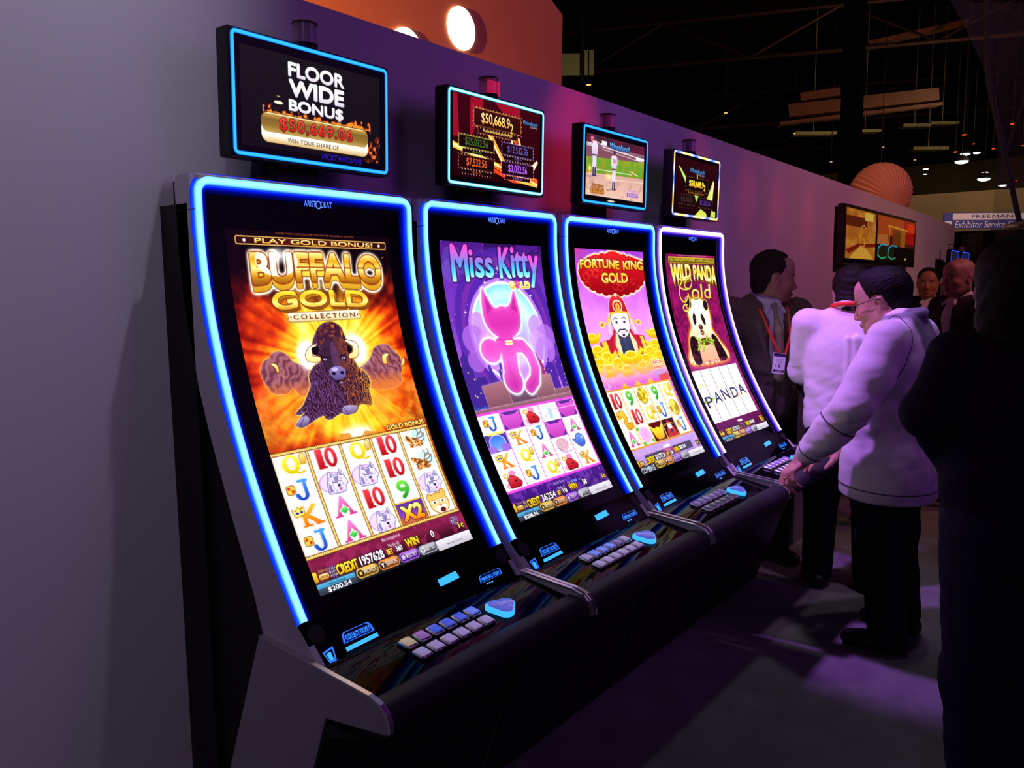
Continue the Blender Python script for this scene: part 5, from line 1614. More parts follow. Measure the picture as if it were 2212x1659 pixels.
M_WALL = mat('white_booth_wall', (0.60, 0.59, 0.62), 0.75, spec=0.2, bump=0.02, bscale=250)
wt = [(-4.0, 2.31), (0.0, 2.318), (1.3, 2.318), (2.45, 2.312), (5.2, 2.283), (7.4, 2.245), (9.64, 2.206)]
poly = [(x, z) for x, z in wt] + [(9.64, 0.0), (-4.0, 0.0)]
n = len(poly)
V = [(x, 0.1455, z) for x, z in poly] + [(x, 0.26, z) for x, z in poly]
F = [tuple(range(n)), tuple(range(2 * n - 1, n - 1, -1))] + [(i, i + n, (i + 1) % n + n, (i + 1) % n) for i in range(n)]
w = mobj('wall_back', V, F, M_WALL)
bm = bmesh.new(); bm.from_mesh(w.data); bmesh.ops.recalc_face_normals(bm, faces=bm.faces[:]); bm.to_mesh(w.data); bm.free()
structure(w)

# carpet
cm = mat('grey_carpet', (0.20, 0.20, 0.20), 0.95, spec=0.05, bump=0.5, bscale=220, var=0.35, vscale=7)
structure(mobj('floor', [(-12, -14, 0), (40, -14, 0), (40, 16, 0), (-12, 16, 0)], [(0, 1, 2, 3)], cm))
structure(mobj('ceiling', [(-12, -14, 8.2), (40, -14, 8.2), (40, 16, 8.2), (-12, 16, 8.2)], [(3, 2, 1, 0)], mat('dark_hall_ceiling', (0.012, 0.011, 0.012), 0.9, spec=0.1, var=0.5, vscale=0.8)))
structure(mobj('wall_end', [(38, -14, 0), (38, 16, 0), (38, 16, 8.2), (38, -14, 8.2)], [(0, 1, 2, 3)], mat('dark_hall_wall', (0.02, 0.018, 0.018), 0.9)))
structure(mobj('wall_rear', [(-12, 16, 0), (40, 16, 0), (40, 16, 8.2), (-12, 16, 8.2)], [(0, 3, 2, 1)], MATS['dark_hall_wall']))

# lit orange sign box with round lights behind the wall
sg = empty('orange_sign', (1.0, 0.5, 0), label='large orange display panel with round white lights rising behind the white wall', cat='sign')
px = [(-3.2, 1.2), (1.807 - 1.0 + .02, 1.2), (1.857 - 1.0 + .02, 2.785), (-1.0, 3.72), (-3.2, 4.2)]
n = len(px)
V = [(x, 0.0, z) for x, z in px] + [(x, 0.25, z) for x, z in px]
F = [tuple(range(n)), tuple(range(2 * n - 1, n - 1, -1))] + [(i, i + n, (i + 1) % n + n, (i + 1) % n) for i in range(n)]
o = mobj('panel', V, F, mat('orange_panel', (0.80, 0.30, 0.12), 0.6, spec=0.2), sg)
bm = bmesh.new(); bm.from_mesh(o.data); bmesh.ops.recalc_face_normals(bm, faces=bm.faces[:]); bm.to_mesh(o.data); bm.free()
for x, z in ((0.155, 2.557), (-0.155, 2.405)):
    m = MB()
    k = 40
    m.add([(0.0832 * math.cos(2 * math.pi * i / k), 0, 0.0832 * math.sin(2 * math.pi * i / k)) for i in range(k)] + [(0.0832 * math.cos(2 * math.pi * i / k), -0.006, 0.0832 * math.sin(2 * math.pi * i / k)) for i in range(k)], [tuple(range(k, 2 * k))] + [(i, (i + 1) % k, (i + 1) % k + k, i + k) for i in range(k)])
    m.obj('round_light', mat('warm_white_lamp', (1, 1, 1), .4, emit=(1.0, 0.93, 0.82), estr=1.5), sg, loc=(x, -0.001, z))

# wall television
tv = empty('television', (6.07, 0.1450, 1.90), label='wall mounted television with an orange picture, right of the suited man', cat='television')
M_TVB = mat('black_tv_case', (0.01, 0.01, 0.012), 0.3)
MB().box(-1.14, -0.075, -0.22, 1.18, -0.02, 0.222, 0.006).obj('case', M_TVB, tv)
MB().box(-0.3, -0.02, -0.15, 0.3, 0.0, 0.15).obj('wall_bracket', M_TVB, tv)


def art_tv(k):
    c = Canvas(400, 150, k, '1c0a06')
    n = fnoise(c.H, c.W, 24 * k, 91, 3)
    c.put(c.rect(4, 4, 150, 140), 'c06820').put(c.rect(4, 4, 150, 140) * np.clip((n - .4) * 3, 0, 1), 'e8a038', alpha=.7)
    c.put(c.rect(4, 24, 104, 52), '6a2410').put(c.rect(92, 8, 136, 30), 'f0c850').put(c.poly([(4, 118), (60, 98), (150, 92), (150, 102), (70, 108), (20, 126)]), '8a1c10').put(c.poly([(20, 140), (70, 104), (110, 112), (140, 140)]), 'f0b040')
    c.put(c.line([(98, 52), (88, 44), (76, 52), (72, 80), (78, 104), (92, 104), (96, 84), (88, 84)], 4), 'f0a030')
    c.put(c.rect(160, 4, 394, 140), '5a1a08').put(c.rect(160, 4, 394, 60), 'b84818').put(c.rect(320, 4, 394, 80), 'b01810').put(c.rect(340, 12, 392, 40), 'e83010')
    c.put(c.rect(160, 60, 220, 90), 'c87030').put(c.line([(220, 30), (340, 36)], 5), 'f0a028').put(c.line([(230, 32), (226, 92)], 6), 'd88820').put(c.rect(250, 40, 330, 92), '7a3c0c').put(c.rect(300, 40, 330, 92), 'a8641c')
    c.put(c.rect(160, 92, 394, 140), '140a0c').put(c.rect(164, 96, 260, 132), '282410')
    for x in (168, 226):
        c.put(c.line([(x + 50, 92), (x + 22, 90), (x, 100), (x - 2, 124), (x + 20, 134), (x + 44, 128)], 4.5), '38b0e8', ['30d090'])
    c.put(c.ell(336, 130, 7, 3), 'f0d040').put(c.rect(151, 0, 159, 150), '0c0606').put(c.rect(0, 0, 400, 3), '0c0606').put(c.rect(0, 141, 400, 150), '0c0606')
    return c


c = art_tv(0.9)
col = c.linear() * 0.42
H, W = col.shape[:2]
P = np.zeros((H, W, 3), np.float32)
P[..., 0] = np.linspace(-1.12, 1.16, W)[None]
P[..., 2] = np.linspace(0.206, -0.204, H)[:, None]
P[..., 1] = -0.0756
mobj('display', P.reshape(-1, 3), grid_faces(W, H), M_SCREEN, tv, cols=col.reshape(-1, 3))

# small white counter with papers beside the suited man
ct = empty('counter', (3.50, -0.03, 0), label='small white topped counter with papers beside the suited man', cat='counter')
MB().box(-.22, -.15, 0, .22, .15, .98).obj('base', mat('grey_counter_side', (.18, .18, .2), .6), ct)
MB().box(-.25, -.17, .98, .25, .16, 1.015, .004).obj('top', mat('white_counter_top', (.6, .6, .62), .4), ct)
tag(MB().box(-.1, -.06, 0, .1, .06, .012).obj('paper_stack', mat('paper', (.7, .7, .72), .8), None, loc=(3.46, -.10, 1.016)), 'small stack of white paper lying on the counter by the suited man', 'paper')

# hall beyond the booth
DR = mat('black_drape', (0.008, 0.007, 0.010), 0.9)
dm = MB()
pts = [(14.8 + 0.05 * math.sin(i * 1.3), 1.7 - i * 0.1) for i in range(100)]
dm.add([(x, y, 0) for x, y in pts] + [(x, y, 2.42) for x, y in pts], [(i, i + 1, i + 101, i + 100) for i in range(99)])
structure(dm.obj('wall_drape', DR))
hw = MB()
hw.box(19.0, -9, 0, 19.4, 5.5, 3.5)
structure(hw.obj('wall_hall', mat('tan_hall_wall', (0.55, 0.42, 0.27), 0.8)))
up = MB()
up.box(26.0, -9, 0, 26.3, 9.5, 5.05)
structure(up.obj('wall_upper', mat('brown_upper_wall', (0.16, 0.12, 0.06), 0.85, var=.3, vscale=1.2)))

bn = empty('hanging_banner', (14.35, 0.86, 2.44), rz=math.radians(-52), label='blue and white hanging banner lettered FREEMAN beyond the wall end', cat='banner')
bw = 1.16
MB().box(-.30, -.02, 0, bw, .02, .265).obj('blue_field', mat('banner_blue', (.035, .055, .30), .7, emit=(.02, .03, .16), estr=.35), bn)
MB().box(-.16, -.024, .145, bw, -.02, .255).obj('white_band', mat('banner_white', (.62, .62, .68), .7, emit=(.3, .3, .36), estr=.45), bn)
MB().box(-.29, -.024, .02, -.17, -.02, .125).obj('white_square', MATS['banner_white'], bn)
text_mesh('FREEMAN', bn, 'lettering', mat('banner_ink', (.03, .06, .3), .7), lambda x, z, h: (x, -.0245, z), .16, .86, .172, .230)
text_mesh('Exhibitor Service Center', bn, 'lettering', MATS['banner_white'], lambda x, z, h: (x + z * .2, -.0215, z), -.12, bw - .04, .015, .125)

# pleated paper lantern
ln = empty('paper_lantern', (7.28, 0.42, 2.40), label='pleated pink paper lantern disc showing above the wall', cat='lantern')
nseg, nst = 76, 16
V, F = [], []
ax = Vector((0.80, -0.55, 0.22)).normalized()
for i in range(nst + 1):
    a = math.pi * i / nst
    for k in range(nseg):
        ph = 2 * math.pi * k / nseg
        rr = 0.30 * (1 + (0.03 if k % 2 else -0.03))
        V.append((rr * math.sin(a) * math.cos(ph), 0.30 * math.cos(a) * 0.9, rr * math.sin(a) * math.sin(ph)))
for i in range(nst):
    for k in range(nseg):
        F.append((i * nseg + k, i * nseg + (k + 1) % nseg, (i + 1) * nseg + (k + 1) % nseg, (i + 1) * nseg + k))
o = mobj('shade', V, F, mat('pink_paper', (0.55, 0.22, 0.18), 0.6, spec=.3), ln)
o.rotation_euler = (math.radians(20), math.radians(-25), math.radians(-50))
MB().tube([(0, 0, .27), (0, 0, 5.8)], .004, 6).obj('cord', DR, ln)

# translucent fabric lampshade hanging at the right, with its rods
sh = empty('hanging_mesh_shade', (2.16, -1.35, 1.74), label='large sheer dark mesh lampshade on a black rod, hanging in the upper right corner', cat='lamp')
vm = mat('sheer_dark_mesh', (0.05, 0.035, 0.04), 0.8, spec=.05, alpha=0.16)
prof = [(0.16, -0.02), (0.155, 0.10), (0.15, 0.22), (0.16, 0.34), (0.18, 0.46), (0.22, 0.60), (0.28, 0.74), (0.36, 0.90)]
V, F = [], []
k = 48
for r, z in prof:
    V += [(r * math.cos(2 * math.pi * i / k) + .05, r * math.sin(2 * math.pi * i / k) - .06, z) for i in range(k)]
for j in range(len(prof) - 1):
    F += [(j * k + i, j * k + (i + 1) % k, (j + 1) * k + (i + 1) % k, (j + 1) * k + i) for i in range(k)]
mobj('shade', V, F, vm, sh, smooth=True)
MB().tube([(0.0, 0.0, 0.0), (-0.015, 0.13, 0.54), (-0.02, 0.16, 0.95)], 0.0095, 8).obj('rod', DR, sh)
MB().tube([(-0.006, 0.06, 0.26), (0.04, 0.02, 0.44), (0.06, 0.0, 0.62)], 0.006, 8).obj('brace', DR, sh)
MB().lathe([(0.002, -0.012), (0.05, -0.010), (0.052, 0.0), (0.012, 0.012)], n=24).obj('base_plate', mat('brass_plate', (0.35, 0.22, 0.10), 0.4, metal=.8), sh)

# black lighting column behind the wall
MBc = MB().box(11.25, 1.75, 0, 11.50, 2.0, 8.2)
tag(MBc.obj('black_column', DR), 'tall black column rising behind the booth wall to the hall ceiling', 'column')

# roof trusses and ducts
TM = mat('dark_steel', (0.075, 0.045, 0.035), 0.5, metal=.5)
def truss(x0, y0, x1, y1, z, h, label):
    t = empty('roof_truss', ((x0 + x1) / 2, (y0 + y1) / 2, z), label=label, cat='truss', group='roof trusses of the hall')
    dx, dy = (x1 - x0) / 2, (y1 - y0) / 2
    m = MB()
    m.tube([(-dx, -dy, 0), (dx, dy, 0)], .05, 6)
    m.tube([(-dx, -dy, h), (dx, dy, h)], .05, 6)
    m.obj('chord', TM, t)
    n = 14
    m = MB()
    for i in range(n):
        a, b = -1 + 2 * i / n, -1 + 2 * (i + 1) / n
        m.tube([(dx * a, dy * a, 0 if i % 2 else h), (dx * b, dy * b, h if i % 2 else 0)], .03, 5)
    m.obj('lattice', TM, t)
truss(8, 12, 16, -10, 6.6, .8, 'dark steel roof truss nearest above the booth')
truss(13, 14, 22, -10, 6.4, .9, 'dark steel roof truss behind the black column')
truss(19, 14, 28, -10, 6.0, .9, 'dark steel roof truss farthest back over the hall')
truss(6, 4, 30, -2, 7.0, .7, 'long dark roof truss running away from the booth')
truss(24, 12, 33, -9, 5.9, .9, 'dim steel roof truss deepest in the hall')


M_RUST = mat('rust_beam', (0.16, 0.06, 0.035), .6, var=.4, vscale=3)
for a, b, th, lb in (((15.99, 4.49, 5.11), (17.94, 2.05, 5.43), 0.25, 'wide rust brown beam high over the hall beside the black column'), ((16.17, 4.32, 5.39), (16.69, 3.67, 5.50), 0.16, 'short rust brown beam stub above the left part of the wide one'), ((17.14, 3.28, 6.47), (18.50, 1.63, 6.93), 0.11, 'rust brown beam near the top of the picture'), ((15.85, 4.62, 4.85), (17.97, 1.98, 5.23), 0.06, 'thin dark red beam under the wide rust one')):
    p, q = Vector(a), Vector(b)
    d = (q - p)
    L = d.length
    o = tag(MB().box(0, -.12, -th / 2, L, .12, th / 2).obj('ceiling_beam', M_RUST), lb, 'beam')
    o.location = p
    o.rotation_euler = (0, -math.asin(d.z / L), math.atan2(d.y, d.x))
M_STRIP2 = mat('pale_roof_strip', (.42, .38, .20), .7)
for p, q, lb in (((19.08, 5.45, 5.19), (19.73, 4.63, 5.21), 'pale roof strip just left of the black column'), ((19.98, 4.32, 5.24), (20.40, 3.78, 5.27), 'pale roof strip just right of the black column'), ((20.74, 3.36, 5.36), (21.16, 2.83, 5.39), 'short pale roof strip under the rust beam end'), ((21.17, 2.83, 5.41), (21.59, 2.29, 5.44), 'pale roof strip nearest the red lamps'), ((20.84, 3.13, 4.80), (21.37, 2.45, 4.83), 'lowest pale roof strip above the lantern')):
    p, q = Vector(p), Vector(q)
    d = q - p
    o = tag(MB().box(0, -.15, -.035, d.length, .15, .035).tube([(d.length / 2, 0, .03), (d.length / 2, 0, 8.2 - p.z)], .012, 5).obj('roof_strip', M_STRIP2), lb, 'roof strip', 'pale strips under the hall roof')
    o.location = p
    o.rotation_euler = (0, 0, math.atan2(d.y, d.x))
pc = empty('hung_panel', (10.80, 6.27, 5.30), rz=math.radians(-52), label='pale lamp lit panels hung under the roof beside the orange sign', cat='panel')
M_PALE = mat('pale_hung_panel', (.34, .29, .17), .7)
MB().box(-.40, 0, -.16, .02, .05, .20).obj('panel', M_PALE, pc)
MB().box(.10, 0, -.16, .26, .05, .26).obj('panel', M_PALE, pc)
MB().tube([(.06, 0, -.3), (.06, 0, 8.2 - pc.location.z)], .03, 6).tube([(-.40, 0, .2), (-.40, 0, 8.2 - pc.location.z)], .015, 6).obj('hanger', DR, pc)


WL = mat('white_bay_lamp', (1, 1, 1), .4, emit=(1.0, .95, .86), estr=3)
RL = mat('red_bay_lamp', (1, .1, .05), .4, emit=(1.0, .05, .01), estr=1.8)
AL = mat('amber_bay_lamp', (1, .6, .2), .4, emit=(1.0, .55, .15), estr=1.2)


def bay_lamp(x, y, z, r, material, label, group):
    p = Vector((x, y, z))
    t = empty('bay_lamp', p, label=label, cat='lamp', group=group)
    MB().lathe([(r * .3, r * .9), (r * .9, r * .35), (r, r * .05), (r * .96, 0.0)], n=14).obj('housing', DR, t, smooth=False)
    MB().lathe([(r * .9, 0.0), (r * .8, -r * .22), (r * .4, -r * .34)], n=14).obj('bulb', material, t, smooth=True)
    MB().tube([(0, 0, r * .9), (0, 0, 8.2 - p.z)], .008, 5).obj('stem', DR, t)


for lamp in ((18.14, 1.54, 4.05, 0.145), (20.50, 1.87, 4.52, 0.119), (22.99, 2.02, 4.86, 0.096), (19.54, 1.32, 3.81, 0.143), (21.91, 1.65, 4.22, 0.080), (22.14, 1.29, 3.90, 0.102), (20.90, 1.19, 3.65, 0.108), (23.26, 3.26, 4.59, 0.075), (24.36, 3.49, 4.59, 0.059), (26.25, 2.73, 4.75, 0.061)):
    bay_lamp(*lamp, WL, 'white high bay lamp in the cluster at the upper right of the hall', 'white high bay lamps in the cluster')
for lamp in ((15.29, 0.31, 4.24, 0.044), (15.91, 1.15, 4.24, 0.042), (16.93, 1.46, 4.09, 0.040), (18.32, 1.37, 4.41, 0.030), (16.22, 0.71, 3.98, 0.029), (16.55, 0.29, 4.03, 0.032), (19.98, 0.75, 3.76, 0.022)):
    bay_lamp(*lamp, RL, 'small red lamp glowing among the white bay lamps', 'red lamps in the hall roof')
for lamp in ((9.12, 4.99, 4.48, 0.041), (17.79, 3.79, 4.91, 0.026), (17.96, 3.58, 4.95, 0.026), (20.43, 3.66, 4.86, 0.028), (17.50, 4.01, 4.21, 0.031), (17.79, 3.65, 4.25, 0.026), (14.23, 5.07, 4.89, 0.041), (17.07, 4.69, 4.84, 0.026), (20.88, 3.03, 4.54, 0.034)):
    bay_lamp(*lamp, AL, 'tiny amber lamp in the dark hall roof', 'amber lamps in the hall roof')
spot('hall_fill_tan', (16.0, -3.0, 6.5), (19.0, 0.5, 2.8), 400, (1.0, 0.72, 0.40), 90, .8, .3)
spot('hall_roof_pale', (18.0, 0.0, 3.6), (17.5, 3.0, 5.0), 120, (1.0, 0.9, 0.5), 90, .9, .3)
spot('hall_roof_amber', (12.5, -2.5, 3.2), (15.5, 3.5, 5.2), 420, (1.0, 0.40, 0.22), 80, .9, .3)
spot('lantern_spot', (5.2, 0.9, 4.6), (7.28, .42, 2.42), 85, (1.0, 0.5, 0.35), 30, .5, .02)
spot('floor_warm', (5.5, -2.2, 3.5), (4.3, -.85, 0), 60, (1.0, .50, .18), 36, 1.0, .1)
spot('hung_panel_spot', (9.68, 5.32, 4.86), (10.82, 6.24, 5.31), 14, (1.0, 0.85, 0.5), 60, .8, .02)
# ------------------------------------------------------------------ people: bodies and clothes grown from distance fields
class Field:
    """union of rounded solids on a grid; local frame: x forward, y to the person's left, z up"""

    def __init__(self, lo, hi, h):
        self.h = h
        self.lo = np.array(lo, float)
        self.n = np.ceil((np.array(hi) - self.lo) / h).astype(int) + 1
        self.d = np.full(self.n, 1.0, np.float32)

    def _box(self, lo, hi, pad):
        a = np.clip(np.floor((np.array(lo) - pad - self.lo) / self.h).astype(int), 0, self.n - 1)
        b = np.clip(np.ceil((np.array(hi) + pad - self.lo) / self.h).astype(int) + 1, 1, self.n)
        if (b <= a).any():
            return None
        g = [self.lo[i] + self.h * np.arange(a[i], b[i]) for i in range(3)]
        return tuple(slice(a[i], b[i]) for i in range(3)), np.meshgrid(*g, indexing='ij')

    def _mix(self, sl, e, k, sub=False):
        d = self.d[sl]
        if sub:
            e = -e
            t = np.clip(0.5 - 0.5 * (d - e) / k, 0, 1)
            self.d[sl] = (d * (1 - t) + e * t + k * t * (1 - t)).astype(np.float32)
        else:
            t = np.clip(0.5 + 0.5 * (d - e) / k, 0, 1)
            self.d[sl] = (d * (1 - t) + e * t - k * t * (1 - t)).astype(np.float32)

    def cone(self, a, b, ra, rb, k=0.015, M=None, flat=1.0, sub=False):
        """rounded cone from a to b"""
        a, b = np.array(a, float), np.array(b, float)
        if M is not None:
            a, b = np.array(M @ Vector(a)), np.array(M @ Vector(b))
        r = max(ra, rb)
        q = self._box(np.minimum(a, b) - r, np.maximum(a, b) + r, k + 0.02)
        if q is None:
            return self
        sl, (X, Y, Z) = q
        ab = b - a
        t = np.clip(((X - a[0]) * ab[0] + (Y - a[1]) * ab[1] + (Z - a[2]) * ab[2]) / max(ab @ ab, 1e-9), 0, 1)
        e = np.sqrt((X - a[0] - t * ab[0]) ** 2 + (Y - a[1] - t * ab[1]) ** 2 + (Z - a[2] - t * ab[2]) ** 2) - (ra + (rb - ra) * t)
        self._mix(sl, e, k, sub)
        return self

    def chain(self, pts, rs, k=0.015, M=None):
        for i in range(len(pts) - 1):
            self.cone(pts[i], pts[i + 1], rs[i], rs[i + 1], k, M)
        return self

    def ell(self, c, r, k=0.015, M=None, rot=None, sub=False):
        """ellipsoid; rot = (rx, ry, rz) degrees; M places the frame"""
        T = Matrix.Translation(Vector(c))
        if rot is not None:
            for ang, ax in zip(rot, 'XYZ'):
                T = T @ Matrix.Rotation(math.radians(ang), 4, ax)
        if M is not None:
            T = M @ T
        I = np.array(T.inverted())
        cc, R = np.array(T.translation), max(r)
        q = self._box(cc - R, cc + R, k + 0.02)
        if q is None:
            return self
        sl, (X, Y, Z) = q
        u = [(I[i, 0] * X + I[i, 1] * Y + I[i, 2] * Z + I[i, 3]) / r[i] for i in range(3)]
        k0 = np.sqrt(u[0] ** 2 + u[1] ** 2 + u[2] ** 2)
        k1 = np.sqrt((u[0] / r[0]) ** 2 + (u[1] / r[1]) ** 2 + (u[2] / r[2]) ** 2)
        e = k0 * (k0 - 1) / np.maximum(k1, 1e-9)
        self._mix(sl, e, k, sub)
        return self

    def cut(self, p, nrm, k=0.004):
        """keep the side of the plane that nrm points away from"""
        nrm = np.array(nrm, float)
        nrm /= np.linalg.norm(nrm)
        g = [self.lo[i] + self.h * np.arange(self.n[i]) for i in range(3)]
        e = (g[0][:, None, None] - p[0]) * nrm[0] + (g[1][None, :, None] - p[1]) * nrm[1] + (g[2][None, None, :] - p[2]) * nrm[2]
        t = np.clip(0.5 - 0.5 * (self.d - e) / k, 0, 1)
        self.d = (self.d * (1 - t) + e * t + k * t * (1 - t)).astype(np.float32)
        return self

    def wrinkle(self, amp, fx=(9, 7, 14), seed=0, zone=None):
        g = [self.lo[i] + self.h * np.arange(self.n[i]) for i in range(3)]
        X, Y, Z = g[0][:, None, None], g[1][None, :, None], g[2][None, None, :]
        rg = np.random.default_rng(seed)
        w = 0
        for i in range(4):
            a = rg.normal(size=3) * np.array(fx) * (1 + .5 * i)
            w = w + np.sin(X * a[0] + Y * a[1] + Z * a[2] * 2 + rg.random() * 6 + 1.5 * np.sin(X * a[2] + Y * a[0] - Z * a[1])) / (1 + .6 * i)
        if zone is not None:
            w = w * zone(X, Y, Z)
        self.d = (self.d + amp * w).astype(np.float32)
        return self

    def mesh(self):
        D, h = self.d, self.h
        s = D < 0
        c = np.zeros(np.array(D.shape) - 1, np.int8)
        sl = (slice(None, -1), slice(1, None))
        for i in (0, 1):
            for j in (0, 1):
                for k in (0, 1):
                    c += s[sl[i], sl[j], sl[k]]
        act = (c > 0) & (c < 8)
        ids = -np.ones(c.shape, np.int64)
        I, J, K = np.where(act)
        ids[I, J, K] = np.arange(len(I))
        P = np.zeros((len(I), 3))
        N = np.zeros(len(I))
        corners = [(i, j, k) for i in (0, 1) for j in (0, 1) for k in (0, 1)]
        val = {q: D[I + q[0], J + q[1], K + q[2]] for q in corners}
        for q in corners:
            for ax in range(3):
                if q[ax] == 0:
                    r = list(q)
                    r[ax] = 1
                    r = tuple(r)
                    a, b = val[q], val[r]
                    m = (a < 0) != (b < 0)
                    t = np.where(m, a / np.where(m, a - b, 1), 0)
                    for x in range(3):
                        P[:, x] += np.where(m, q[x] + (t if x == ax else 0), 0)
                    N += m
        P /= N[:, None]
        P = self.lo + (P + np.stack([I, J, K], -1)) * h
        F = []
        for ax in range(3):
            a, b = [x for x in range(3) if x != ax]
            lo_ = [slice(1, -1)] * 3
            lo_[ax] = slice(0, -1)
            hi_ = [slice(1, -1)] * 3
            hi_[ax] = slice(1, None)
            s0, s1 = s[tuple(lo_)], s[tuple(hi_)]
            E = np.stack(np.where(s0 != s1), -1)
            flip = s0[tuple(E.T)]
            base = E.copy()
            base[:, a] += 1
            base[:, b] += 1
            def idx(da, db):
                q = base.copy()
                q[:, a] -= da
                q[:, b] -= db
                return ids[q[:, 0], q[:, 1], q[:, 2]]
            quad = np.stack([idx(1, 1), idx(0, 1), idx(0, 0), idx(1, 0)], -1)
            if ax == 1:
                flip = ~flip
            quad = np.where(flip[:, None], quad, quad[:, ::-1])
            F.append(quad[(quad >= 0).all(1)])
        return P, np.concatenate(F)

    def obj(self, name, material, parent, paint=None, smooth_it=1):
        P, F = self.mesh()
        if smooth_it:       # one or two passes of averaging along the edges
            e = np.concatenate([F[:, [0, 1]], F[:, [1, 2]], F[:, [2, 3]], F[:, [3, 0]]])
            e = np.concatenate([e, e[:, ::-1]])
            for _ in range(smooth_it):
                acc = np.zeros_like(P)
                np.add.at(acc, e[:, 0], P[e[:, 1]])
                cnt = np.bincount(e[:, 0], minlength=len(P))[:, None]
                P = P * .5 + acc / np.maximum(cnt, 1) * .5
        cols = None
        if paint is not None:
            cols = paint(P)
        o = mobj(name, P, F, material, parent, smooth=True, cols=cols)
        return o


M_SKIN = color_mat('skin', 0.5, 0.35)
M_CLOTH = color_mat('jersey_cloth', 0.85, 0.15)
M_HAIR = mat('black_hair', (0.006, 0.005, 0.005), 0.6, spec=0.12, bump=0.3, bscale=160)
M_HAIR2 = mat('dark_brown_hair', (0.014, 0.010, 0.008), 0.6, spec=0.12, bump=0.3, bscale=160)
M_TROUSER = mat('black_trouser_cloth', (0.010, 0.009, 0.011), 0.9, spec=0.1)
M_SHOE = mat('black_shoe_leather', (0.010, 0.009, 0.010), 0.4, spec=0.4)
M_PIPE = mat('dark_grey_piping', (0.05, 0.04, 0.07), 0.8)
M_LANYARD = mat('red_lanyard', (0.80, 0.03, 0.01), 0.6)


def head_frame(neck, yaw=0, pitch=0, roll=0, scale=1.0, lift=0.125, fwd=0.03):
    """matrix of the head frame (origin at eye height, centre of the head); pitch > 0 looks down"""
    M = Matrix.Translation(Vector(neck)) @ Matrix.Rotation(math.radians(yaw), 4, 'Z') @ Matrix.Rotation(math.radians(pitch), 4, 'Y') @ Matrix.Rotation(math.radians(roll), 4, 'X')
    return M @ Matrix.Translation(Vector((fwd, 0, lift))) @ Matrix.Scale(scale, 4)


def add_head(f, M, jowl=0.0):
    f.ell((-0.012, 0, 0.036), (0.098, 0.078, 0.086), .02, M)
    f.ell((0.028, 0, -0.030), (0.066, 0.066 + jowl * .5, 0.088), .03, M)
    f.ell((0.044, 0, -0.094), (0.040 + jowl * .3, 0.044 + jowl, 0.028), .03, M)
    f.cone((-0.01, 0.05, -0.06), (0.03, 0.035, -0.09), .026 + jowl, .02 + jowl, .03, M).cone((-0.01, -0.05, -0.06), (0.03, -0.035, -0.09), .026 + jowl, .02 + jowl, .03, M)
    f.ell((0.066, 0, 0.050), (0.022, 0.052, 0.042), .03, M)
    f.cone((0.080, -0.036, 0.017), (0.080, 0.036, 0.017), .011, .011, .012, M)
    for s in (-1, 1):
        f.ell((0.095, s * 0.031, -0.002), (0.012, 0.016, 0.009), .010, M, sub=True)
        f.ell((0.076, s * 0.031, -0.003), (0.0135, 0.0150, 0.0125), .003, M)
        f.cone((0.086, s * 0.018, 0.008), (0.084, s * 0.046, 0.004), .0045, .004, .004, M)      # upper lids
        f.ell((0.058, s * 0.046, -0.036), (0.026, 0.020, 0.022), .02, M)
        # ears
        f.ell((-0.012, s * 0.080, -0.012), (0.020, 0.009, 0.033), .008, M, rot=(s * -12, -10, s * 18))
        f.ell((-0.006, s * 0.090, -0.010), (0.009, 0.007, 0.018), .004, M, rot=(0, -10, s * 18), sub=True)
        f.ell((-0.008, s * 0.080, -0.038), (0.009, 0.006, 0.010), .006, M)
        f.ell((0.097, s * 0.012, -0.047), (0.012, 0.009, 0.008), .006, M)                         # nostril wings
    f.cone((0.090, 0, 0.006), (0.112, 0, -0.040), .008, .0115, .010, M)
    f.ell((0.093, 0, -0.070), (0.012, 0.022, 0.0055), .005, M)
    f.ell((0.091, 0, -0.0805), (0.012, 0.019, 0.0065), .005, M)
    f.cone((0.106, -0.018, -0.0755), (0.106, 0.018, -0.0755), .0025, .0025, .004, M, sub=True)
    f.ell((0.072, 0, -0.106), (0.020, 0.022, 0.016), .015, M)


def skin_paint(M, base, hairline=None, shave=0.0):
    I = np.array(M.inverted())
    base = np.array(base)

    def paint(P):
        q = P @ I[:3, :3].T + I[:3, 3]
        c = np.tile(base, (len(P), 1))
        def dab(cx, cy, cz, rx, ry, rz, col, a):
            d = np.sqrt(((q[:, 0] - cx) / rx) ** 2 + ((np.abs(q[:, 1]) - cy) / ry) ** 2 + ((q[:, 2] - cz) / rz) ** 2)
            w = np.clip((1.25 - d) * 4, 0, 1)[:, None] * a
            c[:] = c * (1 - w) + np.array(col) * w
        dab(.093, 0, -.0755, .02, .024, .013, base * np.array((.75, .42, .45)), .8)
        dab(.07, .046, -.035, .04, .025, .025, base * np.array((1.0, .78, .75)), .5)
        dab(.11, 0, -.04, .02, .02, .018, base * np.array((1.0, .8, .78)), .5)
        dab(.09, .034, .019, .02, .022, .006, (.02, .014, .012), .9)
        dab(.088, .031, -.003, .006, .0125, .0075, (.55, .52, .50), .95)
        dab(.0895, .031, -.003, .006, .0055, .0065, (.02, .012, .01), 1)
        if shave:
            dab(.06, 0, -.09, .05, .06, .05, base * .6, shave)
        return c
    return paint


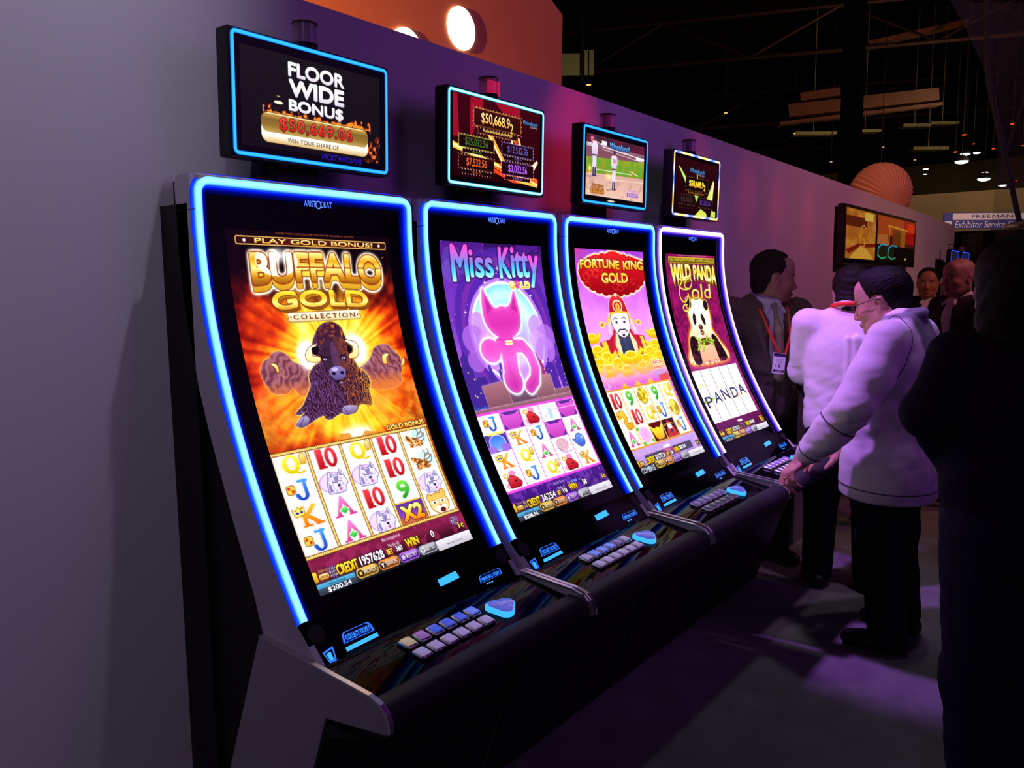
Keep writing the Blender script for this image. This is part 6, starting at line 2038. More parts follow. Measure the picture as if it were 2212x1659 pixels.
def add_hand(f, M, curls=(25, 30, 20), spread=1.0, thumb=(35, 30), s=1.0, side=1):
    """hand in frame M: x along the hand from the wrist, z out of the back, thumb on the +y*side edge"""
    t = side
    f.cone((-.03 * s, 0, 0), (0.01 * s, 0, 0), .026 * s, .028 * s, .02, M)
    f.ell((0.045 * s, 0, 0), (0.052 * s, 0.041 * s, 0.0155 * s), .012, M)
    f.cone((0.01 * s, t * .022 * s, -.004), (0.05 * s, t * .03 * s, -.006), .017 * s, .013 * s, .012, M)
    lens = [(.043, .026, .021), (.047, .030, .022), (.044, .028, .021), (.034, .021, .018)]
    for i, (L, y) in enumerate(zip(lens, (.029, .0095, -.0100, -.0285))):
        p = np.array((0.084 - (0.006 if i in (0, 2) else 0.014 if i == 3 else 0), t * y, 0.002)) * s
        yawf = t * (1.5 - i) * 4 * spread
        a = 0
        pts, rs = [p + np.array((-0.02, 0, 0))], [.0105 * s]
        pts.append(p.copy())
        rs.append(.0105 * s)
        for j in range(3):
            a += curls[j] * (1.0 + .12 * (i - 1))
            dx, dz = math.cos(math.radians(a)), -math.sin(math.radians(a))
            p = p + np.array((dx * math.cos(math.radians(yawf)), dx * math.sin(math.radians(yawf)), dz)) * L[j] * s
            pts.append(p.copy())
            rs.append((.0098, .0088, .0075)[j] * s * (.92 if i == 3 else 1))
        f.chain(pts, rs, .004, M)
    p0 = np.array((0.012, t * .026, -.006)) * s
    b, d = math.radians(thumb[0]), math.radians(thumb[1])
    p1 = p0 + np.array((math.cos(b), t * math.sin(b), -.25)) * .040 * s
    p2 = p1 + np.array((math.cos(b - d * .5), t * math.sin(b - d * .5), -.35)) * .032 * s
    p3 = p2 + np.array((math.cos(b - d), t * math.sin(b - d), -.4)) * .026 * s
    f.chain([p0, p1, p2, p3], [.0165 * s, .0125 * s, .0105 * s, .0085 * s], .006, M)


def frame_to(o, xdir, zdir):
    x = Vector(xdir).normalized()
    z = Vector(zdir)
    z = (z - x * z.dot(x)).normalized()
    y = z.cross(x)
    return Matrix(((x.x, y.x, z.x, o[0]), (x.y, y.y, z.y, o[1]), (x.z, y.z, z.z, o[2]), (0, 0, 0, 1)))


def cut_line(o, p, nrm, r, name, material, parent, keep=None):
    """a thin cord laid where a plane meets the cloth (piping, seams)"""
    bm = bmesh.new()
    bm.from_mesh(o.data)
    g = bmesh.ops.bisect_plane(bm, geom=bm.verts[:] + bm.edges[:] + bm.faces[:], plane_co=Vector(p), plane_no=Vector(nrm))
    segs = [(e.verts[0].co.copy(), e.verts[1].co.copy()) for e in g['geom_cut'] if isinstance(e, bmesh.types.BMEdge)]
    bm.free()
    # chain the pieces
    key = lambda v: tuple(round(c, 5) for c in v)
    nb = {}
    for a, b in segs:
        if keep is not None and not keep((a + b) / 2):
            continue
        nb.setdefault(key(a), []).append(key(b))
        nb.setdefault(key(b), []).append(key(a))
    mb = MB()
    seen = set()
    for k in sorted(nb, key=lambda q: len(nb[q])):
        if k in seen:
            continue
        path = [k]
        seen.add(k)
        while True:
            nx = [q for q in nb[path[-1]] if q not in seen]
            if not nx:
                break
            path.append(nx[0])
            seen.add(nx[0])
        if len(path) > 6:
            if k in nb[path[-1]]:
                path.append(k)
            mb.tube(path[::2] + ([path[-1]] if len(path) % 2 == 0 else []), r, 6)
    if mb.v:
        return mb.obj(name, material, parent, smooth=True)


def legs(f, hip, knees, ankles, r, k=.03):
    for s in (0, 1):
        f.chain([hip[s], knees[s], ankles[s]], r, k)


def shoes(parent, ankles, yaws, h=0.007, m=None):
    for (ax, ay, az), yw in zip(ankles, yaws):
        f = Field((ax - .2, ay - .2, -.004), (ax + .3, ay + .2, .15), h)
        c, s = math.cos(math.radians(yw)), math.sin(math.radians(yw))
        p = lambda a, b, z: (ax + a * c - b * s, ay + a * s + b * c, z)
        f.cone(p(-.05, 0, .042), p(.03, 0, .05), .038, .042, .02).cone(p(.03, 0, .045), p(.15, 0, .032), .044, .036, .02).cone(p(0, 0, .06), p(0, 0, .11), .04, .045, .02)
        f.cut((0, 0, 0.002), (0, 0, -1))
        f.obj('shoe', m or M_SHOE, parent)


# ---------- 1: the player in the pale jacket, left hand on the rest of the panda machine
def player_in_jacket():
    root = empty('person', (2.235, -0.955, 0), rz=math.radians(86), label='man in glasses and pale zip jacket pressing the panda slot machine, red lanyard', cat='person')
    hl, hr = (0.285, 0.306, 0.803), (0.270, -0.05, 0.795)       # wrists
    shl, shr = (0.0, 0.205, 1.305), (0.0, -0.205, 1.305)
    ell, elr = (0.08, 0.325, 1.05), (0.06, -0.25, 1.05)
    neck = (0.030, 0, 1.370)
    HM = head_frame(neck, yaw=0, pitch=15, scale=1.07, lift=.098, fwd=.035)
    hip = [(.02, .095, .82), (.02, -.095, .82)]
    kn = [(.02, .115, .48), (.03, -.115, .48)]
    an = [(-.03, .125, .08), (-.01, -.125, .08)]
    # body
    f = Field((-.30, -.42, .02), (.66, .46, 1.66), .0055)
    add_head(f, HM, jowl=.010)
    f.cone((-.005, 0, 1.34), HM @ Vector((-.022, 0, -.05)), .066, .060, .03)
    f.ell((-.005, 0, 1.20), (.105, .165, .17), .05).ell((.02, 0, 1.0), (.125, .155, .17), .05).ell((0, 0, .90), (.11, .155, .12), .05)
    f.cone((0, -.17, 1.33), (0, .17, 1.33), .05, .05, .05)
    for sh, el, ha, mirror in ((shl, ell, hl, 1), (shr, elr, hr, -1)):
        f.chain([sh, el, ha], [.048, .042, .028], .02)
    legs(f, hip, kn, an, [.075, .052, .038])
    for a in an:
        f.cone((a[0] - .03, a[1], .05), (a[0] + .12, a[1], .035), .03, .024, .02)
    # left hand hangs its fingers over the padded rest, right hand rests on the keys
    Ml = frame_to(hl, (.36, .70, -.56), (.45, .30, .80))
    add_hand(f, Ml, (38, 34, 20), 1.3, (30, 25), 1.08, side=-1)
    Mr = frame_to(hr, (.60, .62, -.28), (.1, .1, 1))
    add_hand(f, Mr, (16, 20, 14), 1.2, (38, 30), 1.05, side=1)
    f.obj('body', M_SKIN, root, skin_paint(HM, (.52, .26, .19)))
    # ring
    rp = Ml @ Vector((.112, .0100 * 1.08, -.004))
    mb = MB()
    rx = (Ml.to_3x3() @ Vector((.75, 0, -.65))).normalized()
    u = rx.cross(Vector((0, 0, 1))).normalized()
    v = rx.cross(u)
    mb.tube([rp + u * .0118 * math.cos(a * math.pi / 10) + v * .0118 * math.sin(a * math.pi / 10) for a in range(21)], .0022, 8)
    mb.obj('ring', mat('gold', (.8, .55, .2), .2, metal=1.0), root, smooth=True)
    # hair: short, dark, clean fade at the nape
    g = Field((-.12, -.14, 1.38), (.24, .14, 1.68), .005)
    g.ell((-.016, 0, 0.044), (.105, .084, .091), .01, HM).ell((-.055, 0, -.03), (.052, .064, .065), .02, HM)
    g.ell((.03, 0, .085), (.085, .06, .05), .02, HM)
    nv = HM.to_3x3()
    g.cut(HM @ Vector((.066, 0, .075)), nv @ Vector((1, 0, -.55)), .006)
    g.cut(HM @ Vector((.016, 0, -.002)), nv @ Vector((.9, 0, -.35)), .006)
    for s in (-1, 1):
        g.ell((-.004, s * .09, -.012), (.030, .03, .040), .006, HM, sub=True)
    g.cut(HM @ Vector((0, 0, -.085)), nv @ Vector((0, 0, -1)), .006)
    g.wrinkle(.0012, (90, 90, 60), 3)
    g.obj('hair', M_HAIR, root)
    # glasses
    wire = mat('thin_dark_frame', (.03, .03, .035), .3, metal=.6)
    mb = MB()
    for s in (-1, 1):
        mb.tube([HM @ Vector((.104, s * .033 + .021 * math.cos(a * math.pi / 10), -.004 + .015 * math.sin(a * math.pi / 10))) for a in range(21)], .0011, 6)
        mb.tube([HM @ Vector(q) for q in ((.103, s * .054, .0), (.085, s * .076, .004), (.0, s * .090, .010), (-.022, s * .091, .002))], .0015, 6)
    mb.tube([HM @ Vector((.106, -.012, 0)), HM @ Vector((.109, 0, .003)), HM @ Vector((.106, .012, 0))], .0012, 6)
    gl = mb.obj('glasses', wire, root, smooth=True)
    mb = MB()
    for s in (-1, 1):
        q = [HM @ Vector((.104, s * .033 + .020 * math.cos(a * math.pi / 8), -.004 + .014 * math.sin(a * math.pi / 8))) for a in range(16)]
        mb.add(q, [tuple(range(16))])
    mb.obj('lens', mat('clear_lens', (.9, .9, .95), .02, spec=.8, alpha=.12), gl)
    # jacket
    f = Field((-.28, -.46, .56), (.50, .44, 1.50), .006)
    f.ell((-.012, 0, 1.20), (.135, .200, .180), .06).ell((.04, 0, 1.00), (.175, .200, .22), .06).ell((.035, 0, .80), (.185, .222, .20), .05).ell((.035, 0, .68), (.190, .228, .20), .05)
    f.cone((-.01, -.15, 1.318), (-.01, .15, 1.318), .062, .062, .05).cone((-.01, -.07, 1.37), (-.01, .07, 1.37), .06, .06, .04)
    for sh, el, ha in ((shl, ell, hl), (shr, elr, hr)):
        sh, el, ha = np.array(sh), np.array(el), np.array(ha)
        m1 = el + (ha - el) * .45 + np.array((0, 0, -.012))
        m2 = el + (ha - el) * .80
        w = el + (ha - el) * .93
        f.chain([sh, (sh + el) / 2 + np.array((-.005, 0, -.008)), el], [.082, .082, .077], .03)
        f.chain([el, m1, m2], [.076, .070, .057], .025).chain([m2, w], [.049, .039], .014)
        for t, rr in ((.70, .061), (.78, .055), (.86, .047)):
            c0 = el + (ha - el) * t
            f.ell(c0 + np.array((-.004, 0, -.006)), (rr, rr, .024), .012)
    zone = lambda X, Y, Z: 0.35 + 1.1 * np.exp(-((Z - .95) / .12) ** 2)
    f.wrinkle(.0030, (26, 22, 30), 5, lambda X, Y, Z: .35 + .9 * np.exp(-((Z - .98) / .13) ** 2))
    # stand collar
    for a in range(0, 360, 15):
        ca, sa = math.cos(math.radians(a)), math.sin(math.radians(a))
        b = math.radians(a + 15)
        if 330 < a or a < 20:
            continue
        f.cone((.012 + .078 * ca, .080 * sa, 1.392 - .018 * ca), (.012 + .078 * math.cos(b), .080 * math.sin(b), 1.392 - .018 * math.cos(b)), .021, .021, .012)
    f.ell((.02, 0, 1.45), (.062, .064, .075), .008, sub=True)
    f.cut((0, 0, .640), (.05, 0, -1))

    def jpaint(P):
        white, grey = np.array((.66, .62, .66)), np.array((.17, .17, .20))
        x, y, z = P.T
        c = np.tile(white, (len(P), 1))
        back = np.clip((.120 - np.abs(y) + np.maximum(1.25 - z, 0) * .10) * 60, 0, 1) * np.clip((-.02 - x) * 60, 0, 1) * np.clip((z - 1.0) * 30, 0, 1)
        c += (grey - c) * back[:, None]
        col = np.clip((z - 1.385 + x * .1) * 160, 0, 1) * (1 - np.clip((z - 1.407 + x * .2) * 200, 0, 1))
        c += (grey * 1.6 - c) * col[:, None]
        return c
    j = f.obj('jacket', M_CLOTH, root, jpaint)
    el, ha, sh = np.array(ell), np.array(hl), np.array(shl)
    d1 = (ha - el) / np.linalg.norm(ha - el)
    q = el + (ha - el) * .30
    arm_only = lambda v: v.y > .235
    cut_line(j, q, d1 + np.array((.15, .1, -.25)), .0030, 'sleeve_piping', M_PIPE, j, arm_only)
    q = el + (ha - el) * .83
    cut_line(j, q, d1, .0028, 'cuff_piping', M_PIPE, j, lambda v: v.y > .24 and v.x > .12)
    cut_line(j, (0, 0, .690), (.05, 0, -1), .0028, 'hem_piping', M_PIPE, j, lambda v: abs(v.y) < .26 and v.x < .3)
    cut_line(j, (0, .175, 1.2), (0.25, 1, .25), .0022, 'armhole_seam', M_PIPE, j, lambda v: v.z > 1.12 and v.y > .1 and v.x < .1)
    # lanyard, trousers, shoes
    MB().tube([(-.062, .02, 1.408), (-.03, .070, 1.402), (.045, .082, 1.376), (.110, .062, 1.325), (.150, .03, 1.22), (.175, .01, 1.05)], .0075, 6).tube([(-.062, -.02, 1.408), (-.03, -.070, 1.402), (.045, -.082, 1.376), (.110, -.062, 1.325), (.150, -.03, 1.22), (.175, -.01, 1.05)], .0075, 6).obj('lanyard', M_LANYARD, root, smooth=True)
    f = Field((-.24, -.3, .03), (.26, .3, .98), .008)
    f.ell((.03, 0, .82), (.115, .165, .10), .03)
    legs(f, hip, kn, an, [.110, .088, .078], .04)
    f.wrinkle(.003, (5, 5, 9), 8)
    f.obj('trousers', M_TROUSER, root)
    shoes(root, an, (8, -8))
    return root


# ---------- 2: the man in the white shirt seen from behind
def man_in_white_shirt():
    root = empty('person', (2.775, -0.60, 0), rz=math.radians(18), label='man seen from behind in a white shirt with a back pleat, orange lanyard band', cat='person')
    neck = (0.0, 0, 1.385)
    HM = head_frame(neck, yaw=-4, pitch=14, scale=1.10, lift=.098, fwd=.03)
    shl, shr = (0, .205, 1.335), (0, -.205, 1.335)
    ell, elr = (.10, .222, 1.09), (.10, -.222, 1.09)
    hl, hr = (.24, .17, 1.02), (.26, -.12, 1.0)
    hip, kn, an = [(0, .095, .84), (0, -.095, .84)], [(.01, .11, .49), (.01, -.11, .49)], [(-.02, .12, .08), (-.02, -.12, .08)]
    f = Field((-.22, -.38, .02), (.40, .38, 1.66), .007)
    add_head(f, HM)
    f.cone((-.01, 0, 1.36), HM @ Vector((-.022, 0, -.05)), .064, .060, .03)
    f.ell((0, 0, 1.2), (.10, .16, .17), .05).ell((.01, 0, 1.0), (.11, .15, .17), .05).ell((0, 0, .92), (.11, .155, .12), .05)
    f.cone((0, -.17, 1.33), (0, .17, 1.33), .05, .05, .05)
    for sh, el, ha in ((shl, ell, hl), (shr, elr, hr)):
        f.chain([sh, el, ha], [.05, .042, .030], .02)
    add_hand(f, frame_to(hl, (.9, -.3, 0), (0, 0, 1)), side=-1)
    add_hand(f, frame_to(hr, (.9, .3, 0), (0, 0, 1)), side=1)
    legs(f, hip, kn, an, [.075, .052, .038])
    f.obj('body', M_SKIN, root, skin_paint(HM, (.42, .22, .16)))
    g = Field((-.14, -.14, 1.38), (.20, .14, 1.70), .005)
    g.ell((-.014, 0, .046), (.110, .089, .094), .01, HM).ell((-.052, 0, -.035), (.060, .072, .070), .02, HM)
    nv = HM.to_3x3()
    g.cut(HM @ Vector((.07, 0, .08)), nv @ Vector((1, 0, -.5)), .006)
    g.cut(HM @ Vector((.02, 0, -.01)), nv @ Vector((.9, 0, -.35)), .006)
    for s in (-1, 1):
        g.ell((0, s * .09, -.012), (.026, .03, .036), .006, HM, sub=True)
    g.cut(HM @ Vector((0, 0, -.095)), nv @ Vector((0, 0, -1)), .006)
    g.wrinkle(.0014, (80, 80, 60), 4)
    g.obj('hair', M_HAIR2, root)
    f = Field((-.24, -.40, .70), (.34, .40, 1.50), .006)
    f.ell((-.005, 0, 1.20), (.138, .212, .20), .06).ell((.015, 0, 1.03), (.150, .215, .22), .06).ell((.01, 0, .86), (.150, .212, .18), .05)
    f.cone((-.008, -.165, 1.338), (-.008, .165, 1.338), .062, .062, .05).cone((-.004, -.07, 1.365), (-.004, .07, 1.365), .050, .050, .04)
    for sh, el, ha in ((shl, ell, hl), (shr, elr, hr)):
        sh, el, ha = np.array(sh), np.array(el), np.array(ha)
        f.chain([sh, el], [.075, .068], .03).chain([el, el + (ha - el) * .55], [.066, .056], .025)
    f.wrinkle(.0018, (16, 18, 14), 15, lambda X, Y, Z: .5 + .9 * np.exp(-((Z - .98) / .10) ** 2))
    # box pleat with its locker loop and the folds fanning from it
    f.cone((-.134, .020, 1.27), (-.142, .022, 1.02), .013, .009, .008).cone((-.134, -.014, 1.27), (-.142, -.014, 1.02), .010, .006, .010)
    f.cone((-.140, -.02, 1.275), (-.122, -.16, 1.17), .010, .004, .022).cone((-.138, -.02, 1.262), (-.128, -.13, 1.10), .010, .004, .022)
    for a in range(0, 360, 15):
        b = math.radians(a + 15)
        a = math.radians(a)
        f.cone((.008 + .072 * math.cos(a), .074 * math.sin(a), 1.418 - .02 * math.cos(a)), (.008 + .072 * math.cos(b), .074 * math.sin(b), 1.418 - .02 * math.cos(b)), .017, .017, .010)
    f.cone((.01, 0, 1.41), (.03, 0, 1.54), .056, .062, .008, sub=True)
    f.cut((0, 0, .785), (0, 0, -1))
    j = f.obj('shirt', mat('white_shirt_cloth', (.80, .72, .80), .8, spec=.15), root)
    cut_line(j, (0, .0, 1.12), (.1, .0, 1), .0022, 'sleeve_hem', mat('shirt_shadow_seam', (.45, .40, .46), .8), j, lambda v: v.y > .235)
    MB().tube([(.006 + .094 * math.cos(a), .095 * math.sin(a), 1.416 - .020 * math.cos(a)) for a in [math.radians(q) for q in range(60, 301, 12)]], .011, 6).obj('lanyard', M_LANYARD, root, smooth=True)
    f = Field((-.24, -.3, .03), (.26, .3, 1.0), .008)
    f.ell((.01, 0, .84), (.12, .165, .10), .03)
    legs(f, hip, kn, an, [.105, .084, .074], .04)
    f.obj('trousers', M_TROUSER, root)
    shoes(root, an, (8, -8))
    return root


# ---------- 3: the man in the olive suit with a badge
def man_in_suit():
    root = empty('person', (2.90, -0.115, 0), rz=math.radians(-128), label='man in olive brown suit and tie wearing a badge, standing beyond the panda machine', cat='person')
    neck = (0.0, 0, 1.455)
    HM = head_frame(neck, yaw=73, pitch=6, scale=1.08, lift=.115, fwd=.03)
    shl, shr = (0, .205, 1.385), (0, -.205, 1.385)
    ell, elr = (-.02, .270, 1.12), (0, -.27, 1.10)
    hl, hr = (.165, .200, .935), (.05, -.27, .85)
    hip, kn, an = [(0, .095, .94), (0, -.095, .94)], [(.02, .11, .50), (.02, -.11, .50)], [(-.02, .12, .08), (-.02, -.12, .08)]
    f = Field((-.22, -.40, .02), (.40, .50, 1.78), .0065)
    add_head(f, HM, .004)
    f.cone((-.01, 0, 1.41), HM @ Vector((-.022, 0, -.05)), .064, .060, .03)
    f.ell((0, 0, 1.25), (.10, .16, .17), .05).ell((.01, 0, 1.05), (.11, .15, .17), .05).ell((0, 0, .95), (.11, .155, .12), .05)
    f.cone((0, -.17, 1.38), (0, .17, 1.38), .05, .05, .05)
    for sh, el, ha in ((shl, ell, hl), (shr, elr, hr)):
        f.chain([sh, el, ha], [.05, .042, .030], .02)
    add_hand(f, frame_to(hl, (.62, .30, -.38), (.3, .1, .9)), (18, 22, 16), 1.2, side=-1)
    add_hand(f, frame_to(hr, (.2, 0, -.95), (0, -1, 0)), side=1)
    legs(f, hip, kn, an, [.075, .052, .038])
    f.obj('body', M_SKIN, root, skin_paint(HM, (.36, .17, .12), shave=.35))
    g = Field((-.20, -.20, 1.44), (.24, .20, 1.80), .005)
    g.ell((-.018, 0, .044), (.106, .086, .092), .01, HM).ell((-.056, 0, -.03), (.054, .068, .065), .02, HM)
    nv = HM.to_3x3()
    g.cut(HM @ Vector((.045, 0, .085)), nv @ Vector((1, 0, -.25)), .006)
    g.cut(HM @ Vector((.012, 0, .0)), nv @ Vector((.9, 0, -.35)), .006)
    for s in (-1, 1):
        g.ell((-.004, s * .09, -.012), (.030, .03, .040), .006, HM, sub=True)
        g.ell((.075, s * .05, .085), (.05, .026, .05), .012, HM, sub=True)
    g.cut(HM @ Vector((0, 0, -.085)), nv @ Vector((0, 0, -1)), .006)
    g.wrinkle(.0014, (80, 80, 60), 6)
    g.obj('hair', M_HAIR2, root)
    # shirt front and collar, tie
    f = Field((-.16, -.2, .95), (.22, .2, 1.54), .006)
    f.ell((0, 0, 1.27), (.128, .14, .19), .05).ell((.01, 0, 1.08), (.130, .13, .18), .05).cone((0, 0, 1.38), (0, 0, 1.43), .075, .07, .03)
    for a in range(0, 360, 15):
        b = math.radians(a + 15)
        a = math.radians(a)
        f.cone((.004 + .068 * math.cos(a), .070 * math.sin(a), 1.458 - .024 * math.cos(a)), (.004 + .068 * math.cos(b), .070 * math.sin(b), 1.458 - .024 * math.cos(b)), .017, .017, .010)
    f.cone((.066, .02, 1.44), (.105, .055, 1.385), .014, .010, .01).cone((.066, -.02, 1.44), (.105, -.055, 1.385), .014, .010, .01)
    f.obj('shirt', mat('lilac_shirt_cloth', (.50, .47, .62), .8, spec=.15), root)
    f = Field((.04, -.08, .96), (.24, .08, 1.46), .005)
    f.cone((.082, 0, 1.420), (.092, 0, 1.395), .019, .013, .008).chain([(.096, 0, 1.392), (.138, 0, 1.28), (.152, 0, 1.05)], [.013, .026, .034], .01)
    f.obj('tie', mat('olive_tie', (.20, .17, .10), .6), root)
    # suit coat, open in front
    f = Field((-.24, -.42, .74), (.34, .46, 1.52), .006)
    f.ell((-.006, 0, 1.27), (.145, .205, .19), .06).ell((.012, 0, 1.07), (.150, .182, .20), .06).ell((.012, 0, .90), (.145, .19, .17), .05)
    f.cone((-.01, -.165, 1.388), (-.01, .165, 1.388), .066, .066, .05).cone((-.014, -.07, 1.42), (-.014, .07, 1.42), .052, .052, .04)
    for sh, el, ha in ((shl, ell, hl), (shr, elr, hr)):
        sh, el, ha = np.array(sh), np.array(el), np.array(ha)
        f.chain([sh, el], [.076, .066], .03).chain([el, el + (ha - el) * .55, el + (ha - el) * .9], [.064, .058, .050], .025)
    f.wrinkle(.0028, (22, 20, 30), 25)
    f.ell((.20, 0, 1.26), (.12, .060, .26), .012, sub=True)
    f.ell((.19, 0, 1.42), (.16, .085, .10), .012, sub=True)
    f.ell((.01, 0, 1.50), (.075, .077, .085), .01, sub=True)
    f.cone((.175, 0, 1.1), (.19, 0, .74), .030, .055, .01, sub=True)
    for s in (-1, 1):     # lapels
        f.cone((.062, s * .088, 1.415), (.122, s * .105, 1.30), .014, .020, .010).cone((.122, s * .105, 1.30), (.150, s * .050, 1.08), .020, .010, .010)
    f.cut((0, 0, .80), (0, 0, -1))
    f.obj('suit_coat', mat('olive_suit_cloth', (.085, .070, .052), .85, spec=.12, var=.12, vscale=40), root)
    # lanyard and badge
    MB().tube([(-.06, .055, 1.462), (.02, .085, 1.452), (.088, .082, 1.395), (.150, .062, 1.26), (.205, .0, 1.165)], .008, 6).tube([(-.06, -.055, 1.462), (.02, -.085, 1.452), (.088, -.082, 1.395), (.150, -.05, 1.26), (.205, -.03, 1.165)], .008, 6).obj('lanyard', M_LANYARD, root, smooth=True)
    c = Canvas(100, 150, .8, 'dcdce8')
    c.put(c.rect(0, 0, 100, 26), '1c2450').put(c.rect(6, 122, 94, 142), '202028')
    c.word('ATTENDEE', (18, 126, 82, 138), 'd0d0dc', bold=.03)
    for i, s in enumerate(('GLOBAL GAMING', 'EXPO', 'LAS VEGAS')):
        c.word(s, (18 + i * 6, 42 + i * 12, 86 - i * 6, 50 + i * 12), '484858', bold=.02)
    c.put(c.rect(44, 84, 62, 106), '705868')
    c.word('A', (18, 84, 32, 104), '202030', bold=.03)
    col = c.linear()
    H, W = col.shape[:2]
    P = np.zeros((H, W, 3))
    P[..., 1] = np.linspace(-.034, .034, W)[None]
    P[..., 2] = np.linspace(.052, -.052, H)[:, None]
    b = mobj('badge', P.reshape(-1, 3), grid_faces(W, H), color_mat('printed_card', .4, .4), root, cols=col.reshape(-1, 3), loc=(.215, -.04, 1.125))
    b.rotation_euler = (math.radians(-8), math.radians(-6), 0)
    MB().box(-.004, -.036, -.054, -.001, .036, .054, .001).obj('badge_holder', mat('clear_vinyl', (.6, .6, .65), .15, spec=.6), b)
    f = Field((-.24, -.3, .03), (.26, .3, 1.0), .009)
    f.ell((0, 0, .92), (.13, .175, .12), .04)
    legs(f, hip, kn, an, [.105, .084, .074], .04)
    f.obj('trousers', M_TROUSER, root)
    shoes(root, an, (8, -8))
    return root


# ---------- 4: the dark figure close by on the right, hand on hip
def dark_bystander():
    root = empty('person', (0.955, -1.485, 0), rz=math.radians(25), label='person in dark top and blue jeans with elbow out, close by at the right edge', cat='person')
    neck = (0.0, 0, 1.40)
    HM = head_frame(neck, yaw=-10, pitch=4, scale=1.0, lift=.105, fwd=.03)
    shl, shr = (0, .135, 1.345), (0, -.16, 1.335)
    ell, elr = (-.03, .195, 1.20), (-.04, -.26, 1.10)
    hl, hr = (.13, .06, 1.02), (.12, -.10, .98)
    hip, kn, an = [(0, .045, .92), (0, -.125, .92)], [(.02, .030, .49), (.02, -.115, .49)], [(-.02, .018, .08), (-.02, -.105, .08)]
    f = Field((-.2, -.40, .02), (.3, .40, 1.66), .008)
    add_head(f, HM)
    f.cone((-.01, 0, 1.36), HM @ Vector((-.022, 0, -.05)), .056, .054, .03)
    f.ell((0, 0, 1.2), (.10, .13, .17), .05).ell((.01, 0, 1.0), (.095, .115, .17), .05).ell((0, -.04, .92), (.095, .115, .11), .05)
    f.cone((0, -.15, 1.32), (0, .15, 1.32), .05, .05, .05)
    for sh, el, ha in ((shl, ell, hl), (shr, elr, hr)):
        f.chain([sh, el, ha], [.048, .040, .028], .02)
    add_hand(f, frame_to(hl, (.3, -.8, -.1), (.8, .3, .2)), side=1, s=.95)
    add_hand(f, frame_to(hr, (.3, .8, -.1), (.8, -.3, .2)), side=-1, s=.95)
    legs(f, hip, kn, an, [.075, .052, .038])
    f.obj('body', M_SKIN, root, skin_paint(HM, (.30, .16, .12)))
    g = Field((-.18, -.16, 1.20), (.2, .16, 1.70), .007)
    g.ell((-.02, 0, .045), (.112, .092, .098), .01, HM).ell((-.05, 0, -.06), (.075, .090, .12), .03, HM)
    g.ell((.10, 0, -.03), (.07, .062, .11), .01, HM, sub=True)
    g.wrinkle(.002, (60, 60, 20), 9)
    g.obj('hair', M_HAIR, root)
    f = Field((-.24, -.42, .74), (.26, .42, 1.48), .008)
    f.ell((0, 0, 1.2), (.120, .155, .19), .05).ell((.01, 0, 1.02), (.122, .150, .20), .05).ell((.005, -.03, .88), (.130, .150, .16), .05)
    f.cone((0, -.13, 1.335), (0, .12, 1.345), .055, .058, .05).cone((0, 0, 1.37), (0, 0, 1.41), .07, .066, .03)
    for sh, el, ha in ((shl, ell, hl), (shr, elr, hr)):
        sh, el, ha = np.array(sh), np.array(el), np.array(ha)
        f.chain([sh, el], [.062, .060], .03).chain([el, el + (ha - el) * .9], [.060, .048], .025)
    f.wrinkle(.003, (9, 9, 12), 35)
    f.cut((0, 0, .80), (0, 0, -1))
    f.obj('top', mat('dark_navy_cloth', (.012, .009, .028), .9, spec=.1), root)
    f = Field((-.24, -.3, .03), (.26, .32, 1.0), .009)
    f.ell((0, -.04, .92), (.12, .145, .12), .04)
    legs(f, hip, kn, an, [.098, .080, .070], .04)
    f.wrinkle(.003, (6, 6, 12), 36)
    f.obj('jeans', mat('blue_denim', (.020, .018, .055), .9, spec=.1, var=.3, vscale=30), root)
    shoes(root, an, (8, -8))
    return root


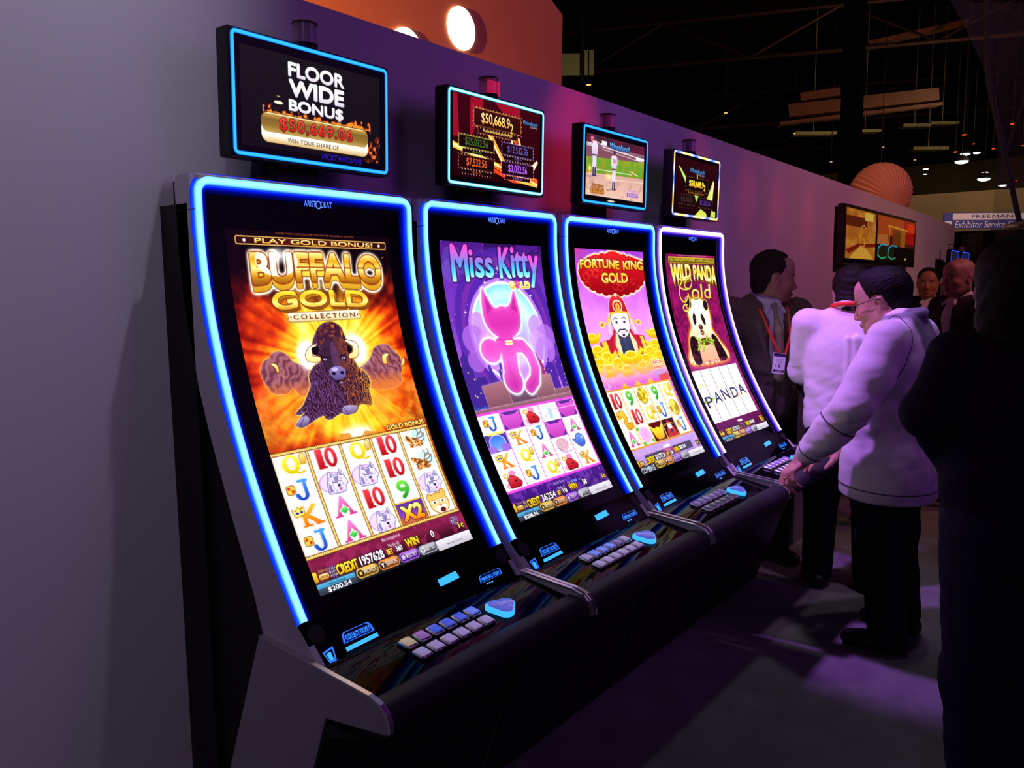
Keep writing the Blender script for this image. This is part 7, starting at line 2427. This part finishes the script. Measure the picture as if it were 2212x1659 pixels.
# ---------- 5: people farther back, seen between the others
def far_person(loc, rz, height, label, skin, coat, shirt, hair, bald=False, yaw=0, pitch=0, hands=False):
    root = empty('person', loc, rz=math.radians(rz), label=label, cat='person')
    s = height / 1.72
    neck = (0, 0, 1.44 * s)
    HM = head_frame(neck, yaw=yaw, pitch=pitch, scale=1.05 * s, lift=.125 * s, fwd=.03)
    sc = lambda p: tuple(np.array(p) * s)
    shl, shr = sc((0, .20, 1.37)), sc((0, -.20, 1.37))
    ell, elr = sc((.03, .26, 1.10)), sc((.03, -.26, 1.10))
    hl, hr = (sc((.24, .08, 1.14)), sc((.24, -.08, 1.14))) if hands else (sc((.08, .24, .88)), sc((.08, -.24, .88)))
    hip, kn, an = [sc((0, .095, .92)), sc((0, -.095, .92))], [sc((.02, .11, .49)), sc((.02, -.11, .49))], [sc((-.02, .12, .08)), sc((-.02, -.12, .08))]
    f = Field((-.22, -.36, .02), (.44, .36, 1.78 * s), .008)
    add_head(f, HM, .004)
    f.cone(sc((-.01, 0, 1.40)), HM @ Vector((-.022, 0, -.05)), .062, .058, .03)
    f.ell(sc((0, 0, 1.24)), (.10, .16, .17), .05).ell(sc((.01, 0, 1.03)), (.11, .15, .17), .05).ell(sc((0, 0, .93)), (.11, .155, .12), .05)
    f.cone(sc((0, -.17, 1.37)), sc((0, .17, 1.37)), .05, .05, .05)
    for sh, el, ha in ((shl, ell, hl), (shr, elr, hr)):
        f.chain([sh, el, ha], [.05, .042, .030], .02)
    for ha, sd in ((hl, -1), (hr, 1)):
        add_hand(f, frame_to(ha, (.8, 0, .1) if hands else (.2, 0, -.95), (.1, 0, 1) if hands else (0, -sd, 0)), side=sd if hands else sd)
    legs(f, hip, kn, an, [.075, .052, .038])
    f.obj('body', M_SKIN, root, skin_paint(HM, skin))
    if not bald:
        g = Field((-.2, -.2, 1.38 * s), (.24, .2, 1.84 * s), .007)
        g.ell((-.018, 0, .044), (.106, .086, .092), .01, HM).ell((-.056, 0, -.03), (.054, .068, .065), .02, HM)
        nv = HM.to_3x3()
        g.cut(HM @ Vector((.055, 0, .08)), nv @ Vector((1, 0, -.4)), .006)
        g.cut(HM @ Vector((.012, 0, .0)), nv @ Vector((.9, 0, -.35)), .006)
        for q in (-1, 1):
            g.ell((-.004, q * .09, -.012), (.030, .03, .040), .006, HM, sub=True)
        g.cut(HM @ Vector((0, 0, -.085)), nv @ Vector((0, 0, -1)), .006)
        g.obj('hair', hair, root)
    f = Field((-.2, -.2, 1.0 * s), (.22, .2, 1.52 * s), .008)
    f.ell(sc((0, 0, 1.26)), (.126, .13, .19), .05).cone(sc((0, 0, 1.37)), sc((0, 0, 1.44)), .074, .070, .03)
    f.cone(sc((.066, .02, 1.43)), sc((.10, .055, 1.385)), .014, .010, .01).cone(sc((.066, -.02, 1.43)), sc((.10, -.055, 1.385)), .014, .010, .01)
    f.obj('shirt', shirt, root)
    f = Field((-.24, -.40, .76 * s), (.40, .40, 1.5 * s), .008)
    f.ell(sc((-.004, 0, 1.26)), (.142, .20, .19), .06).ell(sc((.012, 0, 1.06)), (.148, .18, .20), .06).ell(sc((.012, 0, .90)), (.142, .188, .16), .05)
    f.cone(sc((-.01, -.165, 1.378)), sc((-.01, .165, 1.378)), .064, .064, .05)
    for sh, el, ha in ((shl, ell, hl), (shr, elr, hr)):
        sh, el, ha = np.array(sh), np.array(el), np.array(ha)
        f.chain([sh, el], [.074, .064], .03).chain([el, el + (ha - el) * .9], [.062, .048], .025)
    f.ell(sc((.19, 0, 1.30)), (.12, .062, .24), .012, sub=True)
    f.ell(sc((.01, 0, 1.49)), (.074, .076, .085), .01, sub=True)
    f.cut(sc((0, 0, .82)), (0, 0, -1))
    f.obj('coat', coat, root)
    f = Field((-.24, -.3, .03), (.26, .3, 1.0), .010)
    f.ell(sc((0, 0, .92)), (.13, .175, .12), .04)
    legs(f, hip, kn, an, [.105, .084, .074], .04)
    f.obj('trousers', M_TROUSER, root)
    shoes(root, an, (8, -8), .009)
    return root


player_in_jacket()
man_in_white_shirt()
man_in_suit()
dark_bystander()
BLACKSUIT = mat('black_suit_cloth', (.010, .009, .011), .9, spec=.1)
GREYSUIT = mat('dark_grey_suit_cloth', (.035, .030, .034), .9, spec=.1)
WHITESHIRT = mat('plain_white_shirt', (.55, .55, .55), .8)
far_person((6.58, -.19, 0), -170, 1.68, 'man in black suit and open white shirt facing this way, hands before him, far back', (.34, .15, .08), BLACKSUIT, WHITESHIRT, M_HAIR, yaw=-2, hands=True)
far_person((4.815, -.745, 0), 140, 1.72, 'bald man in profile in front of the black suited man, far back', (.40, .20, .14), GREYSUIT, WHITESHIRT, M_HAIR, bald=True)
far_person((4.03, -.513, 0), 30, 1.62, 'dark haired man mostly hidden behind the jacket wearer, far back by the wall', (.36, .17, .10), BLACKSUIT, WHITESHIRT, M_HAIR)
spot('far_group_warm', (5.2, -3.0, 3.4), (6.4, -.3, 1.5), 70, (1.0, .40, .18), 50, .8, .1)
